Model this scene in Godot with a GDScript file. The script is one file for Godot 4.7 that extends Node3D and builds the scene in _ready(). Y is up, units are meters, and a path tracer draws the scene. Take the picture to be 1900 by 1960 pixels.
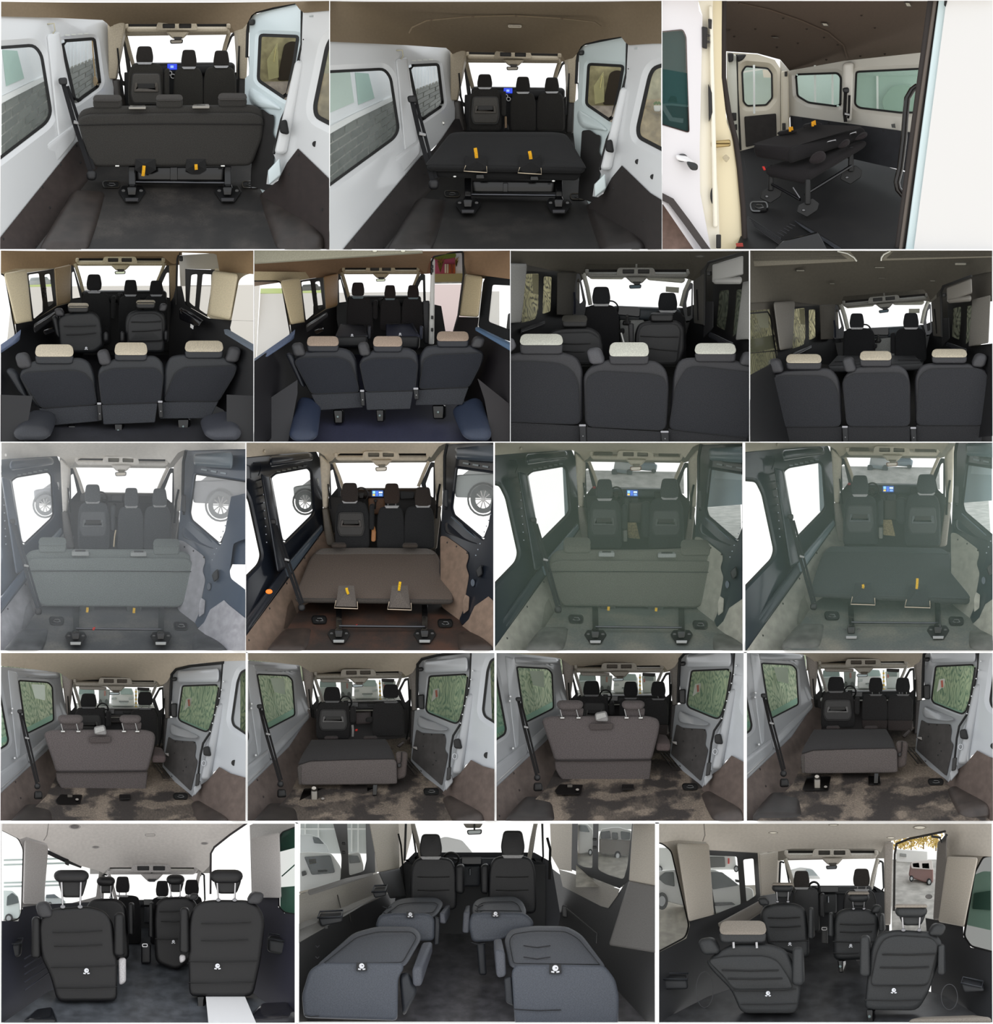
extends Node3D
# A display wall of eighteen open-fronted boxes. Every box holds a model of a van interior built in relief:
# the shells narrow towards the windscreen, as stage sets do, and the daylight comes in from the open front and through the windows.
# Lengths inside a box are drawing units of its front elevation (x right, y down, z into the box), turned into metres by V().

const S := 0.003          # metres for one unit of the wall's elevation
var ox := 0.0             # the current box: origin, scale, bounds, words for its labels
var oy := 0.0
var k := 1.0
var bounds := [0.0,0.0,0.0,0.0]
var where := ""
var A := Transform2D.IDENTITY      # fits a shell drawn once to a sister box
var names := {}
var mats := {}
var tex := {}
var raw := {}

class MB:                 # collects triangles
	var v := PackedVector3Array()
	var g := PackedInt32Array()
	func t(a: Vector3, b: Vector3, c: Vector3, s := 0):
		v.append(a); v.append(b); v.append(c); g.append(s)
	func q(a: Vector3, b: Vector3, c: Vector3, d: Vector3, s := 0):
		t(a, b, c, s); t(a, c, d, s)
	func add(o: MB):
		v.append_array(o.v); g.append_array(o.g)
		return self

class Th:                 # a thing and its parts
	var nm := ""
	var label := ""
	var cat := ""
	var group := ""
	var kind := ""
	var parts := []
	func p(n: String, m: MB, mat: String, par := -1, lab := "") -> int:
		parts.append([n, m, mat, par, lab])
		return parts.size() - 1

# ---------------------------------------------------------------- placing
func box(x: float, y: float, w: float, f: Array, words: String):
	ox = x; oy = y; k = w / 1900.0; where = words
	bounds = [(f[0] - 950.0) * S, (f[2] - 950.0) * S, (1960.0 - f[3]) * S, (1960.0 - f[1]) * S]
	A = Transform2D.IDENTITY
func fit(a, b, c, d, e, f):
	A = Transform2D(Vector2(a, b), Vector2(c, d), Vector2(e, f))
func plain():
	A = Transform2D.IDENTITY
func V(x: float, y: float, z: float) -> Vector3:
	var p := A * Vector2(x, y)
	return Vector3((ox + p.x * k - 950.0) * S, (1960.0 - oy - p.y * k) * S, -z * k * S)
func zz(q, x: float, y: float) -> float:
	return (q.x + q.y * x + q.z * y) if q is Vector3 else float(q)
func pts(a: Array) -> PackedVector2Array:
	var r := PackedVector2Array()
	for i in range(0, a.size(),2): r.append(Vector2(a[i], a[i + 1]))
	return r
func area(p: PackedVector2Array) -> float:
	var s := 0.0
	for i in p.size():
		var n := p[(i + 1) % p.size()]
		s += p[i].x * n.y - n.x * p[i].y
	return s * 0.5
func cw(p: PackedVector2Array) -> PackedVector2Array:
	if area(p) < 0.0: p.reverse()
	return p
func rnd(a, r := 12.0, n := 3) -> PackedVector2Array:      # an outline with its corners rounded
	var p: PackedVector2Array = cw(pts(a)) if a is Array else cw(a)
	var o := PackedVector2Array()
	for i in p.size():
		var c := p[i]
		var u := p[(i + p.size() - 1) % p.size()] - c
		var w := p[(i + 1) % p.size()] - c
		var d: float = min(r, min(u.length(), w.length()) * 0.48)
		var s := c + u.normalized() * d
		var e := c + w.normalized() * d
		for j in n + 1:
			var t := float(j) / n
			o.append(s.lerp(c, t).lerp(c.lerp(e, t), t))
	return o
func rect(x0, y0, x1, y1, r := 8.0, n := 3) -> PackedVector2Array:
	return rnd([x0, y0, x1, y0, x1, y1, x0, y1], r, n)
func oval(cx, cy, rx, ry, n := 20) -> PackedVector2Array:
	var o := PackedVector2Array()
	for i in n: o.append(Vector2(cx + rx * cos(TAU * i / n), cy + ry * sin(TAU * i / n)))
	return o
func grow(p: PackedVector2Array, d: float) -> PackedVector2Array:     # clockwise outline pushed outwards by d (inwards below 0)
	var o := PackedVector2Array()
	var n := p.size()
	for i in n:
		var a := (p[i] - p[(i + n - 1) % n])
		var b := (p[(i + 1) % n] - p[i])
		if a.length() < 1e-4: a = b
		if b.length() < 1e-4: b = a
		a = a.normalized(); b = b.normalized()
		var na := Vector2(a.y, -a.x)
		var nb := Vector2(b.y, -b.x)
		var m := (na + nb)
		m = na if m.length() < 0.05 else m.normalized()
		o.append(p[i] + m * d / max(0.5, m.dot(na)))
	return o

func inset(p: PackedVector2Array, d: float) -> PackedVector2Array:     # as grow(p, -d), with the edges that would turn over closed up
	var r := grow(p, -d)
	var n := p.size()
	for turn in 5:
		var done := true
		for i in n:
			var j := (i + 1) % n
			if r[i] != r[j] and (r[j] - r[i]).dot(p[j] - p[i]) <= 0.0:
				var c := (r[i] + r[j]) * 0.5
				r[i] = c; r[j] = c
				done = false
		if done: break
	return r

# ---------------------------------------------------------------- shapes
func ring3(p: PackedVector2Array, q, dz: float) -> PackedVector3Array:
	var o := PackedVector3Array()
	for c in p: o.append(V(c.x, c.y, zz(q, c.x, c.y) + dz))
	return o
func band(m: MB, f: PackedVector3Array, b: PackedVector3Array, s := 1):
	var n := f.size()
	for i in n:
		var j := (i + 1) % n
		m.q(f[i], b[i], b[j], f[j], s)
func cap(m: MB, p: PackedVector2Array, w: PackedVector3Array, s := 1, back := false, like := PackedVector2Array()):
	var own := p
	if like.size() == p.size(): p = like
	var ix := Geometry2D.triangulate_polygon(p)
	for i in range(0, ix.size(),3):
		var a := ix[i]; var b := ix[i + 1]; var c := ix[i + 2]
		var cr := (p[b] - p[a]).cross(p[c] - p[a])
		var co := (own[b] - own[a]).cross(own[c] - own[a])
		if co * signf(cr) < 0.01: continue
		if (cr < 0.0) != back: m.t(w[a], w[c], w[b], s)
		else: m.t(w[a], w[b], w[c], s)
# a cushion or moulding facing the open front: outline p, front at z (a number or a plane), th deep, edges rounded by bev, crowned by up over cw_ units
func pad(a, z, th := 60.0, bev := 10.0, up := 0.0, over := 40.0, m: MB = null) -> MB:
	if m == null: m = MB.new()
	var p: PackedVector2Array = cw(pts(a)) if a is Array else cw(a)
	var back := ring3(p, z, th)
	cap(m, p, back, 2, true)
	var last := back
	var prev := ring3(p, z, th * 0.98)
	band(m, prev, last)
	last = prev
	var sets := []
	for j in range(0,4):
		var t := PI * 0.5 * j / 3.0
		sets.append([-bev * (1.0 - cos(t)), bev * (1.0 - sin(t))])
	sets.append([-bev * 1.12,0.0])
	var pp := p
	var test := grow(p, -bev * 1.12)
	var shrink := false
	for i in p.size():
		var j := (i + 1) % p.size()
		if (test[j] - test[i]).dot(p[j] - p[i]) <= 0.0: shrink = true
	var lo := p[0]; var hi := p[0]
	for c in p: lo = lo.min(c); hi = hi.max(c)
	var ctr := (lo + hi) * 0.5
	var half := ((hi - lo) * 0.5).max(Vector2.ONE)
	for s in sets:
		if shrink:
			pp = PackedVector2Array()
			for c in p: pp.append(ctr + (c - ctr) * ((half + Vector2.ONE * float(s[0])) / half).max(Vector2.ONE * 0.3))
		else: pp = grow(p, s[0])
		prev = ring3(pp, z, s[1])
		band(m, prev, last)
		last = prev
	if up != 0.0:
		var mid := Vector2.ZERO
		for c in pp: mid += c / pp.size()
		var inner := pp
		for j in [0.08,0.2,0.4,0.7]:
			pp = PackedVector2Array()
			for c in inner: pp.append(c.lerp(mid, j))
			prev = ring3(pp, z, -up * (1.0 - (1.0 - j) * (1.0 - j)))
			band(m, prev, last)
			last = prev
	cap(m, pp, last, 1, false, p)
	return m
# a curved lining: between the height top and a lower edge (x, y, x, y ...), as far in as the planes of qs allow, blended over soft units
func lining(top: float, low: Array, qs: Array, soft := 120.0, nx := 40, ny := 10, m: MB = null) -> MB:
	if m == null: m = MB.new()
	var p := pts(low)
	var grid := []
	for i in nx + 1:
		var x := lerpf(p[0].x, p[p.size() - 1].x, float(i) / nx)
		var y := p[0].y
		for j in p.size() - 1:
			if x >= p[j].x and x <= p[j + 1].x and p[j + 1].x > p[j].x: y = lerpf(p[j].y, p[j + 1].y, (x - p[j].x) / (p[j + 1].x - p[j].x))
		var row := []
		for j in ny + 1:
			var yy := lerpf(top, y, float(j) / ny)
			var s := 0.0
			for q in qs: s += exp(-clampf(zz(q, x, yy),-2000.0,4000.0) / soft)
			row.append(V(x, yy, -soft * log(s)))
		grid.append(row)
	for i in nx:
		for j in ny: m.q(grid[i][j], grid[i + 1][j], grid[i + 1][j + 1], grid[i][j + 1],1)
	return m
# a flat plate with openings on the plane q
func sheet(a, holes: Array, q, th := 12.0, m: MB = null) -> MB:
	if m == null: m = MB.new()
	var p: PackedVector2Array = cw(pts(a)) if a is Array else cw(a)
	if holes.is_empty():
		cap(m, p, ring3(p, q, 0.0),2)
		cap(m, p, ring3(p, q, th),3, true)
		band(m, ring3(p, q, 0.0), ring3(p, q, th),-1)
		return m
	var hs := []; var xs := [-1e5]
	for h in holes:
		var c: PackedVector2Array = cw(pts(h)) if h is Array else cw(h.duplicate())
		var lo := 1e9; var hi := -1e9
		for v in c: lo = min(lo, v.x); hi = max(hi, v.x)
		hs.append(c); xs.append((lo + hi) * 0.5)
	xs.append(1e5)
	xs.sort()
	for i in xs.size() - 1:
		var slab := PackedVector2Array([Vector2(xs[i],-1e5), Vector2(xs[i + 1],-1e5), Vector2(xs[i + 1],1e5), Vector2(xs[i],1e5)])
		var polys: Array = []
		polys.append_array(Geometry2D.intersect_polygons(p, slab))
		for c in hs:
			var next := []
			for w in polys: next.append_array(Geometry2D.clip_polygons(w, c))
			polys = next
		for w in polys:
			var o := cw(w)
			cap(m, o, ring3(o, q, 0.0),2)
			cap(m, o, ring3(o, q, th),3, true)
			for j in o.size():
				var u := o[j]; var v := o[(j + 1) % o.size()]
				var seam := false
				for x in xs:
					if absf(u.x - x) < 0.05 and absf(v.x - x) < 0.05: seam = true
				if seam: continue
				var zu := zz(q, u.x, u.y); var zv := zz(q, v.x, v.y)
				m.q(V(u.x, u.y, zu), V(u.x, u.y, zu + th), V(v.x, v.y, zv + th), V(v.x, v.y, zv),-1)
	return m
# the sloping reveal between an opening (outer) and a smaller one (inner) dz further in
func funnel(outer: PackedVector2Array, inner: PackedVector2Array, q, dz: float) -> MB:
	var m := MB.new()
	var a := ring3(outer, q, 0.0)
	var b := ring3(inner, q, dz)
	var n := a.size()
	for i in n:
		var j := (i + 1) % n
		m.q(a[i], a[j], b[j], b[i],1)
	return m
func tube(a: Array, r: float, closed := false, n := 8, m: MB = null) -> MB:       # a = x, y, z, x, y, z ...
	if m == null: m = MB.new()
	var w := PackedVector3Array()
	for i in range(0, a.size(),3): w.append(V(a[i], a[i + 1], a[i + 2]))
	return tubew(w, r * k * S, closed, n, m)
func tubew(w: PackedVector3Array, r: float, closed: bool, n: int, m: MB) -> MB:
	var c := w.size()
	var rings := []
	var nrm := Vector3.ZERO
	for i in c:
		var d := (w[(i + 1) % c] - w[(i + c - 1) % c]) if closed else (w[min(i + 1, c - 1)] - w[max(i - 1,0)])
		d = d.normalized()
		if nrm == Vector3.ZERO: nrm = d.cross(Vector3(0.31,0.22,0.93)).normalized()
		nrm = (nrm - d * nrm.dot(d)).normalized()
		var bi := d.cross(nrm)
		var ring := PackedVector3Array()
		for j in n: ring.append(w[i] + (nrm * cos(TAU * j / n) + bi * sin(TAU * j / n)) * r)
		rings.append(ring)
	for i in (c if closed else c - 1):
		var f: PackedVector3Array = rings[i]
		var b: PackedVector3Array = rings[(i + 1) % c]
		for j in n:
			var l := (j + 1) % n
			m.q(f[j], b[j], b[l], f[l],1)
	if not closed:
		for j in range(1, n - 1):
			m.t(rings[0][0], rings[0][j], rings[0][j + 1],2)
			m.t(rings[c - 1][0], rings[c - 1][j + 1], rings[c - 1][j],2)
	return m
# a strip of webbing or a flat bar: width w along a path
func strip(a: Array, w: float, th := 4.0) -> MB:
	var l := PackedVector2Array(); var r := PackedVector2Array(); var z := []
	var c := a.size() / 3
	for i in c:
		var p := Vector2(a[i * 3], a[i * 3 + 1])
		var i0: int = max(i - 1,0); var i1: int = min(i + 1, c - 1)
		var d := (Vector2(a[i1 * 3], a[i1 * 3 + 1]) - Vector2(a[i0 * 3], a[i0 * 3 + 1])).normalized()
		l.append(p + Vector2(d.y, -d.x) * w * 0.5); r.append(p - Vector2(d.y, -d.x) * w * 0.5); z.append(a[i * 3 + 2])
	var m := MB.new()
	for i in c - 1:
		var f := [V(l[i].x, l[i].y, z[i]), V(l[i + 1].x, l[i + 1].y, z[i + 1]), V(r[i + 1].x, r[i + 1].y, z[i + 1]), V(r[i].x, r[i].y, z[i])]
		var b := [V(l[i].x, l[i].y, z[i] + th), V(l[i + 1].x, l[i + 1].y, z[i + 1] + th), V(r[i + 1].x, r[i + 1].y, z[i + 1] + th), V(r[i].x, r[i].y, z[i] + th)]
		m.q(f[0], f[1], f[2], f[3],1); m.q(b[3], b[2], b[1], b[0],2)
		m.q(f[0], b[0], b[1], f[1],3); m.q(f[3], f[2], b[2], b[3],4)
		if i == 0: m.q(f[0], f[3], b[3], b[0],5)
		if i == c - 2: m.q(f[1], b[1], b[2], f[2],6)
	return m
# a rounded block between a near face f and a far face b (each x, y of top left, top right, bottom right, bottom left); z one number or four
func block(f: Array, zf, b: Array, zb, r := 0.2, bulge := 0.0, m: MB = null) -> MB:
	if m == null: m = MB.new()
	var c := []
	for i in 4: c.append(V(f[i * 2], f[i * 2 + 1], zf[i] if zf is Array else zf))
	for i in 4: c.append(V(b[i * 2], b[i * 2 + 1], zb[i] if zb is Array else zb))
	var lx: float = c[0].distance_to(c[1]) + c[3].distance_to(c[2]) + c[4].distance_to(c[5]) + c[7].distance_to(c[6])
	var ly: float = c[0].distance_to(c[3]) + c[1].distance_to(c[2]) + c[4].distance_to(c[7]) + c[5].distance_to(c[6])
	var lz: float = c[0].distance_to(c[4]) + c[1].distance_to(c[5]) + c[2].distance_to(c[6]) + c[3].distance_to(c[7])
	var sm: float = min(lx, min(ly, lz))
	var rv := Vector3(r * sm / lx, r * sm / ly, r * sm / lz) * 2.0
	rv = rv.clamp(Vector3.ONE * 0.002, Vector3.ONE * 0.98)
	var ts := []
	for ax in 3:
		var e: float = rv[ax]
		var row := []
		for t in [1.0,0.414,0.0]: row.append(-1.0 + e - e * t)
		if bulge != 0.0: row.append_array([-(1.0 - e) * 0.5,0.0, (1.0 - e) * 0.5])
		for t in [0.0,0.414,1.0]: row.append(1.0 - e + e * t)
		ts.append(row)
	var one := Vector3.ONE
	for ax in 3:
		var ua: int = (ax + 1) % 3
		var va: int = (ax + 2) % 3
		for sg in [-1.0,1.0]:
			var grid := []
			for tu in ts[ua]:
				var row := []
				for tv in ts[va]:
					var p := Vector3.ZERO
					p[ax] = sg; p[ua] = tu; p[va] = tv
					var inner := p.clamp(-(one - rv), one - rv)
					var d := (p - inner) / rv
					p = inner + d.normalized() * rv
					if bulge != 0.0: p[ax] += sg * bulge * (1.0 - tu * tu) * (1.0 - tv * tv)
					var x := p.x * 0.5 + 0.5; var y := 0.5 - p.y * 0.5; var z := p.z * 0.5 + 0.5
					var fr: Vector3 = c[0].lerp(c[1], x).lerp(c[3].lerp(c[2], x), y)
					var bk: Vector3 = c[4].lerp(c[5], x).lerp(c[7].lerp(c[6], x), y)
					row.append(bk.lerp(fr, z))
				grid.append(row)
			for i in grid.size() - 1:
				for j in grid[0].size() - 1:
					if sg > 0.0: m.q(grid[i][j], grid[i][j + 1], grid[i + 1][j + 1], grid[i + 1][j],1)
					else: m.q(grid[i][j], grid[i + 1][j], grid[i + 1][j + 1], grid[i][j + 1],1)
	return m
func slab(f: Array, zf, zb, r := 0.2) -> MB:      # a rounded block of one outline
	return block(f, zf, f, zb, r)
func bar(x0, y0, x1, y1, z, th := 30.0, r := 0.2) -> MB:      # an upright rounded block
	return block([x0, y0, x1, y0, x1, y1, x0, y1], z, [x0, y0, x1, y0, x1, y1, x0, y1], z + th, r)
func disc(cx, cy, r, z, th := 8.0, ry := 0.0) -> MB:
	return pad(oval(cx, cy, r, ry if ry > 0.0 else r, 16), z, th, min(3.0, r * 0.3))
func hoop(p: PackedVector2Array, w: float, q, th := 16.0) -> MB:      # a band of width w round an outline
	var i := cw(p.duplicate())
	var o := grow(i, w)
	var m := MB.new()
	var of := ring3(o, q, 0.0); var ob := ring3(o, q, th); var nf := ring3(i, q, 0.0); var nb := ring3(i, q, th)
	band(m, of, ob, 1)
	for j in of.size():
		var l := (j + 1) % of.size()
		m.q(of[j], of[l], nf[l], nf[j],2); m.q(ob[j], nb[j], nb[l], ob[l],3); m.q(nf[j], nf[l], nb[l], nb[j],4)
	return m

# ---------------------------------------------------------------- things
func T(nm: String, label: String, cat: String, group := "", kind := "") -> Th:
	var t := Th.new()
	t.nm = nm; t.cat = cat; t.kind = kind
	t.label = label + (" " + where if where != "" else "")
	t.group = (group + " " + where) if group != "" else ""
	return t
func numbered(n: String) -> String:
	names[n] = names.get(n, -1) + 1
	return n if names[n] == 0 else "%s_%03d" % [n, names[n]]
func cut(m: MB):                       # keeps what lies inside the current box
	var x0: float = bounds[0]; var x1: float = bounds[1]; var y0: float = bounds[2]; var y1: float = bounds[3]
	var inside := true
	for p in m.v:
		if p.x < x0 or p.x > x1 or p.y < y0 or p.y > y1:
			inside = false
			break
	if inside: return
	var v := PackedVector3Array(); var g := PackedInt32Array()
	for i in m.g.size():
		var poly: Array = [m.v[i * 3], m.v[i * 3 + 1], m.v[i * 3 + 2]]
		for pl in 4:
			var o := []
			for j in poly.size():
				var a: Vector3 = poly[j]; var b: Vector3 = poly[(j + 1) % poly.size()]
				var da: float = [a.x - x0, x1 - a.x, a.y - y0, y1 - a.y][pl]
				var db: float = [b.x - x0, x1 - b.x, b.y - y0, y1 - b.y][pl]
				if da >= 0.0: o.append(a)
				if (da >= 0.0) != (db >= 0.0): o.append(a.lerp(b, da / (da - db)))
			poly = o
			if poly.size() < 3: break
		for j in range(1, poly.size() - 1):
			v.append(poly[0]); v.append(poly[j]); v.append(poly[j + 1]); g.append(m.g[i])
	m.v = v; m.g = g
func commit(m: MB, org: Vector3) -> ArrayMesh:
	var st := SurfaceTool.new()
	st.begin(Mesh.PRIMITIVE_TRIANGLES)
	for i in m.g.size():
		var a := m.v[i * 3]; var b := m.v[i * 3 + 1]; var c := m.v[i * 3 + 2]
		if (b - a).cross(c - a).length_squared() < 1e-15: continue
		st.set_smooth_group(m.g[i])
		st.add_vertex(a - org); st.add_vertex(b - org); st.add_vertex(c - org)
	st.generate_normals()
	return st.commit()
func put(t: Th) -> Node3D:
	var lo := Vector3.ONE * 1e9; var hi := -lo
	var live := []
	for p in t.parts:
		cut(p[1])
		live.append(p[1].v.size() > 0)
		for a in p[1].v: lo = lo.min(a); hi = hi.max(a)
	if lo.x > hi.x: return null
	var org := Vector3((lo.x + hi.x) * 0.5, lo.y, (lo.z + hi.z) * 0.5)
	var nodes := []
	var root: Node3D
	if t.parts.size() == 1: root = MeshInstance3D.new()
	else: root = Node3D.new()
	root.name = numbered(t.nm)
	root.position = org
	root.set_meta("label", t.label)
	if t.kind != "": root.set_meta("kind", t.kind)
	root.set_meta("category", t.cat)
	if t.group != "": root.set_meta("group", t.group)
	add_child(root)
	for i in t.parts.size():
		var p = t.parts[i]
		if not live[i]:
			nodes.append(null)
			continue
		var o: MeshInstance3D = root if t.parts.size() == 1 else MeshInstance3D.new()
		o.mesh = commit(p[1], org)
		o.material_override = mt(p[2])
		if t.parts.size() > 1:
			o.name = p[0]
			if p[4] != "": o.set_meta("label", p[4])
			var par: Node3D = root
			if p[3] >= 0 and nodes[p[3]] != null: par = nodes[p[3]]
			par.add_child(o, true)
		nodes.append(o)
	return root
func one(nm: String, label: String, cat: String, m: MB, mat: String, group := "", kind := "") -> Node3D:
	var t := T(nm, label, cat, group, kind)
	t.p(nm, m, mat)
	return put(t)
func setting(nm: String, label: String, m: MB, mat: String) -> Node3D:
	return one(nm, label, nm.split("_")[0], m, mat, "", "structure")

# ---------------------------------------------------------------- materials
func noise(key: String, freq: float, oct: int) -> PackedByteArray:       # 256 x 256 seamless grey values
	if raw.has(key): return raw[key]
	var n := FastNoiseLite.new()
	n.seed = key.hash() % 10000
	n.noise_type = FastNoiseLite.TYPE_SIMPLEX_SMOOTH
	n.frequency = freq
	n.fractal_octaves = oct
	var im := n.get_seamless_image(256,256)
	im.convert(Image.FORMAT_L8)
	raw[key] = im.get_data()
	return raw[key]
func picture(w: int, h: int, d: PackedByteArray, f := Image.FORMAT_RGB8) -> ImageTexture:
	var im := Image.create_from_data(w, h, false, f, d)
	if f == Image.FORMAT_L8: im.convert(Image.FORMAT_RGB8)
	im.generate_mipmaps()
	return ImageTexture.create_from_image(im)
func grain(key: String, freq: float, oct: int, lo: float, hi: float) -> ImageTexture:
	if tex.has(key): return tex[key]
	var src := noise(key, freq, oct)
	var map := PackedByteArray()
	for i in 256: map.append(int(255.0 * lerpf(lo, hi, clampf((i / 255.0 - 0.2) / 0.6,0.0,1.0))))
	for i in src.size(): src[i] = map[src[i]]
	tex[key] = picture(256,256, src, Image.FORMAT_L8)
	return tex[key]
func relief(key: String, freq: float, oct: int, strength: float) -> ImageTexture:
	if tex.has(key): return tex[key]
	var n := FastNoiseLite.new()
	n.seed = key.hash() % 10000
	n.frequency = freq
	n.fractal_octaves = oct
	var im := n.get_seamless_image(256,256)
	im.bump_map_to_normal_map(strength)
	im.generate_mipmaps()
	tex[key] = ImageTexture.create_from_image(im)
	return tex[key]
# spots of matter over a base colour: two tones mixed by layered noise with hard-edged patches
func mottle(key: String, base: Color, spot: Color, freq: float, edge: float, cover: float, fine := 0.12) -> ImageTexture:
	if tex.has(key): return tex[key]
	var a := noise("patches%.3f" % freq, freq, 5)
	var b := noise("speckle", 0.25,2)
	var d := PackedByteArray()
	d.resize(256 * 256 * 3)
	for i in 65536:
		var e := b[i] / 255.0 - 0.5
		var t := clampf((a[i] / 255.0 - (1.0 - cover)) / edge + 0.5,0.0,1.0)
		t = clampf(t + e * 0.5 * (1.0 - absf(t * 2.0 - 1.0)),0.0,1.0)
		var s := 255.0 * (1.0 + e * 2.0 * fine)
		d[i * 3] = int(clampf(lerpf(base.r, spot.r, t) * s, 0.0,255.0))
		d[i * 3 + 1] = int(clampf(lerpf(base.g, spot.g, t) * s, 0.0,255.0))
		d[i * 3 + 2] = int(clampf(lerpf(base.b, spot.b, t) * s, 0.0,255.0))
	tex[key] = picture(256,256, d)
	return tex[key]
# the printed wood-grain hoarding: rings round knots between upright boards
func woodprint(key: String, base: Color, line: Color) -> ImageTexture:
	if tex.has(key): return tex[key]
	if not raw.has("rings"):
		var n := FastNoiseLite.new()
		n.seed = 5; n.frequency = 0.016; n.fractal_octaves = 2
		var rng := RandomNumberGenerator.new()
		rng.seed = 11
		var r := PackedByteArray()
		r.resize(384 * 384)
		var knots := []
		for b in 4:
			for j in 3: knots.append(Vector2((b + 0.25 + 0.5 * rng.randf()) * 96.0, (j + rng.randf() * 0.8) * 128.0))
		for y in 384:
			for x in 384:
				var b := x / 96
				var d := 1e9
				for j in 3:
					var kn: Vector2 = knots[b * 3 + j]
					var dy := absf(y - kn.y)
					d = min(d, Vector2(x - kn.x, min(dy, 384.0 - dy) * 0.42).length())
				var t := smoothstep(0.5,0.95,0.5 + 0.5 * sin(d * 0.62 + n.get_noise_2d(x * 1.4, y * 0.5) * 8.0))
				if x % 96 < 2: t = 1.0
				r[y * 384 + x] = int(255.0 * t)
		raw["rings"] = r
	var src: PackedByteArray = raw["rings"]
	var o := PackedByteArray()
	o.resize(src.size() * 3)
	for i in src.size():
		var t := src[i] / 255.0
		o[i * 3] = int(255.0 * lerpf(base.r, line.r, t)); o[i * 3 + 1] = int(255.0 * lerpf(base.g, line.g, t)); o[i * 3 + 2] = int(255.0 * lerpf(base.b, line.b, t))
	tex[key] = picture(384,384, o)
	return tex[key]
func mt(key: String) -> StandardMaterial3D:
	if mats.has(key): return mats[key]
	var a := key.split(":")
	var m := StandardMaterial3D.new()
	var c := Color(a[1])
	m.albedo_color = c
	m.roughness = 0.6
	m.uv1_triplanar = true
	m.uv1_world_triplanar = true
	m.uv1_scale = Vector3.ONE * 4.0
	match a[0]:
		"fabric":
			m.roughness = 0.95
			m.albedo_texture = grain("weave", 0.11,3,0.78,1.0)
			m.normal_enabled = true; m.normal_texture = relief("weave_n", 0.2,2,3.0); m.normal_scale = 0.5
			m.uv1_scale = Vector3.ONE * 5.0
			m.rim_enabled = true; m.rim = 0.25
		"leather":
			m.roughness = 0.5
			m.albedo_texture = grain("hide", 0.06,3,0.86,1.0)
			m.normal_enabled = true; m.normal_texture = relief("hide_n", 0.12,3,2.0); m.normal_scale = 0.3
			m.uv1_scale = Vector3.ONE * 6.0
		"worn":
			m.roughness = 0.48
			m.albedo_texture = grain("scuffs", 0.02,5,0.7,1.0)
			m.uv1_scale = Vector3(1.6,1.6,1.6)
		"plastic":
			m.roughness = 0.5
			m.albedo_texture = grain("pebble", 0.09,2,0.92,1.0)
		"liner":
			m.roughness = 0.95
			m.albedo_texture = grain("felt", 0.05,4,0.95,1.0)
			m.uv1_scale = Vector3.ONE * 3.0
		"board":
			m.roughness = 0.8
			m.albedo_texture = grain("pressed", 0.03,4,0.84,1.0)
			m.uv1_scale = Vector3.ONE * 2.0
		"paint":
			m.roughness = 0.32
			m.clearcoat_enabled = true; m.clearcoat = 0.6; m.clearcoat_roughness = 0.12
		"gloss":
			m.roughness = 0.12
		"vinyl":
			m.roughness = 0.36
			m.albedo_texture = grain("scuffs", 0.02,5,0.7,1.0)
			m.uv1_scale = Vector3.ONE * 1.6
		"metal":
			m.metallic = 1.0; m.roughness = 0.32
		"rubber":
			m.roughness = 0.7
		"matte":
			m.roughness = 0.95
		"concrete":
			m.roughness = 0.95
			m.albedo_texture = grain("slab", 0.03,5,0.8,1.0)
			m.uv1_scale = Vector3.ONE * 1.5
		"glass":
			m.transparency = BaseMaterial3D.TRANSPARENCY_ALPHA
			m.albedo_color = Color(c.r, c.g, c.b, float(a[2]) if a.size() > 2 else 0.06)
			m.roughness = 0.02
			m.metallic_specular = 0.12
			m.uv1_triplanar = false; m.uv1_world_triplanar = false
		"screen":
			m.emission_enabled = true; m.emission = c; m.emission_energy_multiplier = 1.0
			m.albedo_color = Color(0.01,0.01,0.015); m.roughness = 0.15
		"floor":
			m.albedo_color = Color.WHITE
			m.roughness = 0.62
			m.uv1_scale = Vector3.ONE * 0.9
			m.albedo_texture = mottle(key, c, Color(a[2]),0.012,0.45, float(a[3]))
		"dirty":
			m.albedo_color = Color.WHITE
			m.roughness = 0.85
			m.uv1_scale = Vector3.ONE * 1.15
			m.albedo_texture = mottle(key, c, Color(a[2]),0.011,0.16, float(a[3]),0.3)
		"print":
			m.albedo_color = Color.WHITE
			m.roughness = 0.7
			m.albedo_texture = woodprint(key, c, Color(a[2]))
			m.uv1_scale = Vector3.ONE * float(a[3])
	mats[key] = m
	return m
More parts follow.
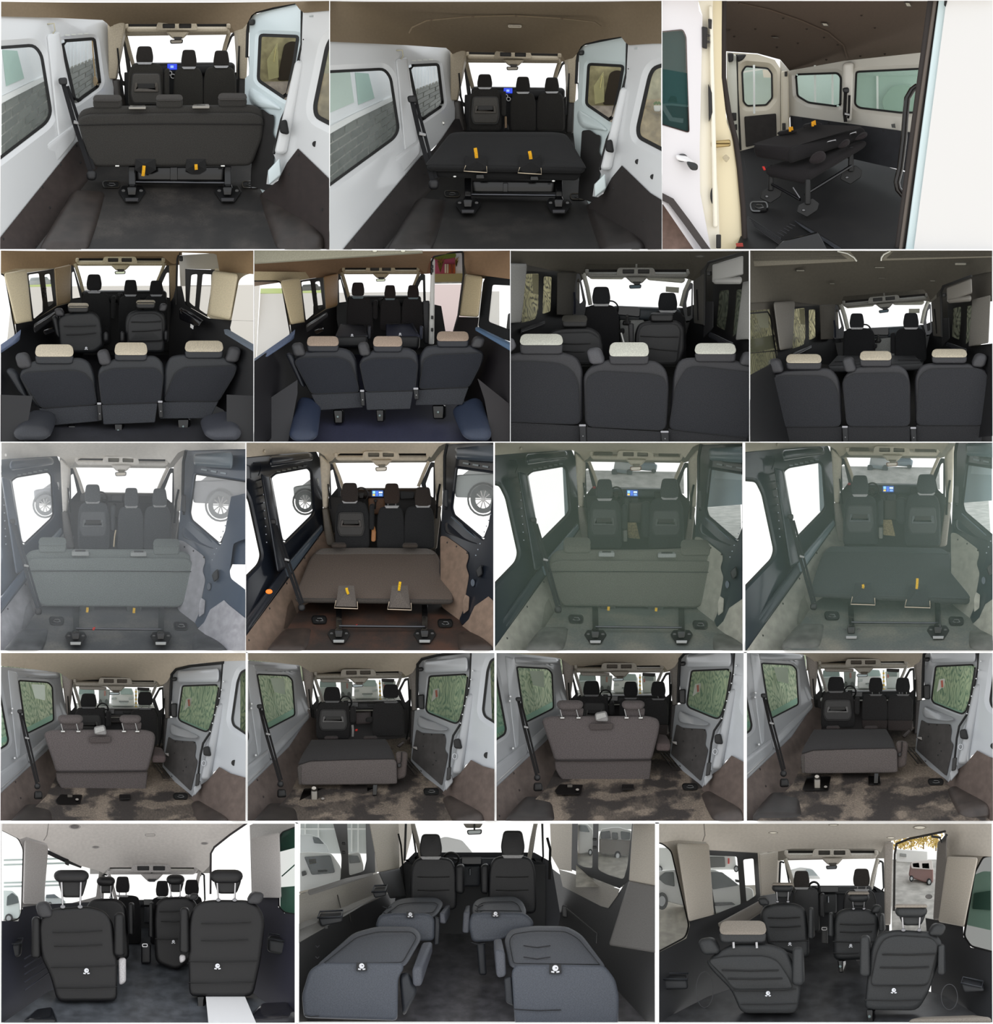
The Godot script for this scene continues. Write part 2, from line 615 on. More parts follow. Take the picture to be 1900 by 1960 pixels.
# ---------------------------------------------------------------- scene
func _ready():
	var cam := Camera3D.new()
	cam.fov = 1.2
	cam.near = 5.0
	cam.far = 600.0
	cam.position = Vector3(0,980 * S, 980 * S / tan(deg_to_rad(0.6)))
	add_child(cam)
	cam.current = true
	var env := Environment.new()
	var sm := ProceduralSkyMaterial.new()
	sm.sky_top_color = Color(0.97,0.985,1.0)
	sm.sky_horizon_color = Color(1.0,1.0,1.0)
	sm.ground_horizon_color = Color(0.97,0.97,0.96)
	sm.ground_bottom_color = Color(0.97,0.96,0.94)
	sm.sky_energy_multiplier = 1.0
	sm.ground_energy_multiplier = 1.0
	var sky := Sky.new()
	sky.sky_material = sm
	env.background_mode = Environment.BG_SKY
	env.sky = sky
	env.tonemap_mode = Environment.TONE_MAPPER_LINEAR
	env.tonemap_exposure = 1.4
	env.volumetric_fog_enabled = true
	env.volumetric_fog_density = 0.0
	env.sdfgi_enabled = true
	env.ssao_enabled = true
	env.ssil_enabled = true
	var we := WorldEnvironment.new()
	we.environment = env
	add_child(we)
	frame_bars()
	box_1(); box_2(); box_3(); box_4(); box_5(); box_6(); box_7()
	box_8(); box_9(); box_10(); box_11()
	box_12(); box_13(); box_14(); box_15()
	box_16(); box_17(); box_18()
func frame_bars():
	box(0,0,1900,[-5,-5,1905,1965], "")
	var n := 0
	for b in [[0,-1,1900,1],[0,477,1900,479],[0,845.5,1900,847],[0,1245,1900,1250],[0,1571,1900,1576.5],[0,1958,1900,1962],
		[630,0,631.2,478],[1266,0,1267.2,478],[485,478,486,846],[976,478,977,846],[1434,478,1435.2,846],
		[469.5,846,470.5,1246],[944,846,947,1246],[1421,846,1426,1246],
		[470,1248,473.5,1572],[946,1248,950,1572],[1423,1248,1429,1572],
		[-1,1574,1.5,1960],[564,1574,571.5,1960],[1253.5,1574,1261,1960]]:
		n += 1
		one("trim_%d" % (10 + n), "thin white divider bar number %d of the display wall" % n, "trim", bar(b[0], b[1], b[2], b[3],-4,160,0.02), "matte:f4f4f4", "", "structure")
# ---------------------------------------------------------------- builders used in several boxes
# a fixed window: opening o (outline), on the plane q; reveal of the wall colour, black rubber, pane
func window(label: String, o: PackedVector2Array, q, rim: float, recess: float, wall: String, pane := "glass:e8f4f0:0.05", rubber := 17.0, seal := "rubber:131313"):
	o = cw(o)
	var t := T("window_%d" % (names.get("win", 0) + 1), label, "window", "", "structure")
	names["win"] = names.get("win", 0) + 1
	if rim > 0.0: t.p("reveal", funnel(grow(o, rim), o, q, recess), wall)
	var qq = (q + Vector3(recess, 0,0)) if q is Vector3 else q + recess
	t.p("gasket", hoop(grow(o, -rubber), rubber + 1.5, (qq - Vector3(6,0,0)) if qq is Vector3 else qq - 6,14.0), seal)
	t.p("pane", sheet(grow(o, -rubber * 0.5),[], qq, 3.0), pane)
	put(t)
# the shelf over the windscreen with its console, two vents, strut and lamp pod; s = 1 gives a console 235 units wide
func overhead(cx: float, y: float, s: float, x0: float, x1: float, z: float, col: String, dark: String, label := "overhead shelf with centre console and two vents", pocket := false):
	var t := T("overhead_console", label, "console")
	t.p("shelf", block([x0, y + 8 * s, x1, y + 8 * s, x1 - 18 * s, y + 38 * s, x0 + 18 * s, y + 38 * s], z, [x0 + 6, y - 2 * s, x1 - 6, y - 2 * s, x1 - 26 * s, y + 30 * s, x0 + 26 * s, y + 30 * s], z + 90,0.4), col)
	t.p("shelf_back", sheet([x0 + 10 * s, y - 14 * s, x1 - 10 * s, y - 14 * s, x1 - 10 * s, y + 12 * s, x0 + 10 * s, y + 12 * s],[], z + 60,6), "matte:1d1b19" if not pocket else col)
	for sg in [-1.0,1.0]:
		var e: float = (x1 if sg > 0 else x0)
		t.p("bracket", block([e - 22 * s, y - 14 * s, e, y - 14 * s, e, y + 14 * s, e - 22 * s, y + 14 * s] if sg > 0 else [e, y - 14 * s, e + 22 * s, y - 14 * s, e + 22 * s, y + 14 * s, e, y + 14 * s], z - 4,[e - 24 * s, y - 16 * s, e - 4 * s, y - 16 * s, e - 4 * s, y + 12 * s, e - 24 * s, y + 12 * s] if sg > 0 else [e + 4 * s, y - 16 * s, e + 24 * s, y - 16 * s, e + 24 * s, y + 12 * s, e + 4 * s, y + 12 * s], z + 60,0.3), col)
		if pocket:
			var xa: float = cx + sg * 150 * s
			t.p("net_pocket", sheet(rect(min(xa, e - sg * 30 * s), y - 12 * s, max(xa, e - sg * 30 * s), y + 8 * s, 6),[], z - 3,4), "fabric:6b675c")
	var v1 := rect(cx - 84 * s, y - 15 * s, cx - 12 * s, y + 12 * s, 5 * s)
	var v2 := rect(cx + 10 * s, y - 15 * s, cx + 82 * s, y + 12 * s, 5 * s)
	t.p("pod", sheet(rnd([cx - 112 * s, y - 24 * s, cx + 108 * s, y - 24 * s, cx + 122 * s, y + 22 * s, cx - 124 * s, y + 22 * s],16 * s),[v1, v2], z - 40,50), col)
	for v in [v1, v2]:
		var i := t.p("vent", sheet(grow(v, -0.5),[], z - 12,6), dark)
		for j in 2:
			var yy: float = y - 6 * s + j * 11 * s
			t.p("louvre", bar(v[0].x + 4 * s, yy, v[0].x + 62 * s, yy + 2.5 * s, z - 24,10,0.1), dark, i)
	t.p("strut", bar(cx - 5 * s, y - 78 * s, cx + 7 * s, y - 20 * s, z + 10,20,0.3), col)
	t.p("lamp_pod", block([cx - 66 * s, y + 30 * s, cx + 72 * s, y + 30 * s, cx + 34 * s, y + 74 * s, cx - 26 * s, y + 74 * s], z - 30,[cx - 76 * s, y + 26 * s, cx + 80 * s, y + 26 * s, cx + 40 * s, y + 66 * s, cx - 32 * s, y + 66 * s], z + 60,0.25), col)
	t.p("lamp_lens", block([cx - 22 * s, y + 62 * s, cx + 30 * s, y + 62 * s, cx + 22 * s, y + 80 * s, cx - 14 * s, y + 80 * s], z - 40,[cx - 22 * s, y + 62 * s, cx + 30 * s, y + 62 * s, cx + 22 * s, y + 78 * s, cx - 14 * s, y + 78 * s], z - 10,0.2), dark)
	put(t)
func mirror(x0, y0, x1, y1, z, col := "plastic:1a1a1a", glass := "metal:8d8f90"):
	var t := T("rear_view_mirror", "small rear-view mirror hanging below the console", "mirror")
	var h: float = y1 - y0
	t.p("stem", tube([(x0 + x1) * 0.5, y0 - h * 0.9, z + 20, (x0 + x1) * 0.5, y0 + h * 0.3, z + 14], h * 0.16), col)
	t.p("housing", pad(rnd([x0, y0 + h * 0.15, x1, y0, x1 - h * 0.1, y1 - h * 0.1, x0 + h * 0.15, y1], h * 0.35), z, 16,3), col)
	t.p("mirror_glass", pad(rnd([x0 + h * 0.2, y0 + h * 0.28, x1 - h * 0.2, y0 + h * 0.16, x1 - h * 0.28, y1 - h * 0.24, x0 + h * 0.3, y1 - h * 0.14], h * 0.3), z - 2,4,1), glass)
	put(t)
# a seat seen from behind. b = back x0, y0, x1, y1; h = head restraint x0, y0, x1, y1; o: style flags
func seat(label: String, b: Array, h: Array, z: float, mat: String, o := {}):
	var t := T("front_seat" if not o.has("name") else o.name, label, "seat", o.get("group", ""))
	var w: float = b[2] - b[0]
	var ht: float = b[3] - b[1]
	var tp: float = o.get("taper", 0.1) * w
	var foot: float = o.get("foot", 0.0) * w
	var lean: float = o.get("lean", 0.0)
	var q := Vector3(z - lean * b[3],0, lean)
	var out := rnd([b[0] + tp * 1.1, b[1] + ht * 0.03, b[0] + w * 0.35, b[1], b[2] - w * 0.35, b[1], b[2] - tp * 1.1, b[1] + ht * 0.03, b[2] - tp * 0.2, b[1] + ht * 0.22, b[2], b[1] + ht * 0.6, b[2] - foot, b[3], b[0] + foot, b[3], b[0], b[1] + ht * 0.6, b[0] + tp * 0.2, b[1] + ht * 0.22], w * 0.13)
	var bi := t.p("backrest", pad(out, q, 110, w * 0.06, w * 0.03, w * 0.2), mat)
	var hw: float = h[2] - h[0]
	var hh: float = h[3] - h[1]
	var hm: String = o.get("head", mat)
	var hx: float = (h[0] + h[2]) * 0.5
	if o.has("post"):
		for sg in [-1.0,1.0]:
			t.p("post", tube([hx + sg * hw * 0.24, h[1] + hh * 0.7, z + 30, hx + sg * hw * 0.24, b[1] + 14, z + 40], hw * 0.035), "metal:b9b9bb")
	t.p("guide", pad(rnd([hx - hw * 0.46, b[1] - hh * 0.03, hx + hw * 0.46, b[1] - hh * 0.03, hx + hw * 0.36, b[1] + hh * 0.1, hx - hw * 0.36, b[1] + hh * 0.1],4), zz(q, 0, b[1]) - 6,14,2), o.get("guide", "plastic:a9a9ab"))
	t.p("headrest", pad(rnd([h[0] + hw * 0.12, h[1], h[2] - hw * 0.12, h[1], h[2], h[1] + hh * 0.62, h[2] - hw * 0.06, h[3] - hh * 0.06, h[2] - hw * 0.2, h[3], h[0] + hw * 0.2, h[3], h[0] + hw * 0.06, h[3] - hh * 0.06, h[0], h[1] + hh * 0.62], hw * 0.16), zz(q, 0, h[1]) + 6,70, hw * 0.09, hw * 0.04, hw * 0.25), hm)
	if o.has("shell"):          # hard back plate with a grab pocket
		var c: Array = o.shell
		var sw: float = c[2] - c[0]
		var sh: float = c[3] - c[1]
		var pk := rnd([c[0] + sw * 0.13, c[1] + sh * 0.32, c[0] + sw * 0.2, c[1] + sh * 0.3, c[0] + sw * 0.2, c[1] + sh * 0.5, c[2] - sw * 0.2, c[1] + sh * 0.5, c[2] - sw * 0.2, c[1] + sh * 0.3, c[2] - sw * 0.13, c[1] + sh * 0.32, c[2] - sw * 0.1, c[1] + sh * 0.62, c[0] + sw * 0.1, c[1] + sh * 0.62],5)
		var plate := rnd([c[0] + sw * 0.06, c[1], c[2] - sw * 0.06, c[1], c[2], c[1] + sh * 0.7, c[2] - sw * 0.08, c[3], c[0] + sw * 0.08, c[3], c[0], c[1] + sh * 0.7], sw * 0.09)
		var pm: String = o.get("shellmat", "plastic:3a3937")
		var si := t.p("back_shell", pad(plate, q - Vector3(w * 0.07,0,0),30,7), pm)
		t.p("rim", hoop(grow(plate, -5),9, q - Vector3(w * 0.06,0,0),20), o.get("rimmat", "plastic:2a2928"), si)
		t.p("grab_pocket", pad(pk, q - Vector3(w * 0.07 + 9,0,0),14,3), o.get("pocketmat", "plastic:4a4947"), si)
		t.p("pocket_recess", pad(rect(c[0] + sw * 0.22, c[1] + sh * 0.33, c[2] - sw * 0.22, c[1] + sh * 0.5,6), q - Vector3(w * 0.07 + 3,0,0),8,2), "plastic:1f1e1d", si)
	if o.has("seams"):
		for yy in o.seams:
			t.p("seam", tube([b[0] + w * 0.16, yy, zz(q, 0, yy) - w * 0.03, b[0] + w * 0.5, yy + 3, zz(q, 0, yy) - w * 0.045, b[2] - w * 0.16, yy, zz(q, 0, yy) - w * 0.03],2.6, false, 6), o.get("seammat", "leather:0c0c0d"), bi)
	if o.has("skirt"):
		t.p("skirt", block([b[0] + foot, b[3] - 4, b[2] - foot, b[3] - 4, b[2] - foot - 6, o.skirt, b[0] + foot + 6, o.skirt], z - 2,[b[0] + foot, b[3] - 4, b[2] - foot, b[3] - 4, b[2] - foot, o.skirt, b[0] + foot, o.skirt], z + 90,0.15), o.get("skirtmat", "fabric:3c3534"))
	if o.has("arm"):            # folded-up arm rests: list of x0, y0, x1, y1
		for c in o.arm:
			t.p("arm_rest", block([c[0], c[1] + 8, c[2], c[1], c[2], c[3], c[0], c[3] - 6], z - 30,[c[0] + 4, c[1] + 4, c[2] + 4, c[1] - 4, c[2] + 4, c[3] - 10, c[0] + 4, c[3] - 14], z + 60,0.4), o.get("armmat", mat))
	if o.has("base"):
		var c: Array = o.base
		t.p("seat_base", block([c[0], c[1], c[2], c[1], c[2], c[3], c[0], c[3]], z + 20,[c[0], c[1], c[2], c[1], c[2], c[3], c[0], c[3]], z + 160,0.2), o.get("basemat", "plastic:161616"))
	put(t)
# a bench or captain's-seat head restraint with a visible top: top from y0 to ym, face from ym to y1
func headcap(t: Th, x0, y0, x1, ym, y1, z, side: String, top: String, dep := 110.0, sk := 0.0):
	var w: float = x1 - x0
	var h: float = ym - y0
	var i := t.p("headrest", pad(rnd([x0 + w * 0.03, ym - 10, x1 - w * 0.03, ym - 10, x1, ym + 4, x1 - w * 0.02, y1 - 8, x1 - w * 0.1, y1, x0 + w * 0.1, y1, x0 + w * 0.02, y1 - 8, x0, ym + 4], w * 0.06), z, dep, min(14.0, (y1 - ym) * 0.3)), side)
	var g := dep * 0.8 / h
	t.p("top_pad", pad(rnd([x0 + w * 0.12 + sk, y0, x1 - w * 0.12 + sk, y0, x1 - w * 0.03 + sk * 0.8, y0 + h * 0.18, x1 + 1, ym - h * 0.3, x1 - w * 0.03, ym - h * 0.04, x1 - w * 0.1, ym + 2, x0 + w * 0.1, ym + 2, x0 + w * 0.03, ym - h * 0.04, x0 - 1, ym - h * 0.3, x0 + w * 0.03 + sk * 0.8, y0 + h * 0.18], w * 0.07), Vector3(z - 8 + g * ym, 0,-g),24,6,10,30), top, i)
# floor anchor dish
func anchor(cx, cy, w, h, q, label := "oval black cargo ring recessed in the floor", rim := "rubber:0c0c0c"):
	var t := T("floor_anchor", label, "anchor")
	var o := rnd([cx - w * 0.5, cy - h * 0.2, cx - w * 0.4, cy - h * 0.5, cx + w * 0.4, cy - h * 0.5, cx + w * 0.5, cy - h * 0.1, cx + w * 0.45, cy + h * 0.5, cx - w * 0.42, cy + h * 0.5], h * 0.3)
	var z := zz(q, cx, cy)
	var up := Vector3(-8,0,0)
	t.p("dish", sheet(o, [], q + up, 6), rim)
	t.p("dish_rim", hoop(grow(o, -h * 0.1),2 + h * 0.1, q + up * 1.8,8), "gloss:1c1c1c")
	t.p("ring", tube([cx - w * 0.2, cy + h * 0.05, z - 26, cx - w * 0.1, cy - h * 0.16, z - 22, cx + w * 0.15, cy - h * 0.16, z - 22, cx + w * 0.25, cy + h * 0.1, z - 26, cx, cy + h * 0.22, z - 28], h * 0.08, true, 6), "metal:6a6a6a")
	put(t)
# the two-legged bench undercarriage: legs at x of feet, plates, cross bar, under panel
func undercarriage(t: Th, lx: float, rx: float, yt: float, yb: float, z: float, F: Vector3, w := 1.0, bright := "metal:3a3a3c", plate := "plastic:0c0c0d"):
	for sg in [-1.0,1.0]:
		var x: float = lx if sg < 0 else rx
		var fz := zz(F, x, yb - 50 * w) - 24
		var i := t.p("leg", block([x - 22 * w, yt, x + 18 * w, yt, x + 20 * w, yb - 70 * w, x - 20 * w, yb - 70 * w],[z + 8, z + 8, fz - 10, fz - 10],[x - 22 * w, yt, x + 18 * w, yt, x + 18 * w, yb - 90 * w, x - 18 * w, yb - 90 * w],[z + 60, z + 60, fz + 40, fz + 40],0.15), "gloss:0b0b0c")
		var pl := rnd([x - 80 * w, yb - 62 * w, x - 58 * w, yb - 96 * w, x + 56 * w, yb - 96 * w, x + 78 * w, yb - 62 * w, x + 38 * w, yb, x - 38 * w, yb],8 * w)
		var pi := t.p("floor_plate", pad(pl, F - Vector3(24,0,0),18,5), plate)
		t.p("foot", block([x - 32 * w, yb - 84 * w, x + 28 * w, yb - 84 * w, x + 22 * w, yb - 34 * w, x - 26 * w, yb - 34 * w], fz - 46,[x - 26 * w, yb - 110 * w, x + 22 * w, yb - 110 * w, x + 22 * w, yb - 60 * w, x - 26 * w, yb - 60 * w], fz + 20,0.2), "gloss:101011", i)
		t.p("plate_lip", block([x - 40 * w, yb - 24 * w, x + 38 * w, yb - 24 * w, x + 34 * w, yb - 2, x - 38 * w, yb - 2], zz(F, x, yb) - 36,[x - 40 * w, yb - 24 * w, x + 38 * w, yb - 24 * w, x + 34 * w, yb - 6, x - 38 * w, yb - 6], zz(F, x, yb) - 20,0.2), bright, pi)
		for bx in [-50.0,50.0]:
			t.p("bolt", disc(x + bx * w, yb - 66 * w, 13 * w, zz(F, x, yb - 66 * w) - 36,14,9 * w), "metal:4a4a4a", pi)
	t.p("cross_bar", tube([lx, yb - 116 * w, zz(F, lx, yb - 100 * w) - 60, rx, yb - 112 * w, zz(F, rx, yb - 100 * w) - 60],9 * w), "metal:55565a")
# tether pyramid with its yellow pull strap
func tether(t: Th, cx: float, y0: float, y1: float, w: float, z: float, mat: String, sx: float, sy0: float, sy1: float, lean := -6.0):
	var m := MB.new()
	var p := [V(cx - w * 0.5, y0, z), V(cx + w * 0.5, y0, z), V(cx + w * 0.55, y1 - 24, z - 10), V(cx + w * 0.2, y1, z - 10), V(cx - w * 0.2, y1, z - 10), V(cx - w * 0.55, y1 - 24, z - 10)]
	var apex := V(sx, (y0 + y1) * 0.5 - 14, z - 40)
	for i in 6: m.t(p[i], p[(i + 1) % 6], apex, -1)
	for i in range(1,5): m.t(p[0], p[i + 1], p[i],-1)
	var i := t.p("tether_cover", m, mat)
	t.p("pull_strap", strip([sx, sy0, z - 44, sx + lean * 0.4, (sy0 + sy1) * 0.5, z - 58, sx + lean, sy1, z - 54], w * 0.16,5), "fabric:f2b21c", i, "yellow pull strap")
# a lap-and-shoulder belt on the wall: top anchor, webbing, reel
func belt(label: String, top: Array, low: Array, wd: float, mid := 0.5, mat := "fabric:17171a", reel := true):
	var t := T("seat_belt", label, "seat belt")
	var mx: float = lerpf(top[0], low[0], mid)
	var my: float = lerpf(top[1], low[1], mid)
	var mz: float = lerpf(top[2], low[2], mid)
	t.p("webbing", strip([top[0], top[1], top[2], mx - 6, my, mz - 10, low[0], low[1], low[2]], wd, 5), mat)
	t.p("webbing", strip([top[0] + wd * 1.1, top[1] + 30, top[2] + 10, mx + wd * 0.9, my, mz, low[0] + wd * 0.7, low[1] - 20, low[2] + 12], wd * 0.7,5), mat)
	t.p("top_guide", block([top[0] - wd, top[1] - wd * 0.6, top[0] + wd, top[1] - wd * 0.8, top[0] + wd * 1.2, top[1] + wd, top[0] - wd * 0.7, top[1] + wd], top[2] - 24,[top[0] - wd, top[1] - wd * 0.6, top[0] + wd, top[1] - wd * 0.8, top[0] + wd, top[1] + wd * 0.8, top[0] - wd * 0.7, top[1] + wd * 0.8], top[2] + 10,0.4), "plastic:1c1c1e")
	t.p("tongue", slab([mx - wd * 0.3, my - wd * 0.5, mx + wd * 1.3, my, mx + wd * 1.2, my + wd * 0.7, mx - wd * 0.4, my + wd * 0.4], mz - 30, mz - 14,0.3), "metal:8a8a8a")
	if reel: t.p("reel", block([low[0] - wd, low[1] - wd * 0.4, low[0] + wd * 1.3, low[1] - wd * 0.6, low[0] + wd * 1.3, low[1] + wd * 1.8, low[0] - wd * 0.9, low[1] + wd * 1.8], low[2] - 34,[low[0] - wd, low[1] - wd * 0.4, low[0] + wd * 1.3, low[1] - wd * 0.6, low[0] + wd * 1.3, low[1] + wd * 1.6, low[0] - wd * 0.9, low[1] + wd * 1.6], low[2] + 10,0.5), "plastic:1a1a1c")
	put(t)
func steering(cx, cy, rx, ry, z, col := "plastic:222224"):
	var t := T("steering_wheel", "steering wheel partly hidden by the driver seat", "steering wheel")
	var a := []
	for i in 24: a.append_array([cx + rx * cos(TAU * i / 24), cy + ry * sin(TAU * i / 24), z + 20 * sin(TAU * i / 24)])
	t.p("rim", tube(a, 6.5, true), col)
	t.p("hub", pad(rnd([cx - rx * 0.45, cy - ry * 0.3, cx + rx * 0.45, cy - ry * 0.3, cx + rx * 0.3, cy + ry * 0.5, cx - rx * 0.3, cy + ry * 0.5],8), z + 6,16,4), col)
	t.p("column", tube([cx, cy + 6, z + 16, cx, cy + 24, z + 130],12), col)
	for sg in [-1.0,1.0]: t.p("spoke", tube([cx, cy, z + 12, cx + sg * rx, cy + 4, z + 4],5), col)
	put(t)
# row of small round plugs or screws on a plane
func plugs(t: Th, a: Array, r: float, q, mat := "rubber:0d0d0d"):
	for i in range(0, a.size(),2): t.p("plug", disc(a[i], a[i + 1], r, zz(q, a[i], a[i + 1]) - 5,8), mat)
# the round fabric badge: white disc with a dark notch, crossed by two short bars
func badge(t: Th, cx: float, cy: float, r: float, z: float, par := -1, tag := "", q := 0.0):
	if tag != "": t.p("badge_tag", pad(rnd([cx - r * 2.0, cy - r * 1.5, cx + r * 2.0, cy - r * 1.5, cx + r * 2.0, cy + r * 1.7, cx - r * 2.0, cy + r * 1.7],2), z + 2,4,1), tag, par)
	t.p("badge_disc", pad(oval(cx, cy - r * 0.2, r, r, 18), z - 1,4,1), "matte:e8e9ee", par)
	t.p("badge_notch", pad(oval(cx + r * 0.25, cy - r * 0.3, r * 0.3, r * 0.16,10), z - 3,3,0.5), "matte:22232a", par)
	for sg in [-1.0,1.0]: t.p("badge_bar", pad(rnd([cx + sg * r * 0.35, cy + r * 0.85, cx + sg * r * 1.35, cy + r * 0.7, cx + sg * r * 1.35, cy + r * 1.2, cx + sg * r * 0.35, cy + r * 1.35],1), z - 1,4,0.5), "matte:e8e9ee", par)
# an upright head restraint on two posts
func uphead(t: Th, x0, y0, x1, y1, z, mat: String, top: String, py: float, dep := 90.0, posts := true, lower := true):
	var w: float = x1 - x0
	var h: float = y1 - y0
	if lower: t.p("headrest_core", pad(rnd([x0 + w * 0.16, y0 + h * 0.3, x1 - w * 0.1, y0 + h * 0.3, x1 - w * 0.06, y0 + h * 0.75, x1 - w * 0.2, y1 + (py - y1) * 0.6, x0 + w * 0.26, y1 + (py - y1) * 0.6, x0 + w * 0.14, y0 + h * 0.75], w * 0.1), z + 40,70, w * 0.08), mat)
	var i := t.p("headrest", block([x0, y0 + h * 0.12, x1, y0 + h * 0.12, x1 - w * 0.02, y1, x0 + w * 0.03, y1], z, [x0 + w * 0.05, y0 + 2, x1 - w * 0.03, y0 + 2, x1 - w * 0.03, y1 - h * 0.2, x0 + w * 0.05, y1 - h * 0.2], z + dep, 0.6), mat)
	if top != "": t.p("top_pad", block([x0 + w * 0.02, y0 + h * 0.06, x1 - w * 0.02, y0 + h * 0.06, x1 - w * 0.01, y0 + h * 0.26, x0 + w * 0.01, y0 + h * 0.26], z - 3,[x0 + w * 0.07, y0 - 3, x1 - w * 0.05, y0 - 3, x1 - w * 0.05, y0 + h * 0.1, x0 + w * 0.07, y0 + h * 0.1], z + dep, 0.7), top, i)
	if posts:
		for f in [0.24,0.76]:
			t.p("post", tube([x0 + w * f, y1 - h * 0.1, z + 22, x0 + w * (f * 0.9 + 0.06), py, z + 34], w * 0.028), "metal:c4c4c8")
			t.p("post_collar", disc(x0 + w * (f * 0.9 + 0.06), py, w * 0.07, z + 10,14, w * 0.05), "metal:88888c")
# ---------------------------------------------------------------- first row: the white van
func white_shell(c: Dictionary):
	var L := Vector3(657,1.5,-0.46)
	var R := Vector3(3142,-1.5,-0.22)
	var F := Vector3(3000,0,-2.1)
	var body: String = c.body
	var lin: String = c.lin
	# ceiling and coves
	var hl := T("ceiling", "beige fabric headliner, dimness painted in as brown-grey", "ceiling", "", "structure")  # beige lining, its colour darkened to hold the dimness under the roof
	hl.p("lining", lining(-230,[-230,86,0,88,330,92,590,102,600,118,660,188,705,122,1310,122,1330,170,1400,150,1428,84,1460,60,1560,34,1700,12,1720,70,1885,58,2040,56],[L + Vector3(-30,0,0), R + Vector3(-40,0,0), Vector3(1130,0,2.6)],160,90), lin)
	for x in [30,112,170,222,262]: hl.p("plug", disc(x * 1.9,50 + x * 0.09,7, zz(L, x * 1.9,50) - 26,8), "liner:6f5f4a")
	put(hl)
	if c.has("lamp"):
		var cl := T("ceiling_lamp", "narrow white lamp strip set in the headliner", "lamp")
		cl.p("bezel", hoop(rect(975,-48,1050,-40,3),5,960,8), "plastic:b8b0a0")
		cl.p("lens", pad(rect(975,-48,1050,-40,3),958,8,2), "plastic:8d8370")
		put(cl)
		var hs := T("headliner_seam", "curved raised seam with clips across the headliner", "seam")
		hs.p("seam", tube([340,20,700,360,-20,720,450,-66,760,700,-98,820,1000,-112,810,1300,-100,800,1520,-78,700,1560,-50,660],5), lin)
		for x in [480,745,1020,1310,1600]: hs.p("clip", disc(x, -60 - 50 * sin((x - 400) * 0.0025),8,760,6), "liner:57493a")
		put(hs)
	# left wall with two windows
	var w1 := rnd([-340,290,190,243,236,300,292,640,265,700,-340,1180],34)
	var w2 := rnd([334,218,535,200,569,460,556,488,418,592],24)
	var wl := T("wall_left", "white painted metal left side wall with window openings", "wall", "", "structure")
	wl.p("body_side", sheet([-420,80,330,90,590,100,640,185,640,620,430,830,-30,1420,-420,1900],[grow(w1,34), grow(w2,20)], L, 16), body)
	wl.p("roof_rail", block([-220,96,330,112,330,150,-220,150],[300,1120,1120,300],[-220,88,590,100,590,152,-220,130],[330,1520,1520,330],0.3), body)
	wl.p("sill", block([-220,1190,425,700,432,792,-220,1640],[0,890,860,0],[-220,1170,425,690,425,740,-220,1400],[60,940,940,60],0.35), body)
	wl.p("pillar", block([262,190,330,170,420,770,330,810],[940,1030,880,760],[250,190,335,170,425,770,320,810],[980,1080,930,800],0.4), body)
	for x in [0,36,72,108]: wl.p("slot", sheet(rect(362 + x, 186 - x * 0.1,388 + x, 194 - x * 0.1,3),[], L + Vector3(-14,0,0),4), "gloss:dfe2dc")
	wl.p("pull_loop", tube([262,128,990,300,124,1000,306,165,1000,288,190,990],4), "metal:b6b19a")
	put(wl)
	window("large left rear window with black rubber seal", w1, L, 34,26, body)
	window("smaller left front window with black rubber seal", w2, L, 20,20, body)
	var tl := T("trim_3", "dark brown hardboard panel along the left wall", "trim", "", "structure")
	tl.p("panel", sheet([-220,1650,0,1362,430,808,500,770,560,690,640,560,700,560,640,1000,700,1000,700,1470,-220,1700],[], L + Vector3(-14,0,0),10), c.board)
	plugs(tl, [18,1368,280,1186,340,938,204,1412,238,1070,452,925,430,828],8, L + Vector3(-14,0,0))
	put(tl)
	# wheel arches and floor
	var ar: String = c.arch
	one("wheel_arch_cover", "black moulded wheel arch cover beside the left hardboard", "cover", block([225,1400,520,1400,480,1480,215,1480],-10,[410,1066,606,1078,600,1150,400,1150],700,0.6,0.05), ar)
	one("wheel_arch_cover", "black moulded wheel arch cover behind the sliding door post", "cover", block([1580,1400,1870,1340,1880,1480,1600,1480],-10,[1466,1078,1680,1066,1700,1150,1480,1150],700,0.6,0.05), ar)
	setting("floor", "black rubber load floor with pale scuffs", sheet([150,1500,480,1050,560,940,700,620,1400,620,1470,940,1520,1050,1960,1500],[], F, 20), c.floor)
	anchor(630,1050,100,40, F, "oval black cargo ring left of the bench leg")
	anchor(1430,1050,100,40, F, "oval black cargo ring right of the bench leg")
	# sliding door
	var dw := rnd([1478,184,1712,196,1690,340,1642,574,1618,560,1466,456],26)
	var dr := T("door_1", "white sliding door with a rubber-edged window", "door", "", "structure")
	dr.p("door_skin", sheet([1424,84,1560,40,1690,14,1790,10,1790,300,1720,620,1660,760,1600,1000,1500,1100,1440,1000,1395,640,1398,440,1420,420],[grow(dw, 22)], R + Vector3(10,0,0),14), c.door)
	dr.p("upper_pressing", block([1450,92,1690,50,1700,150,1470,160],[980,620,600,960],[1450,92,1690,50,1700,160,1470,170],[1000,640,640,1000],0.4), c.door)
	dr.p("armrest_pressing", block([1420,520,1560,580,1640,640,1440,612],[840,640,520,800],[1404,450,1560,540,1640,620,1410,600],[980,760,650,960],0.5), c.door)
	dr.p("door_board", pad(rnd([1448,624,1500,618,1540,650,1566,652,1566,700,1556,760,1582,800,1560,930,1560,1100,1430,1060],14), R + Vector3(-16,0,0),10,3), "board:1c1a19")
	dr.p("hinge_block", slab([1416,312,1458,306,1462,430,1424,436],960,1010,0.2), "plastic:161616")
	dr.p("seal", tube([1692,10,600,1560,38,800,1450,62,960,1424,92,990,1412,170,1000,1408,320,990],9), "rubber:0d0d0d")
	dr.p("seal", tube([1726,20,530,1724,250,480,1700,360,470,1648,588,480,1608,680,520,1580,800,520,1566,880,520],7), "rubber:101010")
	dr.p("roller", slab([1420,104,1456,100,1456,134,1420,138],930,960,0.4), "plastic:121212")
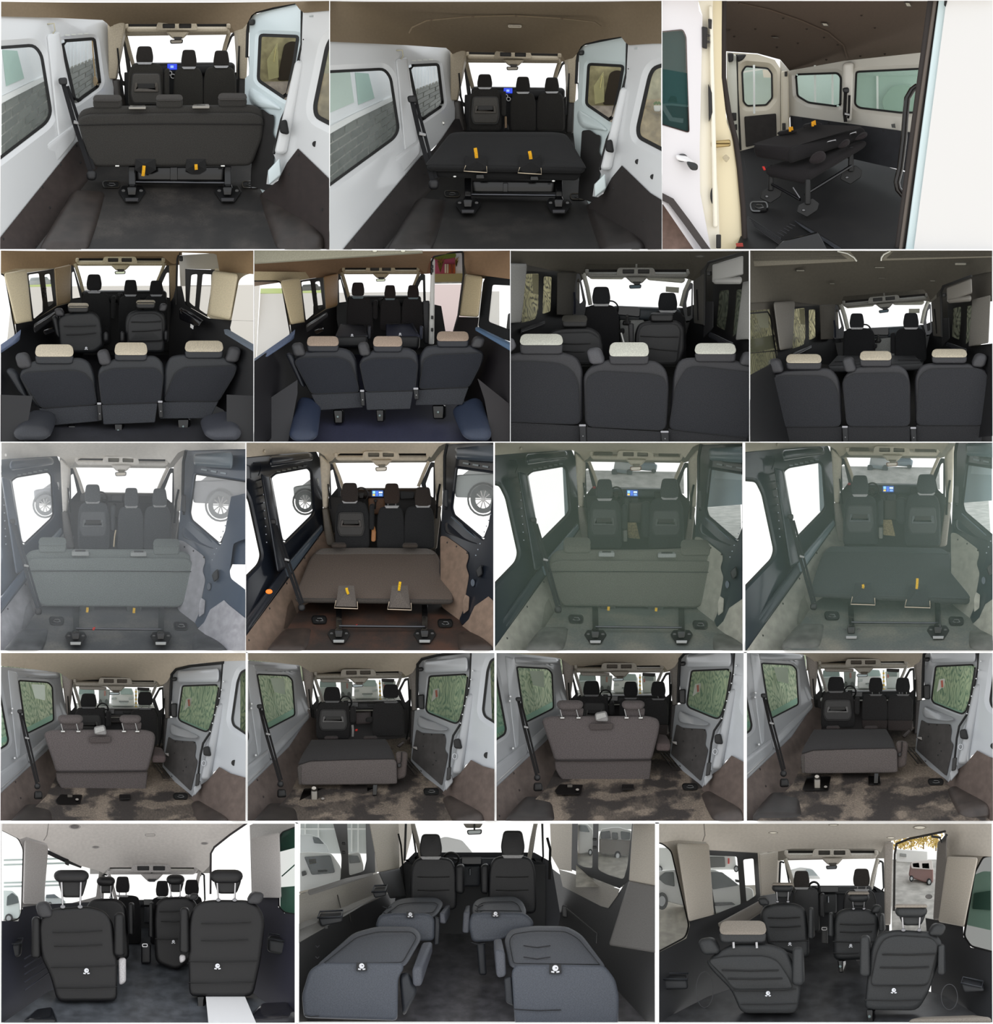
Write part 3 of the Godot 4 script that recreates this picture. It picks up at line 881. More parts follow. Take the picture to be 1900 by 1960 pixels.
	put(dr)
	window("sliding door window with black rubber seal", dw, R + Vector3(10,0,0),22,18, c.door)
	# rear quarter on the right
	var w3 := rnd([2200,100,1890,206,1862,260,1790,610,1800,672,2200,880],34)
	var wr := T("wall_right", "white painted right rear quarter with door post", "wall", "", "structure")
	wr.p("quarter_panel", sheet([1732,62,2300,40,2300,1320,1885,1036,1706,856,1660,950,1640,980,1560,1056,1522,1050,1532,970,1584,930,1560,870,1588,720,1650,596,1724,280],[grow(w3,42)], R + Vector3(-24,0,0),16), body)
	wr.p("door_post", slab([1690,340,1748,340,1640,880,1566,880],440,520,0.4), body)
	wr.p("post_foot", slab([1530,975,1600,900,1610,1000,1536,1060],420,470,0.25), c.door)
	wr.p("pull_loop", tube([1770,90,420,1830,84,400,1832,118,400,1790,126,410],4), "metal:aeb6b6")
	wr.p("door_stop", slab([1600,690,1640,678,1656,770,1600,760],390,450,0.35), "rubber:0c0c0d")
	plugs(wr, [1803,823,1598,810],17, R + Vector3(-24,0,0))
	plugs(wr, [1735,222,1712,340,1660,580,1632,658,1624,700],4, R + Vector3(-60,0,0))
	if c.has("lamp"): plugs(wr, [1900,920],17, R + Vector3(-24,0,0))
	put(wr)
	window("rear right quarter window with thick black seal", w3, R + Vector3(-24,0,0),42,30, body, "glass:e8f4f0:0.05", 24)
	var tr := T("trim_4", "dark brown hardboard panel on the right quarter", "trim", "", "structure")
	tr.p("panel", sheet([1704,848,1885,1024,2040,1120,2040,1480,1500,1480,1500,1100,1590,1030,1640,930],[], R + Vector3(-36,0,0),10), c.board2)
	plugs(tr, [1710,884,1654,996,1846,1200],8, R + Vector3(-36,0,0))
	put(tr)
	# cab: pillars, windscreen surround, side glass, dashboard
	var pl := T("pillar_trim", "beige and grey left door pillar trim behind the driver", "pillar")
	pl.p("upper_trim", block([604,96,706,118,652,440,612,440],1380,[604,96,720,130,660,440,612,440],1500,0.1), c.pillar)
	pl.p("lower_trim", block([630,440,668,440,700,640,640,640],1390,[630,440,690,440,720,640,640,640],1500,0.3), "plastic:4a4642")
	pl.p("belt_strip", strip([662,262,1370,676,400,1370,690,520,1370],9), "fabric:111111")
	put(pl)
	var pr := T("pillar_trim", "beige door pillar trim beside the passenger seats", "pillar")
	pr.p("upper_trim", block([1352,150,1420,120,1404,440,1366,440],1330,[1330,150,1420,120,1404,440,1350,440],1460,0.1), c.pillar)
	pr.p("lower_trim", slab([1350,430,1402,430,1396,640,1344,640],1340,1450,0.3), "plastic:2b2927")
	pr.p("belt_strip", strip([1362,250,1320,1358,400,1320,1352,520,1320],9), "fabric:111111")
	put(pr)
	var dl := T("door_2", "driver door with dark window frame", "door", "", "structure")
	dl.p("frame", sheet(rnd([664,186,712,190,752,470,690,480,664,400],14),[rnd([673,204,690,206,722,446,694,452,675,390],8)],1580,20), "plastic:1e1d1c")
	dl.p("pane", sheet([673,204,690,206,722,446,694,452],[],1590,3), "glass:dfeeee:0.06")
	put(dl)
	var dp := T("door_3", "passenger door with dark window frame", "door", "", "structure")
	dp.p("frame", sheet(rnd([1352,168,1320,172,1262,280,1300,460,1356,440],14),[rnd([1342,186,1322,194,1284,290,1312,430,1344,424],8)],1580,20), "plastic:1e1d1c")
	dp.p("pane", sheet([1342,186,1322,194,1284,290,1312,430,1344,424],[],1590,3), "glass:dfeeee:0.06")
	put(dp)
	var ws := T("window_90", "wide windscreen with beige pillars", "window", "", "structure")
	ws.p("pane", sheet(rnd([720,178,1285,170,1330,360,740,360],20),[],1640,3), "glass:ffffff:0.05")
	ws.p("pillar", tube([704,176,1560,730,280,1560,752,360,1560],12), c.pillar)
	ws.p("pillar", tube([1304,168,1560,1282,240,1560,1268,300,1560],12), c.pillar)
	ws.p("header", slab([700,160,1310,156,1300,184,712,192],1500,1560,0.4), c.pillar)
	put(ws)
	var da := T("dashboard", "black dashboard with a lit blue screen between the seats", "dashboard")
	da.p("top", block([740,352,1340,346,1340,420,740,420],1480,[750,342,1330,340,1330,420,750,420],1600,0.3), "plastic:1c1c1d")
	da.p("fascia", bar(700,400,1350,640,1520,60,0.1), "plastic:0e0e0f")
	da.p("screen", pad(rect(948,352,1004,386,4),1470,10,2), "screen:1838c8")
	da.p("screen_block", pad(rect(966,362,984,376,2),1467,4,1), "screen:86a8ff")
	for x in [962,980]: da.p("vent_ring", hoop(oval(x, 405 + (x - 962),10,10,14),4,1465,8), "metal:c0c0c0")
	put(da)
	overhead(1005,136,1.0,700,1312,1440, c.pillar, "plastic:241f1a")
	mirror(962,210,1040,238,1420, "plastic:242220", "metal:7a756c")
	setting("trim_6", "headliner end over the windscreen", sheet([560,-100,1460,-100,1460,170,1300,172,720,180,560,190],[],1680,10), lin)
	one("dark_backing", "added black sheet for the shade below the dashboard", "panel", bar(600,540,1560,1100,1610,20,0.05), "plastic:090909")  # dark sheet put in where only shade shows under the dashboard
	# outside on the left: block-work building with a white-framed window
	var B := L + Vector3(480,0,0)
	var bt := T("brick_building", "dark block-work wall with white cladding and window", "building")
	bt.p("wall_core", sheet([-380,560,250,380,640,220,640,640,330,760,-380,1300],[], B + Vector3(24,0,0),12), "matte:d6d5cc")
	var rng := RandomNumberGenerator.new(); rng.seed = 3
	for r in 8:
		for i in 13:
			var u0: float = -360.0 + i * 76.0 + (38.0 if r % 2 == 1 else 0.0)
			var a := course(u0 + 3, r * 62.0 + 4); var b := course(u0 + 72, r * 62.0 + 4)
			var cc := course(u0 + 72, r * 62.0 + 57); var d := course(u0 + 3, r * 62.0 + 57)
			bt.p("brick", sheet([a.x, a.y, b.x, b.y, cc.x, cc.y, d.x, d.y],[], B + Vector3(-rng.randf() * 3,0,0),14),["plastic:63665f", "plastic:5a5d57", "plastic:6b6e67"][rng.randi() % 3])
	bt.p("cladding", sheet([-380,0,640,0,640,262,250,430,-380,826],[], B + Vector3(6,0,0),10), "matte:f2f5f6")
	for i in 14: bt.p("cladding_rib", strip([300 + i * 20,40, zz(B, 300 + i * 20,40) - 8,308 + i * 20,410 - i * 8, zz(B, 308 + i * 20,410) - 8],4,8), "matte:d4dade")
	bt.p("sill", sheet([-380,770,0,545,240,425,245,452,0,585,-380,830],[], B + Vector3(-22,0,0),30), "matte:eef0ee")
	var fr := bt.p("window_frame", sheet([-380,230,130,252,186,446,-380,740],[], B + Vector3(-8,0,0),12), "matte:eef2f4")
	bt.p("pane", sheet([-370,262,-30,272,0,470,-370,650],[], B + Vector3(-14,0,0),4), "matte:c3d6cb", fr)
	bt.p("pane", sheet([2,276,88,280,128,438,26,486],[], B + Vector3(-14,0,0),4), "matte:a9c8bd", fr)
	put(bt)
	if c.has("broom"):
		var br := T("broom", "straw broom leaning on the outside wall", "broom")
		br.p("handle", tube([514,216,1720,522,330,1720,530,420,1720],4), "matte:b3925e")
		br.p("bristles", block([520,420,536,420,556,470,512,486],1700,[524,420,534,420,552,470,514,486],1730,0.4), "matte:a88a5c")
		put(br)
	# outside on the right: pale wall with a dark doorway seen through the door window
	var yd := T("yard_wall", "yellow-grey wall with a dark doorway outside the sliding door", "wall")
	yd.p("wall_face", sheet([1440,170,1740,150,1740,460,1440,470],[],1500,10), "concrete:a8a07a")
	yd.p("doorway", pad(rnd([1580,450,1620,240,1660,220,1720,230,1720,440],20),1480,10,3), "matte:2c2418")
	yd.p("glass_door", pad([1520,330,1582,230,1590,430,1530,445],1470,8,1), "glass:c8c490:0.35")
	yd.p("door_handle", tube([1572,260,1465,1562,340,1465],3), "metal:d0c890")
	put(yd)
	setting("ground", "pale concrete yard outside the sliding door", sheet([1440,456,1740,450,1740,640,1440,640],[],1490,10), "concrete:b9aea0")
	var yr := T("yard_corner", "tan yard corner outside the rear quarter window", "yard")
	yr.p("paving", sheet([1770,420,2040,400,2040,820,1770,760],[],900,10), "concrete:cdb68e")
	yr.p("low_wall", sheet([1770,200,2040,160,2040,430,1770,440],[],930,10), "concrete:c9c2a0")
	if c.has("lamp"):
		yr.p("kerb", strip([1850,460,880,2040,560,880],18,10), "concrete:a58c62")
		yr.p("flower_pot", slab([1900,450,1950,450,1944,490,1906,490],870,900,0.3), "matte:f0efe8")
		for j in 5: yr.p("leaf", disc(1908 + j * 9,440 - (j % 2) * 8,8,868,6), "matte:5f7b3a")
	put(yr)

func course(u: float, y: float) -> Vector2:      # the block courses run down towards the front
	return Vector2(u, (586.0 - u * 0.6 if u < 250.0 else 436.0 - (u - 250.0) * 0.42) + y * (1.0 - u * 0.0011))
func box_1():
	box(0,0,635,[0,1,630,477.5], "in white van, bench upright")
	white_shell({body = "paint:cfd1d2", lin = "liner:7a6a54", board = "board:3c322f", board2 = "board:2a201e", arch = "worn:352d29", floor = "floor:1a1817:3c3834:0.36", door = "paint:cbd8db", pillar = "plastic:b4a892", broom = true})
	belt("black seat belt slung down the left wall", [350,455,880],[514,985,660],26,0.45)
	for s in [["grey cloth driver seat with pocketed hard back", [724,348,932,600],[768,253,870,356], true],["grey cloth middle front seat", [984,374,1156,600],[1028,273,1119,380], false],["grey cloth outer passenger seat", [1158,368,1346,600],[1213,277,1307,384], false]]:
		var o := {}
		if s[3]: o = {shell = [740,410,916,582], shellmat = "plastic:43403b", rimmat = "plastic:1d1b19", pocketmat = "plastic:565049", arm = [[932,380,958,540]]}
		o.head = "fabric:25211d"; o.lean = 0.1
		seat(s[0], s[1], s[2],1250 + (0 if s[3] else 20), "fabric:2f2d28", o)
	bench_up_white()
func bench_up_white():
	var t := T("bench_seat", "charcoal three-place bench with back upright", "bench")
	var m := "fabric:373532"
	t.p("backrest", pad(rnd([436,668,462,622,530,604,700,600,1300,594,1440,592,1492,616,1512,668,1500,790,1436,944,520,950,474,830],40),720,120,26), m)
	t.p("rear_panel", pad(rnd([440,672,500,648,980,642,1440,640,1508,668,1496,790,1434,940,524,946,472,800],30),694,50,16,8,60), m)
	t.p("seam", tube([446,712,690,700,706,682,1000,704,680,1300,706,682,1506,708,690],3), "fabric:181615")
	for h in [[526,536,692,574,614],[888,534,1042,570,612],[1244,526,1410,566,606]]: headcap(t, h[0], h[1], h[2], h[3], h[4],712, m, "fabric:3e3a36")
	for h in [[730,596,832,622],[1095,590,1198,618]]:
		var i := t.p("release_bezel", block([h[0], h[1] + 10, h[2], h[1] + 8, h[2], h[3], h[0], h[3]],684,[h[0] + 8, h[1], h[2] - 6, h[1] - 2, h[2] - 4, h[3] - 10, h[0] + 6, h[3] - 8],730,0.3), "metal:8d8a84")
		t.p("release_lever", bar(h[0] + 26, h[1] + 4, h[2] - 26, h[1] + 10,690,30,0.3), "plastic:1a1918", i)
	t.p("under_panel", bar(770,950,1290,1032,790,20,0.1), "gloss:0d0d0e")
	t.p("under_brace", bar(968,950,1012,1030,770,18,0.2), "gloss:141415")
	undercarriage(t, 752,1302,948,1154,700, Vector3(3000,0,-2.1))
	tether(t, 828,906,992,112,690, "fabric:1d1d1d", 820,944,1004)
	tether(t, 1118,906,994,110,690, "fabric:1d1d1d", 1118,936,968,2)
	for x in [666,1272]: t.p("bolt_cap", pad(rect(x - 12,941, x + 12,950,3),690,8,2), "metal:d8d8d4")
	put(t)
func box_2():
	box(628,0,642,[631,1,1266,477.5], "in white van, bench folded")
	fit(0.8943,0.0183,-0.0134,0.8772,150.9,159.4)
	white_shell({body = "paint:c8cacb", lin = "liner:6e604c", board = "board:2b2625", board2 = "board:201a18", arch = "worn:272220", floor = "floor:141312:2e2b28:0.3", door = "paint:c6d2d2", pillar = "plastic:9e927c", lamp = true})
	plain()
	one("wall_hook", "small chrome hook on the left sill", "hook", slab([640,676,660,682,656,702,644,698],960,990,0.4), "metal:c9c9c4")
	belt("black seat belt slung down the left wall", [470,552,840],[592,1026,560],26,0.42)
	for s in [["grey cloth driver seat with pocketed hard back", [798,486,982,730],[842,409,930,496], true],["grey cloth middle front seat", [1030,512,1178,730],[1062,423,1145,516], false],["grey cloth outer passenger seat", [1182,510,1340,730],[1226,427,1310,516], false]]:
		var o := {}
		if s[3]: o = {shell = [812,540,968,690], shellmat = "plastic:38352f", rimmat = "plastic:171614", pocketmat = "plastic:47423b", arm = [[980,506,1004,650]]}
		o.head = "fabric:1b1815"; o.lean = 0.1
		seat(s[0], s[1], s[2],1250 + (0 if s[3] else 20), "fabric:24221f", o)
	var hb := T("handbrake", "handbrake lever with a tan grip between the front seats", "handbrake")
	hb.p("lever", tube([1006,715,1230,1005,650,1240],7), "leather:7a6348")
	hb.p("boot", slab([992,690,1020,690,1026,730,988,730],1240,1270,0.4), "rubber:111111")
	put(hb)
	var t := T("bench_seat", "charcoal bench with its back folded flat", "bench")
	var m := "fabric:202021"
	var q := Vector3(1860,0,-1.4)
	t.p("folded_back", pad(rnd([550,926,690,746,760,740,1280,742,1350,752,1458,936,1462,950,1000,940,560,936],26), q, 70,22,14,90), m)
	t.p("back_edge", block([552,934,1460,944,1446,984,566,966],[540,540,560,560],[552,930,1460,940,1446,970,566,956],[600,600,640,640],0.5), "fabric:171718")
	t.p("seat_cushion", block([590,966,1440,976,1410,1020,620,1000],600,[590,966,1440,976,1410,1010,620,1000],760,0.4), "fabric:121212")
	t.p("under_panel", bar(815,1020,1290,1086,740,20,0.1), "gloss:0c0c0d")
	t.p("under_brace", bar(990,1030,1018,1086,720,18,0.2), "gloss:151516")
	undercarriage(t, 792,1308,1004,1208,650, Vector3(3382,0,-2.394),0.95)
	for h in [[836,876,970,150,826,834,892],[1144,872,980,152,1134,852,898]]:
		tether(t, h[0], h[1], h[2], h[3] * 0.78,560, "fabric:1a1a1b", h[0] + 4, h[6], h[5],-8)
		t.p("wire_loop", tube([h[0] - h[3] * 0.38, h[2] - 36,545, h[0] - h[3] * 0.46, h[2] - 4,535, h[0] + h[3] * 0.42, h[2] + 4,535, h[0] + h[3] * 0.4, h[2] - 32,545],3), "metal:c8b8a0")
		t.p("latch", block([h[0] + 2, h[2] + 14, h[0] + 44, h[2] + 14, h[0] + 50, h[2] + 40, h[0], h[2] + 40],560,[h[0] + 2, h[2] + 14, h[0] + 44, h[2] + 14, h[0] + 50, h[2] + 40, h[0], h[2] + 40],600,0.2), "gloss:101010")
	for x in [716,1276]: t.p("bolt_cap", disc(x, 996 + (x - 716) * 0.045,10,590,8,6), "metal:cfcfca")
	put(t)
	var sb := T("belt_buckle", "seat belt buckle lying beside the folded bench", "buckle")
	sb.p("buckle", slab([572,1020,600,1010,606,1040,580,1050],640,670,0.3), "plastic:1a1a1a")
	put(sb)
func box_3():
	box(1264,0,636,[1267,1,1900,477.5], "in white van seen through side door")
	var Rw := Vector3(1884,-0.795,0)
	var F := Vector3(3010,0,-2.04)
	var body := "paint:d0c7b2"
	var hl := T("ceiling", "beige fabric headliner, dimness painted in as dark brown", "ceiling", "", "structure")  # beige cloth here too, the dim look is put into its colour
	hl.p("lining", sheet([360,0,1560,0,1500,300,1060,338,745,392,690,330,560,296,380,284],[], Vector3(290,0,2.6),16), "liner:46382c")
	for p in [[518,28],[704,98],[840,158],[940,205],[1018,246],[1152,82],[1230,152],[545,158],[425,200],[790,237],[670,260],[955,330],[1150,310],[1290,298]]: hl.p("clip", disc(p[0], p[1],7,290 + 2.6 * p[1] - 6,8), "liner:2c231b")
	put(hl)
	one("headliner_seam", "curved double seam moulded across the headliner", "seam", tube([450,14,315,620,50,405,800,110,560,960,178,735,1050,250,925,1074,320,1110],6), "liner:4a3c30")
	for c in [[918,122,970,146],[634,200,686,213],[1392,8,1442,38]]:
		var cl := T("ceiling_lamp", ["narrow interior lamp beside the headliner seam", "small interior lamp nearest the back doors", "interior lamp beside the door edge"][[918,634,1392].find(c[0])], "lamp")
		cl.p("bezel", pad(rnd([c[0], c[1], c[2] - 14, c[1] + 2, c[2], c[3], c[0] + 16, c[3] - 2],5),290 + 2.6 * c[1] - 14,14,3), "plastic:3c332a")
		cl.p("lens", pad(rnd([c[0] + 10, c[1] + 5, c[2] - 18, c[1] + 7, c[2] - 8, c[3] - 5, c[0] + 18, c[3] - 6],3),290 + 2.6 * c[1] - 18,8,2), "plastic:a8a293")
		put(cl)
	# back doors
	var bw := rnd([492,364,622,376,646,408,648,550,612,592,500,597,478,572,470,398],12)
	var bd := T("door_1", "cream rear door with a rounded window", "door", "", "structure")
	bd.p("door_skin", sheet([384,286,560,298,660,330,692,380,692,770,700,860,384,900],[grow(bw, 30)],1320,16), body)
	bd.p("door_board", pad(rnd([484,656,668,638,672,790,494,832],8),1296,14,4), "board:2e2a28")
	bd.p("seam", tube([440,300,1306,444,500,1306,462,850,1306],8), "rubber:181612")
	bd.p("edge_post", slab([388,300,438,300,456,850,400,860],1290,1315,0.3), "paint:c9c8ba")
	bd.p("latch", bar(412,634,440,680,1270,30,0.2), "plastic:15120f")
	bd.p("latch", bar(430,700,444,734,1270,30,0.3), "plastic:15120f")
	bd.p("hinge", slab([388,290,424,292,422,340,392,346],1250,1290,0.3), "plastic:13110f")
	bd.p("hinge", slab([440,300,500,298,480,330,446,346],1250,1290,0.3), "plastic:13110f")
	put(bd)
	window("rounded rear door window", bw, 1320,30,22, body, "glass:d8e6de:0.08", 8)
	# far side wall with two windows
	var w1 := rnd([792,410,1020,404,1042,430,1038,596,1010,602,850,580,786,540,778,420],16)
	var w2 := rnd([1122,398,1560,380,1560,640,1380,642,1140,612,1114,590],18)
	var wr := T("wall_right", "white painted far side wall with two windows", "wall", "", "structure")
	wr.p("body_side", sheet([690,330,745,392,1060,338,1620,282,1620,800,1370,746,750,652,692,800],[grow(w1,22), grow(w2,22)], Rw, 16), "paint:ccc8be")
	wr.p("corner_post", slab([696,394,738,392,748,820,694,800],1250,1290,0.3), body)
	wr.p("slot", bar(716,398,732,426,1236,16,0.2), "plastic:1a1815")
	wr.p("slot", bar(702,694,722,734,1236,16,0.2), "plastic:1a1815")
	wr.p("centre_pillar", slab([1046,350,1112,344,1100,690,1052,690],960,1010,0.4), "paint:ccc8be")
	wr.p("sticker", pad([1324,704,1346,700,1350,726,1328,724],770,4,1), "matte:4a4a48")
	put(wr)
	window("far side window next to the rear door", w1, Rw, 22,18, "paint:ccc8be", "glass:d2e4dc:0.12", 10)
	window("far side window next to the grab rail", w2, Rw, 22,18, "paint:ccc8be", "glass:c4dccf:0.16", 10)
	var tl := T("trim_3", "dark grey lower panel on the far wall", "trim", "", "structure")
	tl.p("panel", sheet([748,650,1370,740,1440,752,1440,980,1100,900,700,880,700,800,752,780],[], Rw + Vector3(-12,0,0),10), "board:26272c")
	plugs(tl, [820,672,905,684,968,694,1065,706,1280,742],5, Rw + Vector3(-12,0,0))
	put(tl)
	# buildings reflected and seen outside the far windows
	var ob := T("glass_building", "pale green glazed building outside the far windows", "building")
	for f in [[460,350,650,610,1480, "matte:bccdc4"],[770,396,1050,610,1450, "matte:c2d6cd"],[1100,380,1560,660,1250, "matte:9fbcae"]]:
		ob.p("facade", sheet([f[0], f[1], f[2], f[1], f[2], f[3], f[0], f[3]],[], f[4],10), f[5])
	for x in [540,890,990,1248]: ob.p("mullion", strip([x, 360,1230, x + 2,640,1230],12,8), "matte:eef2ee")
	ob.p("cornice", strip([1110,410,1225,1560,402,1225],30,6), "matte:8fa99c")
	ob.p("bright_panel", sheet([590,384,650,390,650,432,596,430],[],1440,6), "matte:efe4d2")
	ob.p("transom", strip([470,400,1440,650,372,1440],10,6), "matte:eef0ea")
	ob.p("hedge", pad(rnd([1270,560,1330,480,1420,470,1500,520,1560,640,1290,640],30),1215,10,4), "matte:7f9f8c")
	put(ob)
	# floor, step
	setting("floor", "black rubber floor inside", sheet([440,860,700,790,1120,890,1420,980,1420,1440,470,1440],[], F, 20), "floor:0d0c0e:191717:0.3")
	var st := T("step_well", "black ribbed plastic step well by the door", "step")
	st.p("tread", sheet([500,1230,690,1360,770,1250,1080,1440,420,1440,480,1300],[], F + Vector3(-14,0,0),10), "plastic:0e0e10")
	for i in 5: st.p("rib", tube([512 + i * 8,1246 + i * 14,380 - i * 24,690 + i * 4,1366 + i * 12,180 - i * 20],3), "plastic:26262a")
	for i in 4: st.p("rib", tube([770 + i * 12,1262 + i * 10,390 - i * 18,1030 - i * 10,1420,80],3), "plastic:2c2f36")
	for i in 6: st.p("cleat", tube([650 + i * 18,1340 - i * 12,230,690 + i * 16,1362 - i * 14,200],3), "plastic:2a2a2e")
	st.p("well", block([700,1380,900,1330,960,1440,640,1440],90,[700,1370,900,1320,960,1430,640,1430],140,0.2), "gloss:08080a")
	put(st)
	anchor(565,1176,104,58, F, "oval black cargo ring near the step")
	# folded bench
	var t := T("bench_seat", "black folded bench with three head restraints tucked under", "bench")
	var m := "fabric:1d191b"
	t.p("folded_back", block([520,822,740,846,740,930,540,900],[560,480,500,580],[864,706,1172,712,1170,760,880,760],[1000,860,880,1020],0.35), m)
	t.p("back_top", sheet([530,818,866,706,1166,714,738,842],[], Vector3(2150,-0.1,-1.85),8), "fabric:221e1e")
	t.p("back_front", block([740,850,1172,718,1196,780,742,940],[460,820,830,480],[720,840,1150,712,1180,780,720,930],[520,880,880,540],0.5), "fabric:191618")
	t.p("seat_cushion", block([580,945,860,985,820,1064,600,1010],[560,470,480,560],[880,860,1196,782,1200,830,900,920],[900,780,780,880],0.5), "fabric:1e1a1c")
	for h in [[850,848,956,948,470],[1020,782,1092,854,600],[1118,742,1192,806,700]]:
		t.p("headrest", block([h[0], h[1] + 40, h[2] - 20, h[1] + 10, h[2] - 10, h[3] - 20, h[0] - 20, h[3]], h[4],[h[0] + 30, h[1] + 6, h[2], h[1], h[2], h[3] - 30, h[0] + 20, h[3] - 20], h[4] + 70,0.6), "fabric:292224")
	for h in [[956,806,1004,796],[1086,760,1120,750]]:
		t.p("release_handle", tube([h[0], h[1] + 8,560, h[0] + 4, h[1],540, h[2], h[3],560, h[2], h[3] + 8,580],4), "metal:b8b8bc")
	t.p("release_tab", slab([582,948,596,946,606,968,592,972],540,560,0.3), "plastic:d8261c", -1, "red release tab")
	for h in [[700,768,750,720,744],[846,726,880,682,714]]:
		t.p("tether_cover", block([h[0] - 36, h[1] - 14, h[0] + 60, h[1] - 36, h[0] + 90, h[1] - 18, h[0] - 26, h[1] + 4],640,[h[0] - 20, h[1] - 24, h[0] + 50, h[1] - 40, h[0] + 80, h[1] - 24, h[0], h[1] - 10],720,0.4), "fabric:151214")
		t.p("pull_strap", strip([h[2] - 6, h[4] + 4,620, h[2] - 8, h[4] - 20,610, h[2] + 4, h[3] + 4,616, h[2] + 6, h[4] - 4,624],14,5), "fabric:f0a81c", -1, "yellow pull strap")
	for h in [[850,1150,400],[640,1070,560],[1100,960,700]]:
		t.p("floor_plate", pad(rnd([h[0] - 70, h[1] + 60, h[0] - 60, h[1] + 20, h[0] + 20, h[1] - 20, h[0] + 60, h[1] + 10, h[0] + 50, h[1] + 50, h[0] - 10, h[1] + 90],8), h[2] + 30,16,4), "plastic:0b0b0c")
		t.p("leg", block([h[0] - 20, h[1] - 130, h[0] + 8, h[1] - 130, h[0] + 10, h[1] + 20, h[0] - 24, h[1] + 20], h[2] + 10,[h[0] - 20, h[1] - 130, h[0] + 8, h[1] - 130, h[0] + 10, h[1] + 10, h[0] - 24, h[1] + 10], h[2] + 40,0.3), "plastic:0a0a0b")
		t.p("bolt", disc(h[0] - 30, h[1] + 50,10, h[2] + 20,10,7), "metal:6a6a6c")
	t.p("cross_bar", tube([830,1110,430,990,1010,620,1100,940,720],9), "gloss:141416")
	t.p("cross_bar", tube([640,1050,560,800,1140,440],8), "metal:3a3a3e")
	t.p("stay", tube([760,1070,470,800,1130,430],5), "metal:8a8a8e")
	put(t)
	belt("black seat belt hanging between the far windows", [1064,506,930],[1064,690,900],20,0.75, "fabric:130f0e", false)
	# grab rail and door edge on the right
	one("grab_rail", "black tubular grab rail beside the door", "rail", tube([1470,490,330,1440,512,320,1412,560,310,1404,640,300,1392,800,290,1372,960,280,1352,1040,270,1360,1080,270,1394,1118,280],19, false, 12), "gloss:17120f")
	var es := T("door_seal", "black rubber seal down the front door edge", "seal")
	es.p("seal", slab([1528,-10,1596,-10,1400,1440,1336,1440],120,170,0.4), "rubber:2a2320")
	es.p("bright_edge", tube([1572,-10,112,1480,640,112,1372,1440,112],12), "gloss:5a5048")
	put(es)
	var dx := T("door_2", "open white front door skin seen edge-on", "door", "", "structure")
	dx.p("inner_edge", slab([1592,-10,1640,-10,1450,1440,1398,1440],90,150,0.3), "paint:cfe0e2")
	dx.p("door_skin", sheet([1636,-10,1910,-10,1910,1440,1446,1440],[], Vector3(60,-0.01,0),30), "paint:d8d6d4")
	dx.p("edge_cap", pad(rnd([1622,2,1640,2,1630,40,1620,30],4),40,10,2), "rubber:111111")
	put(dx)
	# van side and door jamb on the left
	var vw := rnd([-60,190,126,170,144,210,150,420,162,756,-60,690],14)
	var vs := T("wall_left", "white outer van side with a tinted window", "wall", "", "structure")
	vs.p("body_side", sheet([-80,-10,214,-10,220,60,240,90,224,840,226,1100,290,1440,200,1440,-80,1030],[vw], Vector3(40,0.3,0),20), "paint:dcd8da")
	vs.p("pane", sheet(grow(vw, -2),[], Vector3(52,0.3,0),4), "glass:2c4a48:0.5")
	vs.p("gasket", hoop(vw, 4, Vector3(36,0.3,0),8), "rubber:3a2420")
	put(vs)
	var iv := T("painted_reflection", "painted teal and maroon reflection behind the outer window", "trim")  # reflection on the glass imitated by coloured sheets behind the pane
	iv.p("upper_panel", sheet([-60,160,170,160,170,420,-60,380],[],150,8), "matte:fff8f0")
	iv.p("reflected_middle", sheet([-60,380,170,420,170,600,-60,600],[],150,8), "matte:6d9a9a")
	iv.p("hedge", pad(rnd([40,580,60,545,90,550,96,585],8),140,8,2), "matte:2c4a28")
	iv.p("reflected_roof_line", strip([-60,600,138,60,596,138,165,606,138],12,6), "matte:c8e4e0")
	iv.p("reflected_lower", sheet([-60,600,170,600,170,770,-60,770],[],150,8), "matte:5c2824")
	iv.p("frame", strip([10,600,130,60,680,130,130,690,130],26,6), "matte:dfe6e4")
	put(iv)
	var dh := T("pull_handle", "black-tipped white outer door handle", "handle")
	dh.p("grip", block([84,884,150,920,214,936,90,920],20,[84,880,150,880,214,940,90,910],60,0.5), "paint:e8e6e6")
	dh.p("tip", block([140,918,214,934,214,978,170,978],0,[140,918,214,934,214,970,170,966],60,0.4), "gloss:1d2022")
	dh.p("recess", pad(oval(124,902,30,24),54,6,2), "plastic:4a4a4c")
	put(dh)
	one("sill_moulding", "black sill moulding below the outer door", "moulding", strip([-40,1100,20,60,1150,30,150,1270,40,250,1410,50,280,1450,50],40,20), "plastic:3a3230")
	setting("ground", "cracked pinkish pavement beside the van", sheet([-40,1150,60,1180,240,1440,-40,1440],[], Vector3(700,0,-0.4),10), "concrete:9d8377")
	var jm := T("pillar_jamb", "cream painted door jamb with catches", "pillar")
	jm.p("outer_jamb", sheet([212,-10,300,-10,296,800,330,1100,340,1440,286,1440,226,1100,222,840,240,90],[], Vector3(60,0.35,0),20), "paint:efe8d6")
	jm.p("inner_jamb", sheet([290,-10,360,-10,350,440,380,700,440,860,470,1440,340,1440,320,1100,292,800],[], Vector3(130,0.25,0),20), "paint:e6d8b4")
	jm.p("jamb_ridge", slab([276,30,298,30,330,1300,300,1300],110,170,0.5), "paint:efe8d6")
	jm.p("striker_rail", slab([288,806,400,796,402,836,290,846],150,190,0.3), "metal:b09a6c")
	jm.p("striker_slot", bar(300,816,396,824,146,10,0.3), "metal:5c4c30")
	jm.p("catch", slab([236,150,270,156,266,280,238,272],100,150,0.2), "plastic:181412")
	for y in [196,232]: jm.p("catch_bolt", bar(262, y, 282, y + 14,96,20,0.3), "plastic:241f1c")
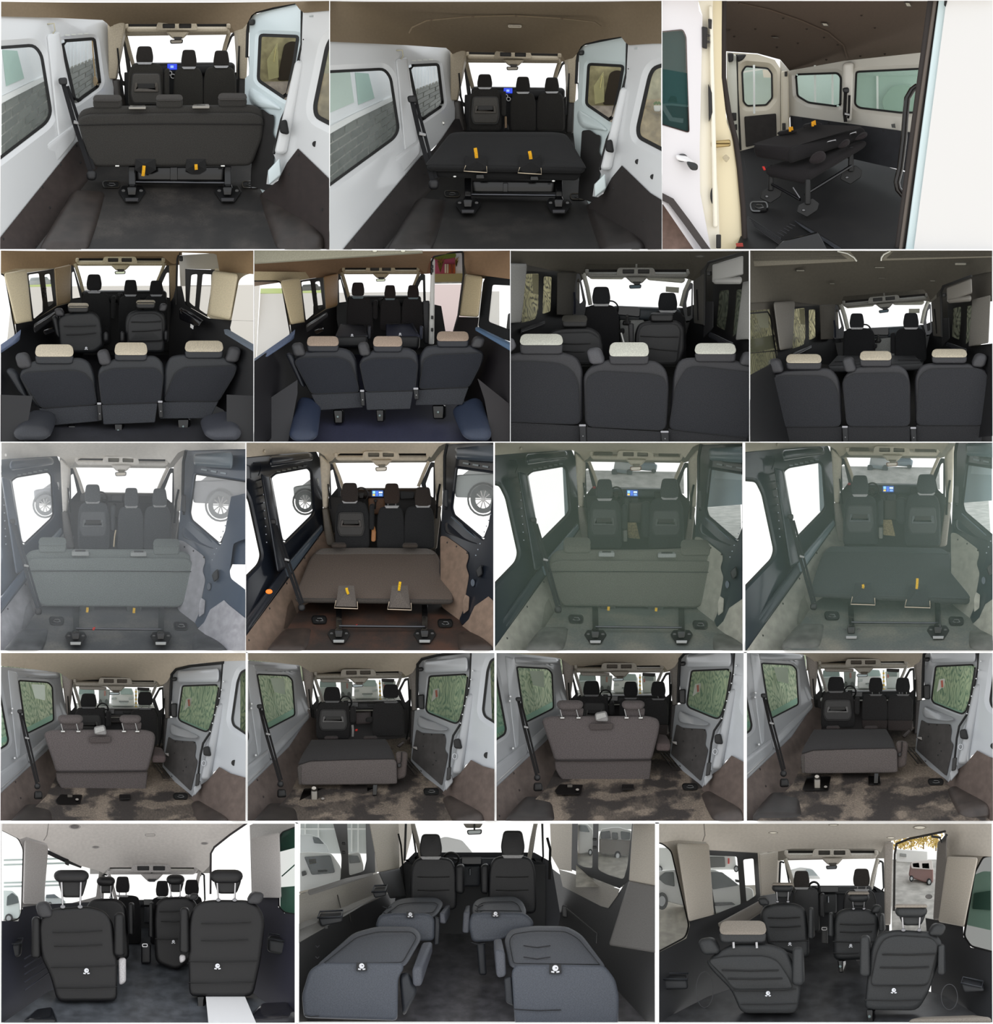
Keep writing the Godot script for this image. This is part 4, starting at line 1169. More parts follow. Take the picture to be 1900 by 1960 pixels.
	jm.p("catch", slab([272,106,294,110,292,166,274,160],100,140,0.2), "plastic:181412")
	jm.p("check_strap", block([272,476,296,530,300,640,276,700],110,[272,476,290,530,294,640,276,700],150,0.2), "plastic:191512")
	jm.p("lock_plate", pad(oval(304,1118,20,52),130,12,4), "plastic:14110f")
	plugs(jm, [271,928,240,946],12, Vector3(100,0.3,0))
	jm.p("cover_cap", pad(rnd([352,900,375,880,398,902,376,930],8),160,10,3), "plastic:b9ac90")
	jm.p("lower_catch", bar(318,1340,346,1420,120,30,0.2), "plastic:171310")
	jm.p("warning_tag", pad(rnd([430,1390,470,1388,474,1410,434,1412],3),120,6,1), "matte:a04038")
	put(jm)
	one("door_seal", "black rubber seal curving round the door opening", "seal", tube([362,-10,230,360,200,230,360,440,230,390,640,230,430,800,230,452,960,230,474,1200,230,486,1440,230],17), "rubber:241a16")
	one("dark_backing", "black inner panel behind the door seal", "panel", sheet([370,-10,400,-10,400,850,470,860,560,1300,560,1440,470,1440,400,700],[],700,20), "plastic:151311")
# ---------------------------------------------------------------- second row: passenger vans with cream-topped head restraints
# a rear seat seen from behind: sil outline of the whole back, face of the rear panel, skirt, head [x0, y0, x1, ym, y1], guide and arm blocks
func rear_seat(label: String, o: Dictionary):
	var t := T(o.get("name", "passenger_seat"), label, "seat", o.get("group", ""))
	var z: float = o.z
	var m: String = o.m
	var i := t.p("backrest", pad(rnd(o.sil, o.get("r", 34.0)), z + 16,130,24), m)
	if o.has("face"):
		var f := rnd(o.face, o.get("r", 34.0) * 0.9)
		t.p("rear_panel", pad(f, z - 8,40,12,10,60), o.get("fm", m), i)
		var n := []
		for p in grow(cw(f),-3): n.append_array([p.x, p.y, z - 2])
		t.p("piping", tube(n, 3.2, true, 6), o.get("pm", "leather:151618"), i)
	if o.has("seams"):
		for s in o.seams: t.p("seam", tube([s[0], s[1], z - 22, (s[0] + s[2]) * 0.5, (s[1] + s[3]) * 0.5 + 4, z - 26, s[2], s[3], z - 22],4, false, 6), o.get("pm", "leather:0a0a0b"), i)
	if o.has("skirt"): t.p("skirt", pad(rnd(o.skirt, 8), z + 2,40,6), o.get("sm", "fabric:3b3d42"))
	if o.has("up"): uphead(t, o.up[0], o.up[1], o.up[2], o.up[3], z, o.get("hm", m), o.get("top", ""), o.up[4])
	for a in o.get("arms", []): t.p("arm_rest", block([a[0] + 6, a[1] + 6, a[2] - 4, a[1] + 6, a[2], a[3], a[0], a[3] - 6], z - 20,[a[0] + 8, a[1], a[2] + 4, a[1], a[2] + 12, a[3] - 14, a[0] + 8, a[3] - 16], z + 90,0.4), o.get("am", m))
	var h: Array = o.get("head", [])
	if not h.is_empty(): headcap(t, h[0], h[1], h[2], h[3], h[4], z - 6, o.get("hm", m), o.get("top", "leather:cfc4ae"),130, h[5] if h.size() > 5 else 0.0)
	if o.has("guide"):
		var g: Array = o.guide
		var gw: float = g[2] - g[0]; var gh: float = g[3] - g[1]
		var f: float = o.get("flip", 1.0)
		var q := [g[0], g[1] + gh * 0.2, g[0] + gw * 0.62, g[1] + gh * 0.06, g[2], g[3] - gh * 0.08, g[0] + gw * 0.22, g[3]]
		var b := [g[0] + gw * 0.15, g[1] + gh * 0.08, g[0] + gw * 0.75, g[1], g[2], g[1] + gh * 0.6, g[0] + gw * 0.3, g[3] - gh * 0.3]
		if f < 0:
			q = [g[2] - gw * 0.62, g[1] + gh * 0.06, g[2], g[1] + gh * 0.2, g[2] - gw * 0.22, g[3], g[0], g[3] - gh * 0.08]
			b = [g[2] - gw * 0.75, g[1], g[2] - gw * 0.15, g[1] + gh * 0.08, g[2] - gw * 0.3, g[3] - gh * 0.3, g[0], g[1] + gh * 0.6]
		t.p("belt_guide", block(q, z - 10, b, z + 90,0.35), o.get("gm", "plastic:3a3a3d"))
	if o.has("arm"):
		var a: Array = o.arm
		t.p("arm_rest", block(a, z + 10,[a[0] + 10, a[1] - 10, a[2] + 10, a[3] - 10, a[4] + 10, a[5] - 20, a[6] + 10, a[7] - 20], z + 100,0.5), m)
	if o.has("leg"):
		var l: Array = o.leg
		t.p("leg", block([l[0], l[1], l[2], l[1], l[2], l[3], l[0] + 8, l[3]], z + 20,[l[0], l[1], l[2] + 20, l[1], l[2] + 20, l[3] - 20, l[0] + 8, l[3] - 20], z + 90,0.2), "gloss:0a0a0b")
		t.p("bolt", disc((l[0] + l[2]) * 0.5, lerpf(l[1], l[3],0.5),9, z + 12,10), "metal:6f7c7c")
	if o.has("badge"): badge(t, o.badge[0], o.badge[1], o.badge[2], z - 24, i)
	put(t)
func bracket(x0, y0, x1, y1, z, label: String):
	var t := T("seat_bracket", label, "bracket")
	t.p("plate", slab([x0, y0, x1, y0 - 6, x1 + 4, y1, x0 + 10, y1], z, z + 40,0.2), "plastic:17181a")
	t.p("cap", pad(rect(x0, y0 - 8, x1, y0 + 10,6), z - 6,14,4), "metal:9a9a9e")
	t.p("screw", disc((x0 + x1) * 0.5 + 4, lerpf(y0, y1,0.6),5, z - 4,8), "metal:8a8a8a")
	put(t)
func beige_left(c: Dictionary):
	var L := Vector3(800,1.8,-0.3)
	var w1 := rnd([-420,190,0,184,34,204,112,640,96,672,-420,1060],26)
	var wl := T("wall_left", "black lower and cream upper left side wall", "wall", "", "structure")
	wl.p("upper_wall", sheet([-460,110,400,110,520,90,520,420,240,545,100,566,-460,600],[grow(w1,1),[186,182,384,150,404,424,232,540]], L, 16), c.cream)
	wl.p("lower_wall", sheet([-460,560,110,562,235,540,410,430,520,400,640,420,640,1000,330,1250,60,1460,-460,1800],[[-459,559,108,561,113,640,96,674,-459,1080]], L + Vector3(-10,0,0),16), c.dark)
	wl.p("sill_strip", block([-420,1066,104,690,146,640,140,690],[30,560,640,620],[-420,1010,112,640,150,600,140,660],[70,640,700,690],0.3), c.sill)
	wl.p("pillar", block([20,190,190,160,232,540,112,566],[590,860,800,620],[20,186,190,156,226,540,112,562],[660,940,900,700],0.35), c.cream)
	wl.p("cab_pillar", block([392,150,516,120,510,396,412,428],[1230,1420,1380,1200],[392,146,516,116,510,396,412,424],[1290,1480,1440,1270],0.25), c.tan)
	wl.p("arm_ledge", block([236,590,420,470,430,500,250,640],[800,1150,1140,760],[240,560,420,450,430,480,250,610],[900,1230,1220,860],0.4), c.dark)
	wl.p("bright_strip", tube([250,584,770,330,534,900,408,474,1080],4), "metal:8d8d8d")
	put(wl)
	var t := T("window_60", "black-framed sliding side window behind the left pillar", "window", "", "structure")
	var a := rnd([200,196,276,184,312,462,240,526],12)
	var b := rnd([318,194,356,186,384,408,346,436],12)
	t.p("frame", sheet([184,184,386,150,406,424,232,542],[a, b], L + Vector3(-8,0,0),24), c.frame)
	t.p("pane", sheet(a, [], L + Vector3(6,0,0),3), "glass:f0f4f4:0.05")
	t.p("pane", sheet(b, [], L + Vector3(6,0,0),3), "glass:f0f4f4:0.05")
	for y in [290,320,348]: t.p("catch", bar(318, y, 332, y + 12, zz(L, 320, y) - 30,20,0.3), "plastic:0e0e0f")
	put(t)
	window("large cream-edged window at the left rear", w1, L, 0,8, c.cream, "glass:f0f4f4:0.05", 10)
	one("cup_holder", "black twin cup holder on the left wall ledge", "cup holder", block([308,622,380,600,400,620,330,650],[800,900,900,790],[320,600,390,585,400,600,340,625],[860,950,950,850],0.4), "gloss:121214")
func cab(c: Dictionary):          # windscreen, doors and dashboard of the cream vans, drawn in the first one
	one("door_frame", "dark driver door frame beside the windscreen", "frame", sheet(rnd([506,124,530,122,612,390,560,420,512,396],12),[rnd([520,176,534,170,584,372,552,392,524,372],8)],1560,20), "plastic:23262a")
	one("door_frame", "dark passenger door frame beside the windscreen", "frame", sheet(rnd([1226,122,1262,128,1268,400,1220,420,1150,250],12),[rnd([1226,180,1242,176,1246,370,1226,384,1190,260],8)],1560,20), "plastic:1f2226")
	var ws := T("window_70", "wide bright windscreen", "window", "", "structure")
	ws.p("pane", sheet(rnd([572,124,1184,124,1222,330,596,330],18),[],1640,3), "glass:ffffff:0.04")
	ws.p("pillar", tube([544,110,1570,580,230,1570,606,330,1570],14), c.post)
	ws.p("pillar", tube([1212,106,1570,1180,190,1570,1150,260,1570],12), c.post)
	ws.p("sun_edge", slab([566,104,1206,100,1196,126,576,128],1490,1540,0.4), c.post)
	put(ws)
	var da := T("dashboard", "black dashboard under the windscreen", "dashboard")
	da.p("top", block([590,318,1230,314,1230,400,590,400],1500,[600,306,1220,306,1220,400,600,400],1610,0.3), "plastic:17191c")
	da.p("fascia", bar(500,380,1300,760,1540,50,0.05), "plastic:0c0d0f")
	da.p("gear_knob", disc(872,345,14,1440,30), "plastic:121214")
	da.p("gear_lever", bar(862,330,900,420,1460,30,0.3), "plastic:16171a")
	put(da)
	overhead(880,86,1.08,548,1214,1440, c.post, "plastic:2e281f")
	mirror(838,164,922,192,1420, "plastic:1b1b1c", "metal:c4ccb4")
	setting("ground", "pale paved yard outside the windows", sheet([-420,250,1900,230,1900,1000,-420,1100],[], Vector3(12000,0,-10.0),10), c.ground)
	setting("trim_6", "brown-beige roof lining over the windscreen", sheet([430,-200,1340,-200,1340,118,1230,126,560,126,430,200],[],1660,10), c.lin)
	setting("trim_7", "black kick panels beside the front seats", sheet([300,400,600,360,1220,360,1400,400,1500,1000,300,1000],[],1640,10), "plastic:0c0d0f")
	one("verge", "strip of green grass across the yard", "grass", sheet([-420,208,380,196,380,244,-420,258],[], Vector3(12000,0,-10.0),8), "matte:a9b56a", "", "stuff")
	var cr := T("parked_car", "pale grey parked car outside the left window", "car")
	cr.p("body", slab([190,236,362,226,362,262,190,268],1960,1985,0.3), "paint:bfc6c6")
	cr.p("cabin", slab([210,214,330,206,350,232,196,240],1962,1984,0.3), "paint:aeb8ba")
	put(cr)
func box_4():
	box(0,474,490,[0,479,485,845.5], "in beige van, middle seats upright")
	var c := {cream = "plastic:cfc3a6", dark = "plastic:15161a", sill = "plastic:5a6680", tan = "plastic:a48e6b", frame = "plastic:141312", post = "plastic:c2b696", ground = "matte:c2bbb0", lin = "liner:957d5e"}
	var R := Vector3(660 + 1.21 * 1880,-1.21,-0.3)
	setting("ceiling", "brown-beige headliner", lining(0,[-20,194,100,152,190,152,390,146,500,118,548,66,700,60,1200,58,1262,110,1300,120,1320,30,1600,40,1620,170,1900,196],[Vector3(610,1.8,-0.3), R - Vector3(30,0,0), Vector3(1020,0,3.4)],150,90), "liner:957d5e")
	beige_left(c)
	cab(c)
	# right side
	var w3 := rnd([2300,150,1830,194,1772,230,1704,590,1716,640,2300,980],30)
	var wr := T("wall_right", "cream and black right side wall with rear window", "wall", "", "structure")
	wr.p("upper_wall", sheet([1590,150,2400,120,2400,600,1700,540,1560,525,1530,500],[grow(w3,1)], R, 16), c.cream)
	wr.p("lower_wall", sheet([1260,390,1330,280,1372,420,1530,520,1700,536,2400,560,2400,1900,1880,1460,1650,1200,1240,1000],[[2399,561,1716,538,1704,590,1716,642,2399,1040]], R + Vector3(-10,0,0),16), "plastic:0f0f12")
	wr.p("pillar", block([1572,166,1766,196,1706,536,1540,500],[760,560,560,760],[1572,160,1766,190,1706,532,1540,496],[860,640,640,860],0.35), c.cream)
	wr.p("sill_strip", block([1700,640,1890,740,1890,780,1660,640],[560,330,320,560],[1690,600,1890,720,1890,760,1650,600],[640,400,400,640],0.3), "plastic:6a7480")
	wr.p("wall_shelf", block([1320,440,1500,540,1470,590,1320,530],[1000,800,800,1000],[1330,440,1500,530,1470,580,1330,520],[1060,860,860,1060],0.3), "gloss:131316")
	wr.p("label_plate", pad([1408,562,1432,576,1428,604,1406,588],860,4,1), "matte:d8d8d8")
	wr.p("ledge_edge", tube([1336,444,990,1420,486,890,1500,540,800],4), "metal:7d7d80")
	put(wr)
	var sd := T("door_1", "sliding door with grey upper panel and black window frame", "door", "", "structure")
	var a := rnd([1412,196,1458,190,1440,436,1398,400],12)
	var b := rnd([1498,190,1580,196,1560,300,1530,494,1472,454],12)
	sd.p("upper_panel", sheet([1318,50,1620,34,1620,280,1330,280],[[1376,276,1380,152,1560,156,1560,276]], R + Vector3(14,0,0),14), "paint:b4ae9f")
	sd.p("window_frame", sheet([1366,152,1590,160,1580,300,1534,512,1370,420],[a, b], R + Vector3(4,0,0),20), c.frame)
	sd.p("pane", sheet(a, [], R + Vector3(14,0,0),3), "glass:f0f4f4:0.05")
	sd.p("pane", sheet(b, [], R + Vector3(14,0,0),3), "glass:f0f4f4:0.05")
	sd.p("seal", tube([1326,24,1120,1308,80,1140,1304,200,1140,1300,420,1100],8), "rubber:121212")
	sd.p("lower_board", sheet([1296,280,1340,280,1370,420,1540,520,1500,900,1260,900,1270,400],[], R + Vector3(20,0,0),10), "plastic:0c0c0e")
	sd.p("hinge", bar(1322,56,1350,96,1080,30,0.3), "plastic:111111")
	put(sd)
	setting("trim_5", "tan pillar trim beside the passenger door", slab([1244,124,1306,120,1300,392,1256,396],1420,1480,0.2), c.tan)
	front_rear_4()
	setting("floor", "black carpeted floor between the seats", sheet([-10,1450,-10,1150,260,1100,640,640,1240,640,1640,1100,1890,1150,1890,1450],[], Vector3(3300,0,-2.1),20), "floor:1f1f24:2c2d33:0.3")
	one("wheel_arch_cover", "smooth dark wheel arch cover on the left", "cover", block([90,1340,380,1350,360,1450,80,1450],60,[220,1180,420,1200,420,1300,200,1300],500,0.7,0.05), "leather:2e3036")
	one("wheel_arch_cover", "smooth dark wheel arch cover on the right", "cover", block([1500,1360,1800,1340,1800,1450,1560,1450],60,[1470,1250,1700,1180,1720,1300,1490,1320],500,0.7,0.05), "leather:3b3d45")
	for s in [[-20,1120,240,60, "left"],[1680,1120,1900,-60, "right"]]: one("step_trim", "ribbed black side trim low on the %s wall" % s[4], "trim", sheet([s[0],1090 + (0 if s[3] > 0 else 0), s[2],1100, s[2] - s[3],1440, s[0],1440],[], Vector3(480,0,-0.2),10), "plastic:121114")
func front_rear_4():
	var g := "fabric:1c1d1e"
	for s in [["black cloth driver seat", [586,322,812,720],[630,192,746,312]],["black cloth middle front seat", [868,346,1044,700],[910,233,1010,350]],["black cloth outer front seat", [1056,346,1240,700],[1100,238,1202,352]]]:
		seat(s[0], s[1], s[2],1250, g, {head = "fabric:121215", lean = 0.1, guide = "plastic:8a8c90", post = true, arm = [[812,350,844,530]] if s[1][0] == 586 else []})
	var lea := "leather:191b1e"
	rear_seat("black leather middle seat beside the left wall", {name = "middle_seat", z = 900.0, m = lea, sil = [418,540,440,494,540,476,690,470,738,520,768,720,700,780,440,780], r = 30.0, head = [495,406,650,438,478], guide = [388,440,476,512], arm = [370,510,412,500,440,690,400,640], seams = [[464,580,706,576],[484,644,706,632]], badge = [632,744,9], pm = "leather:060608", hm = "leather:252526"})
	rear_seat("black leather middle seat beside the sliding door", {name = "middle_seat", z = 900.0, m = lea, sil = [918,560,936,490,990,460,1160,456,1216,490,1228,560,1214,780,930,780], face = [940,560,968,500,1010,482,1150,480,1200,520,1206,692,944,700], r = 30.0, head = [1004,384,1146,412,448], guide = [1168,404,1240,474], flip = -1.0, seams = [[966,548,1190,544],[972,618,1190,606]], pm = "leather:060608", hm = "leather:252526"})
	for a in [[760,620,800,700],[884,616,918,700],[1212,610,1240,690]]: one("arm_pivot", ["black arm rest pivot right of the left middle seat", "black arm rest pivot left of the right middle seat", "black arm rest pivot beside the sliding door"][[760,884,1212].find(a[0])], "arm rest", block([a[0], a[1], a[2], a[1], a[2], a[3], a[0], a[3]],860,[a[0], a[1], a[2], a[1], a[2], a[3], a[0], a[3]],940,0.6), "plastic:1b1c1f")
	var fb := "leather:22252a"
	var fm := "fabric:282a30"
	rear_seat("rear seat with cream head pad beside the left wall", {z = 480.0, m = fb, fm = fm, sil = [130,950,190,860,300,824,600,814,664,848,704,960,724,1166,286,1196,220,1120], face = [134,948,200,922,540,906,620,924,690,1000,720,1164,300,1194], skirt = [284,1192,722,1164,738,1286,350,1322], head = [256,716,542,806,864], guide = [94,766,244,914], arm = [20,902,108,892,214,1148,130,1080], leg = [496,1316,556,1432]})
	rear_seat("centre rear seat with cream head pad", {z = 440.0, m = fb, fm = fm, sil = [720,920,764,856,900,804,1150,798,1206,850,1216,960,1192,1152,746,1166], face = [722,934,830,896,1150,890,1210,940,1190,1150,748,1166], skirt = [748,1164,1166,1150,1146,1296,764,1312], head = [846,702,1090,794,840], guide = [706,744,830,886], leg = [842,1300,904,1412]})
	rear_seat("rear seat with cream head pad beside the right wall", {z = 480.0, m = fb, fm = fm, sil = [1212,900,1256,806,1340,790,1640,800,1768,872,1740,950,1622,1148,1204,1148], face = [1290,932,1360,886,1756,872,1740,944,1620,1142,1208,1142], skirt = [1206,1146,1622,1130,1556,1266,1180,1268], head = [1368,688,1654,770,822], guide = [1656,722,1798,866], flip = -1.0, leg = [1312,1268,1400,1386]})
	bracket(716,1156,748,1284,430, "hinge bracket between the left and centre rear seats")
	bracket(1168,1142,1204,1262,430, "hinge bracket between the centre and right rear seats")
func box_5():
	box(482,474,500,[486,479,976,845.5], "in beige van, middle seats folded")
	var c := {cream = "plastic:c4b492", dark = "plastic:17161a", sill = "plastic:5f6c86", tan = "plastic:a4825c", frame = "plastic:161412", post = "plastic:b2a284", ground = "matte:bdb7ae", lin = "liner:93775c"}
	var R := Vector3(660 + 1.21 * 1880,-1.21,-0.3)
	fit(0.85,0,0,0.85,185,78)
	beige_left(c)
	cab(c)
	plain()
	var hl := T("ceiling", "brown-beige headliner with a pale roof panel", "ceiling", "", "structure")
	hl.p("lining", lining(0,[0,280,220,246,340,222,520,210,612,190,640,140,1210,140,1244,170,1262,200,1300,60,1330,52,1534,24,1548,184,1660,196,1900,230],[Vector3(650,1.6,-0.3), R - Vector3(30,0,0), Vector3(930,0,3.2)],150,90), "liner:93775c")
	hl.p("roof_panel", block([0,0,1240,0,1240,30,0,112],[300,500,500,300],[0,0,1240,0,1240,40,0,120],[340,560,560,340],0.1), "plastic:9c9a88")
	put(hl)
	for x in [[872,912],[1080,1116]]:
		var lp := T("reading_lamp", "small round reading lamp %s on the roof panel" % ("left" if x[0] == 872 else "right"), "lamp")
		lp.p("bezel", pad(oval((x[0] + x[1]) * 0.5,23,24,12),300,12,3), "plastic:7b7868")
		lp.p("lens", pad(oval((x[0] + x[1]) * 0.5,22,17,8),296,8,2), "plastic:e9ead8")
		put(lp)
	var wr := T("wall_right", "cream and black right wall behind the open door", "wall", "", "structure")
	var a := rnd([1750,266,2000,280,2000,640,1858,588,1722,536],16)
	wr.p("pillar", block([1548,188,1680,210,1648,504,1500,494],[900,720,720,900],[1548,182,1680,204,1648,500,1500,490],[960,800,800,960],0.35), c.cream)
	wr.p("upper_wall", sheet([1534,30,1900,30,1900,240,1660,220,1545,190],[], R + Vector3(30,0,0),14), "liner:6a5c48")
	wr.p("window_frame", sheet([1700,206,1960,226,2060,240,2060,760,1900,690,1660,600,1646,560,1680,250],[a], R, 30), "plastic:12161a")
	wr.p("pane", sheet(a, [], R + Vector3(16,0,0),3), "glass:e8ece4:0.1")
	wr.p("lower_wall", sheet([1462,612,1504,500,1650,504,1640,590,1890,700,1890,1460,1560,1200,1500,900,1440,720],[], R + Vector3(-10,0,0),16), "plastic:141014")
	wr.p("sill_strip", block([1644,590,1890,712,1890,760,1620,600],[480,240,230,480],[1640,570,1890,690,1890,740,1620,580],[560,320,320,560],0.3), "plastic:46607c")
	put(wr)
	one("latch", "dark window latch at the right edge", "latch", slab([1862,480,1890,470,1890,600,1850,590],340,380,0.3), "plastic:141414")
	var dg := T("door_1", "open sliding doorway with white edge and dark hinges", "door", "", "structure")
	dg.p("white_edge", slab([1300,70,1330,80,1322,700,1284,700],1180,1240,0.3), "paint:f2f2ee")
	dg.p("seal", tube([1302,190,1170,1304,100,1150,1322,60,1130,1420,34,1000,1530,26,900],7), "rubber:151313")
	dg.p("post", slab([1240,380,1290,380,1284,700,1250,690],1230,1290,0.2), "plastic:242428")
	for y in [120,150,490,580]: dg.p("hinge", bar(1300, y, 1318, y + 26,1150,24,0.3), "plastic:3a3a3a")
	dg.p("edge_trim", tube([1534,30,880,1538,200,880,1500,490,880,1466,612,880],8), "rubber:1b1818")
	put(dg)
	# outside the open door: pavement, verge, red wall, shrub, crates
	setting("ground", "pinkish pavement outside the open door", sheet([1290,236,1560,236,1560,720,1290,720],[], Vector3(9000,0,-10.0),10), "matte:c4b0aa")
	one("verge", "dry grass verge outside the open door", "grass", sheet([1310,184,1560,180,1560,244,1310,246],[],1490,8), "matte:b8a774", "", "stuff")
	one("kerb", "pale kerb below the grass verge", "kerb", strip([1310,250,1480,1560,246,1480],12,10), "concrete:e6e2d8")
	one("garden_wall", "pink-red wall beyond the grass verge", "wall", sheet([1310,40,1480,40,1480,186,1310,190],[],1560,10), "matte:c8607c")
	one("white_wall", "white and grey building end beside the pink wall", "building", sheet([1478,30,1560,30,1560,184,1478,184],[],1550,10), "matte:e8e4ea")
	for b in [[1336,60,1400,170, "left"],[1470,60,1500,130, "right"]]:
		var sh := T("shrub", "bare autumn shrub %s of the crates beyond the verge" % b[4], "shrub")
		var rng := RandomNumberGenerator.new(); rng.seed = 4
		for i in 22:
			var bx := lerpf(b[0], b[2],0.5)
			sh.p("twig", tube([bx, b[3],1530, lerpf(bx, lerpf(b[0], b[2], rng.randf()),0.6), lerpf(b[3], b[1],0.5),1530, lerpf(b[0], b[2], rng.randf()), b[1] + rng.randf() * 40,1530],2.4, false, 5),["matte:6b5a30", "matte:a8843c"][i % 2])
		put(sh)
	one("tree", "green and brown tree above the pink wall", "tree", pad(rnd([1318,50,1350,30,1480,28,1486,60,1440,72,1330,80],18),1540,20,6), "matte:7f8a3c")
	for i in 5: one("crate", "orange-brown slatted crate %s beyond the verge" % ["at the end", "with pale boards", "beside the pale one", "in the middle", "by the shrub"][i], "crate", slab([1400 + i * 16,112,1412 + i * 16,112,1412 + i * 16,178,1400 + i * 16,178],1520,1535,0.1),["matte:e8d8c0", "matte:d8c8a8", "matte:b0582c", "matte:8a4a28", "matte:b0582c"][i])
	# seats
	var g := "fabric:252223"
	for s in [["charcoal cloth driver seat", [684,356,878,640],[719,247,816,346]],["charcoal cloth middle front seat", [928,366,1082,600],[959,267,1044,368]],["charcoal cloth outer front seat", [1086,360,1244,620],[1127,267,1214,368]]]:
		seat(s[0], s[1], s[2],1250, g, {head = "fabric:2b2322", lean = 0.1, guide = "plastic:5f7076", arm = [[876,376,908,520]] if s[1][0] == 684 else []})
	for s in [[[634,546,826,552,844,634,600,644],[606,644,838,636,838,720,616,726], "beside the left wall", "leather:22242d", 726],[[970,546,1170,540,1222,636,976,640],[976,636,1222,636,1216,740,990,740], "beside the open door", "leather:1f253a", 1076]]:
		var t := T("middle_seat", "dark blue leather seat folded flat " + s[2], "seat")
		t.p("folded_back", block([s[0][6], s[0][7], s[0][4], s[0][5], s[0][4], s[0][5] + 20, s[0][6], s[0][7] + 20],860,[s[0][0], s[0][1], s[0][2], s[0][3], s[0][2], s[0][3] + 40, s[0][0], s[0][1] + 40],1140,0.4), s[3])
		t.p("base_cover", block(s[1],850,[s[1][0] + 10, s[1][1] + 4, s[1][2], s[1][3], s[1][4], s[1][5], s[1][6], s[1][7]],1000,0.25), "leather:111216")
		t.p("piping", tube([s[0][0] + 20, s[0][1] + 6,1100, s[0][2] - 16, s[0][3] + 6,1100, s[0][4] - 24, s[0][5] - 18,880],3), "leather:0b0c10")
		t.p("arm_rest", block([s[0][4] - 4, s[0][5] - 70, s[0][4] + 22, s[0][5] - 66, s[0][4] + 16, s[0][5] + 30, s[0][4] - 6, s[0][5] + 30],900,[s[0][4] - 4, s[0][5] - 74, s[0][4] + 22, s[0][5] - 70, s[0][4] + 16, s[0][5] + 20, s[0][4] - 6, s[0][5] + 20],980,0.4), s[3])
		badge(t, s[4], s[1][1] - 10,8,850)
		put(t)
	var fb := "leather:1f222a"
	var fm := "fabric:23262e"
	rear_seat("rear seat with tan head pad beside the left wall", {z = 480.0, m = fb, fm = fm, sil = [296,830,346,768,430,740,650,724,724,748,762,820,788,1052,430,1066,350,940], face = [300,822,360,796,620,790,710,822,764,960,784,1052,430,1066], skirt = [428,1064,786,1050,808,1160,486,1182], head = [398,642,630,712,758], guide = [274,680,398,802], arm = [236,768,290,768,386,1024,350,1010], leg = [588,1176,656,1284], top = "leather:b5a08e"})
	rear_seat("centre rear seat with tan head pad", {z = 440.0, m = fb, fm = fm, sil = [774,840,812,780,900,734,1140,724,1200,760,1214,850,1190,1042,820,1052], face = [778,834,880,802,1150,800,1208,842,1188,1040,822,1050], skirt = [820,1048,1172,1040,1150,1172,834,1180], head = [880,642,1092,716,760], guide = [760,676,868,798], leg = [900,1172,956,1270], top = "leather:b5a08e"})
	rear_seat("rear seat with tan head pad near the open door", {z = 480.0, m = fb, fm = fm, sil = [1212,800,1258,716,1400,700,1600,704,1692,768,1672,850,1582,1022,1204,1036], face = [1244,812,1310,776,1682,762,1660,860,1580,1016,1210,1030], skirt = [1204,1034,1576,1012,1530,1142,1188,1144], head = [1343,607,1577,676,724], guide = [1582,636,1704,738], flip = -1.0, leg = [1310,1142,1396,1250], top = "leather:b5a08e"})
	bracket(784,1040,816,1150,430, "hinge bracket between the left and centre rear seats")
	bracket(1172,1024,1210,1104,430, "hinge bracket between the centre and right rear seats")
	setting("floor", "blue-black floor with faint scratches", sheet([0,1440,0,1150,420,1000,640,600,1440,600,1560,1000,1890,1150,1890,1440],[], Vector3(3300,0,-2.15),20), "floor:23253a:2e3044:0.3")
	one("wheel_arch_cover", "smooth blue-black wheel arch cover on the left", "cover", block([268,1340,480,1350,466,1430,262,1430],40,[330,1050,480,1080,520,1180,340,1180],560,0.7,0.05), "leather:263046")
	one("wheel_arch_cover", "smooth blue-black wheel arch cover on the right", "cover", block([1520,1340,1746,1330,1750,1430,1560,1420],40,[1440,1150,1640,1050,1690,1140,1470,1220],560,0.7,0.05), "leather:2a3448")
	one("side_trim", "ribbed dark trim low on the left wall", "trim", sheet([0,1180,330,960,330,1060,260,1430,0,1430],[], Vector3(720,0,-0.35),10), "plastic:17151a")
	one("side_trim", "ribbed dark trim low on the right wall", "trim", sheet([1640,950,1890,1150,1890,1430,1750,1430,1690,1100],[], Vector3(720,0,-0.35),10), "plastic:1b1416")
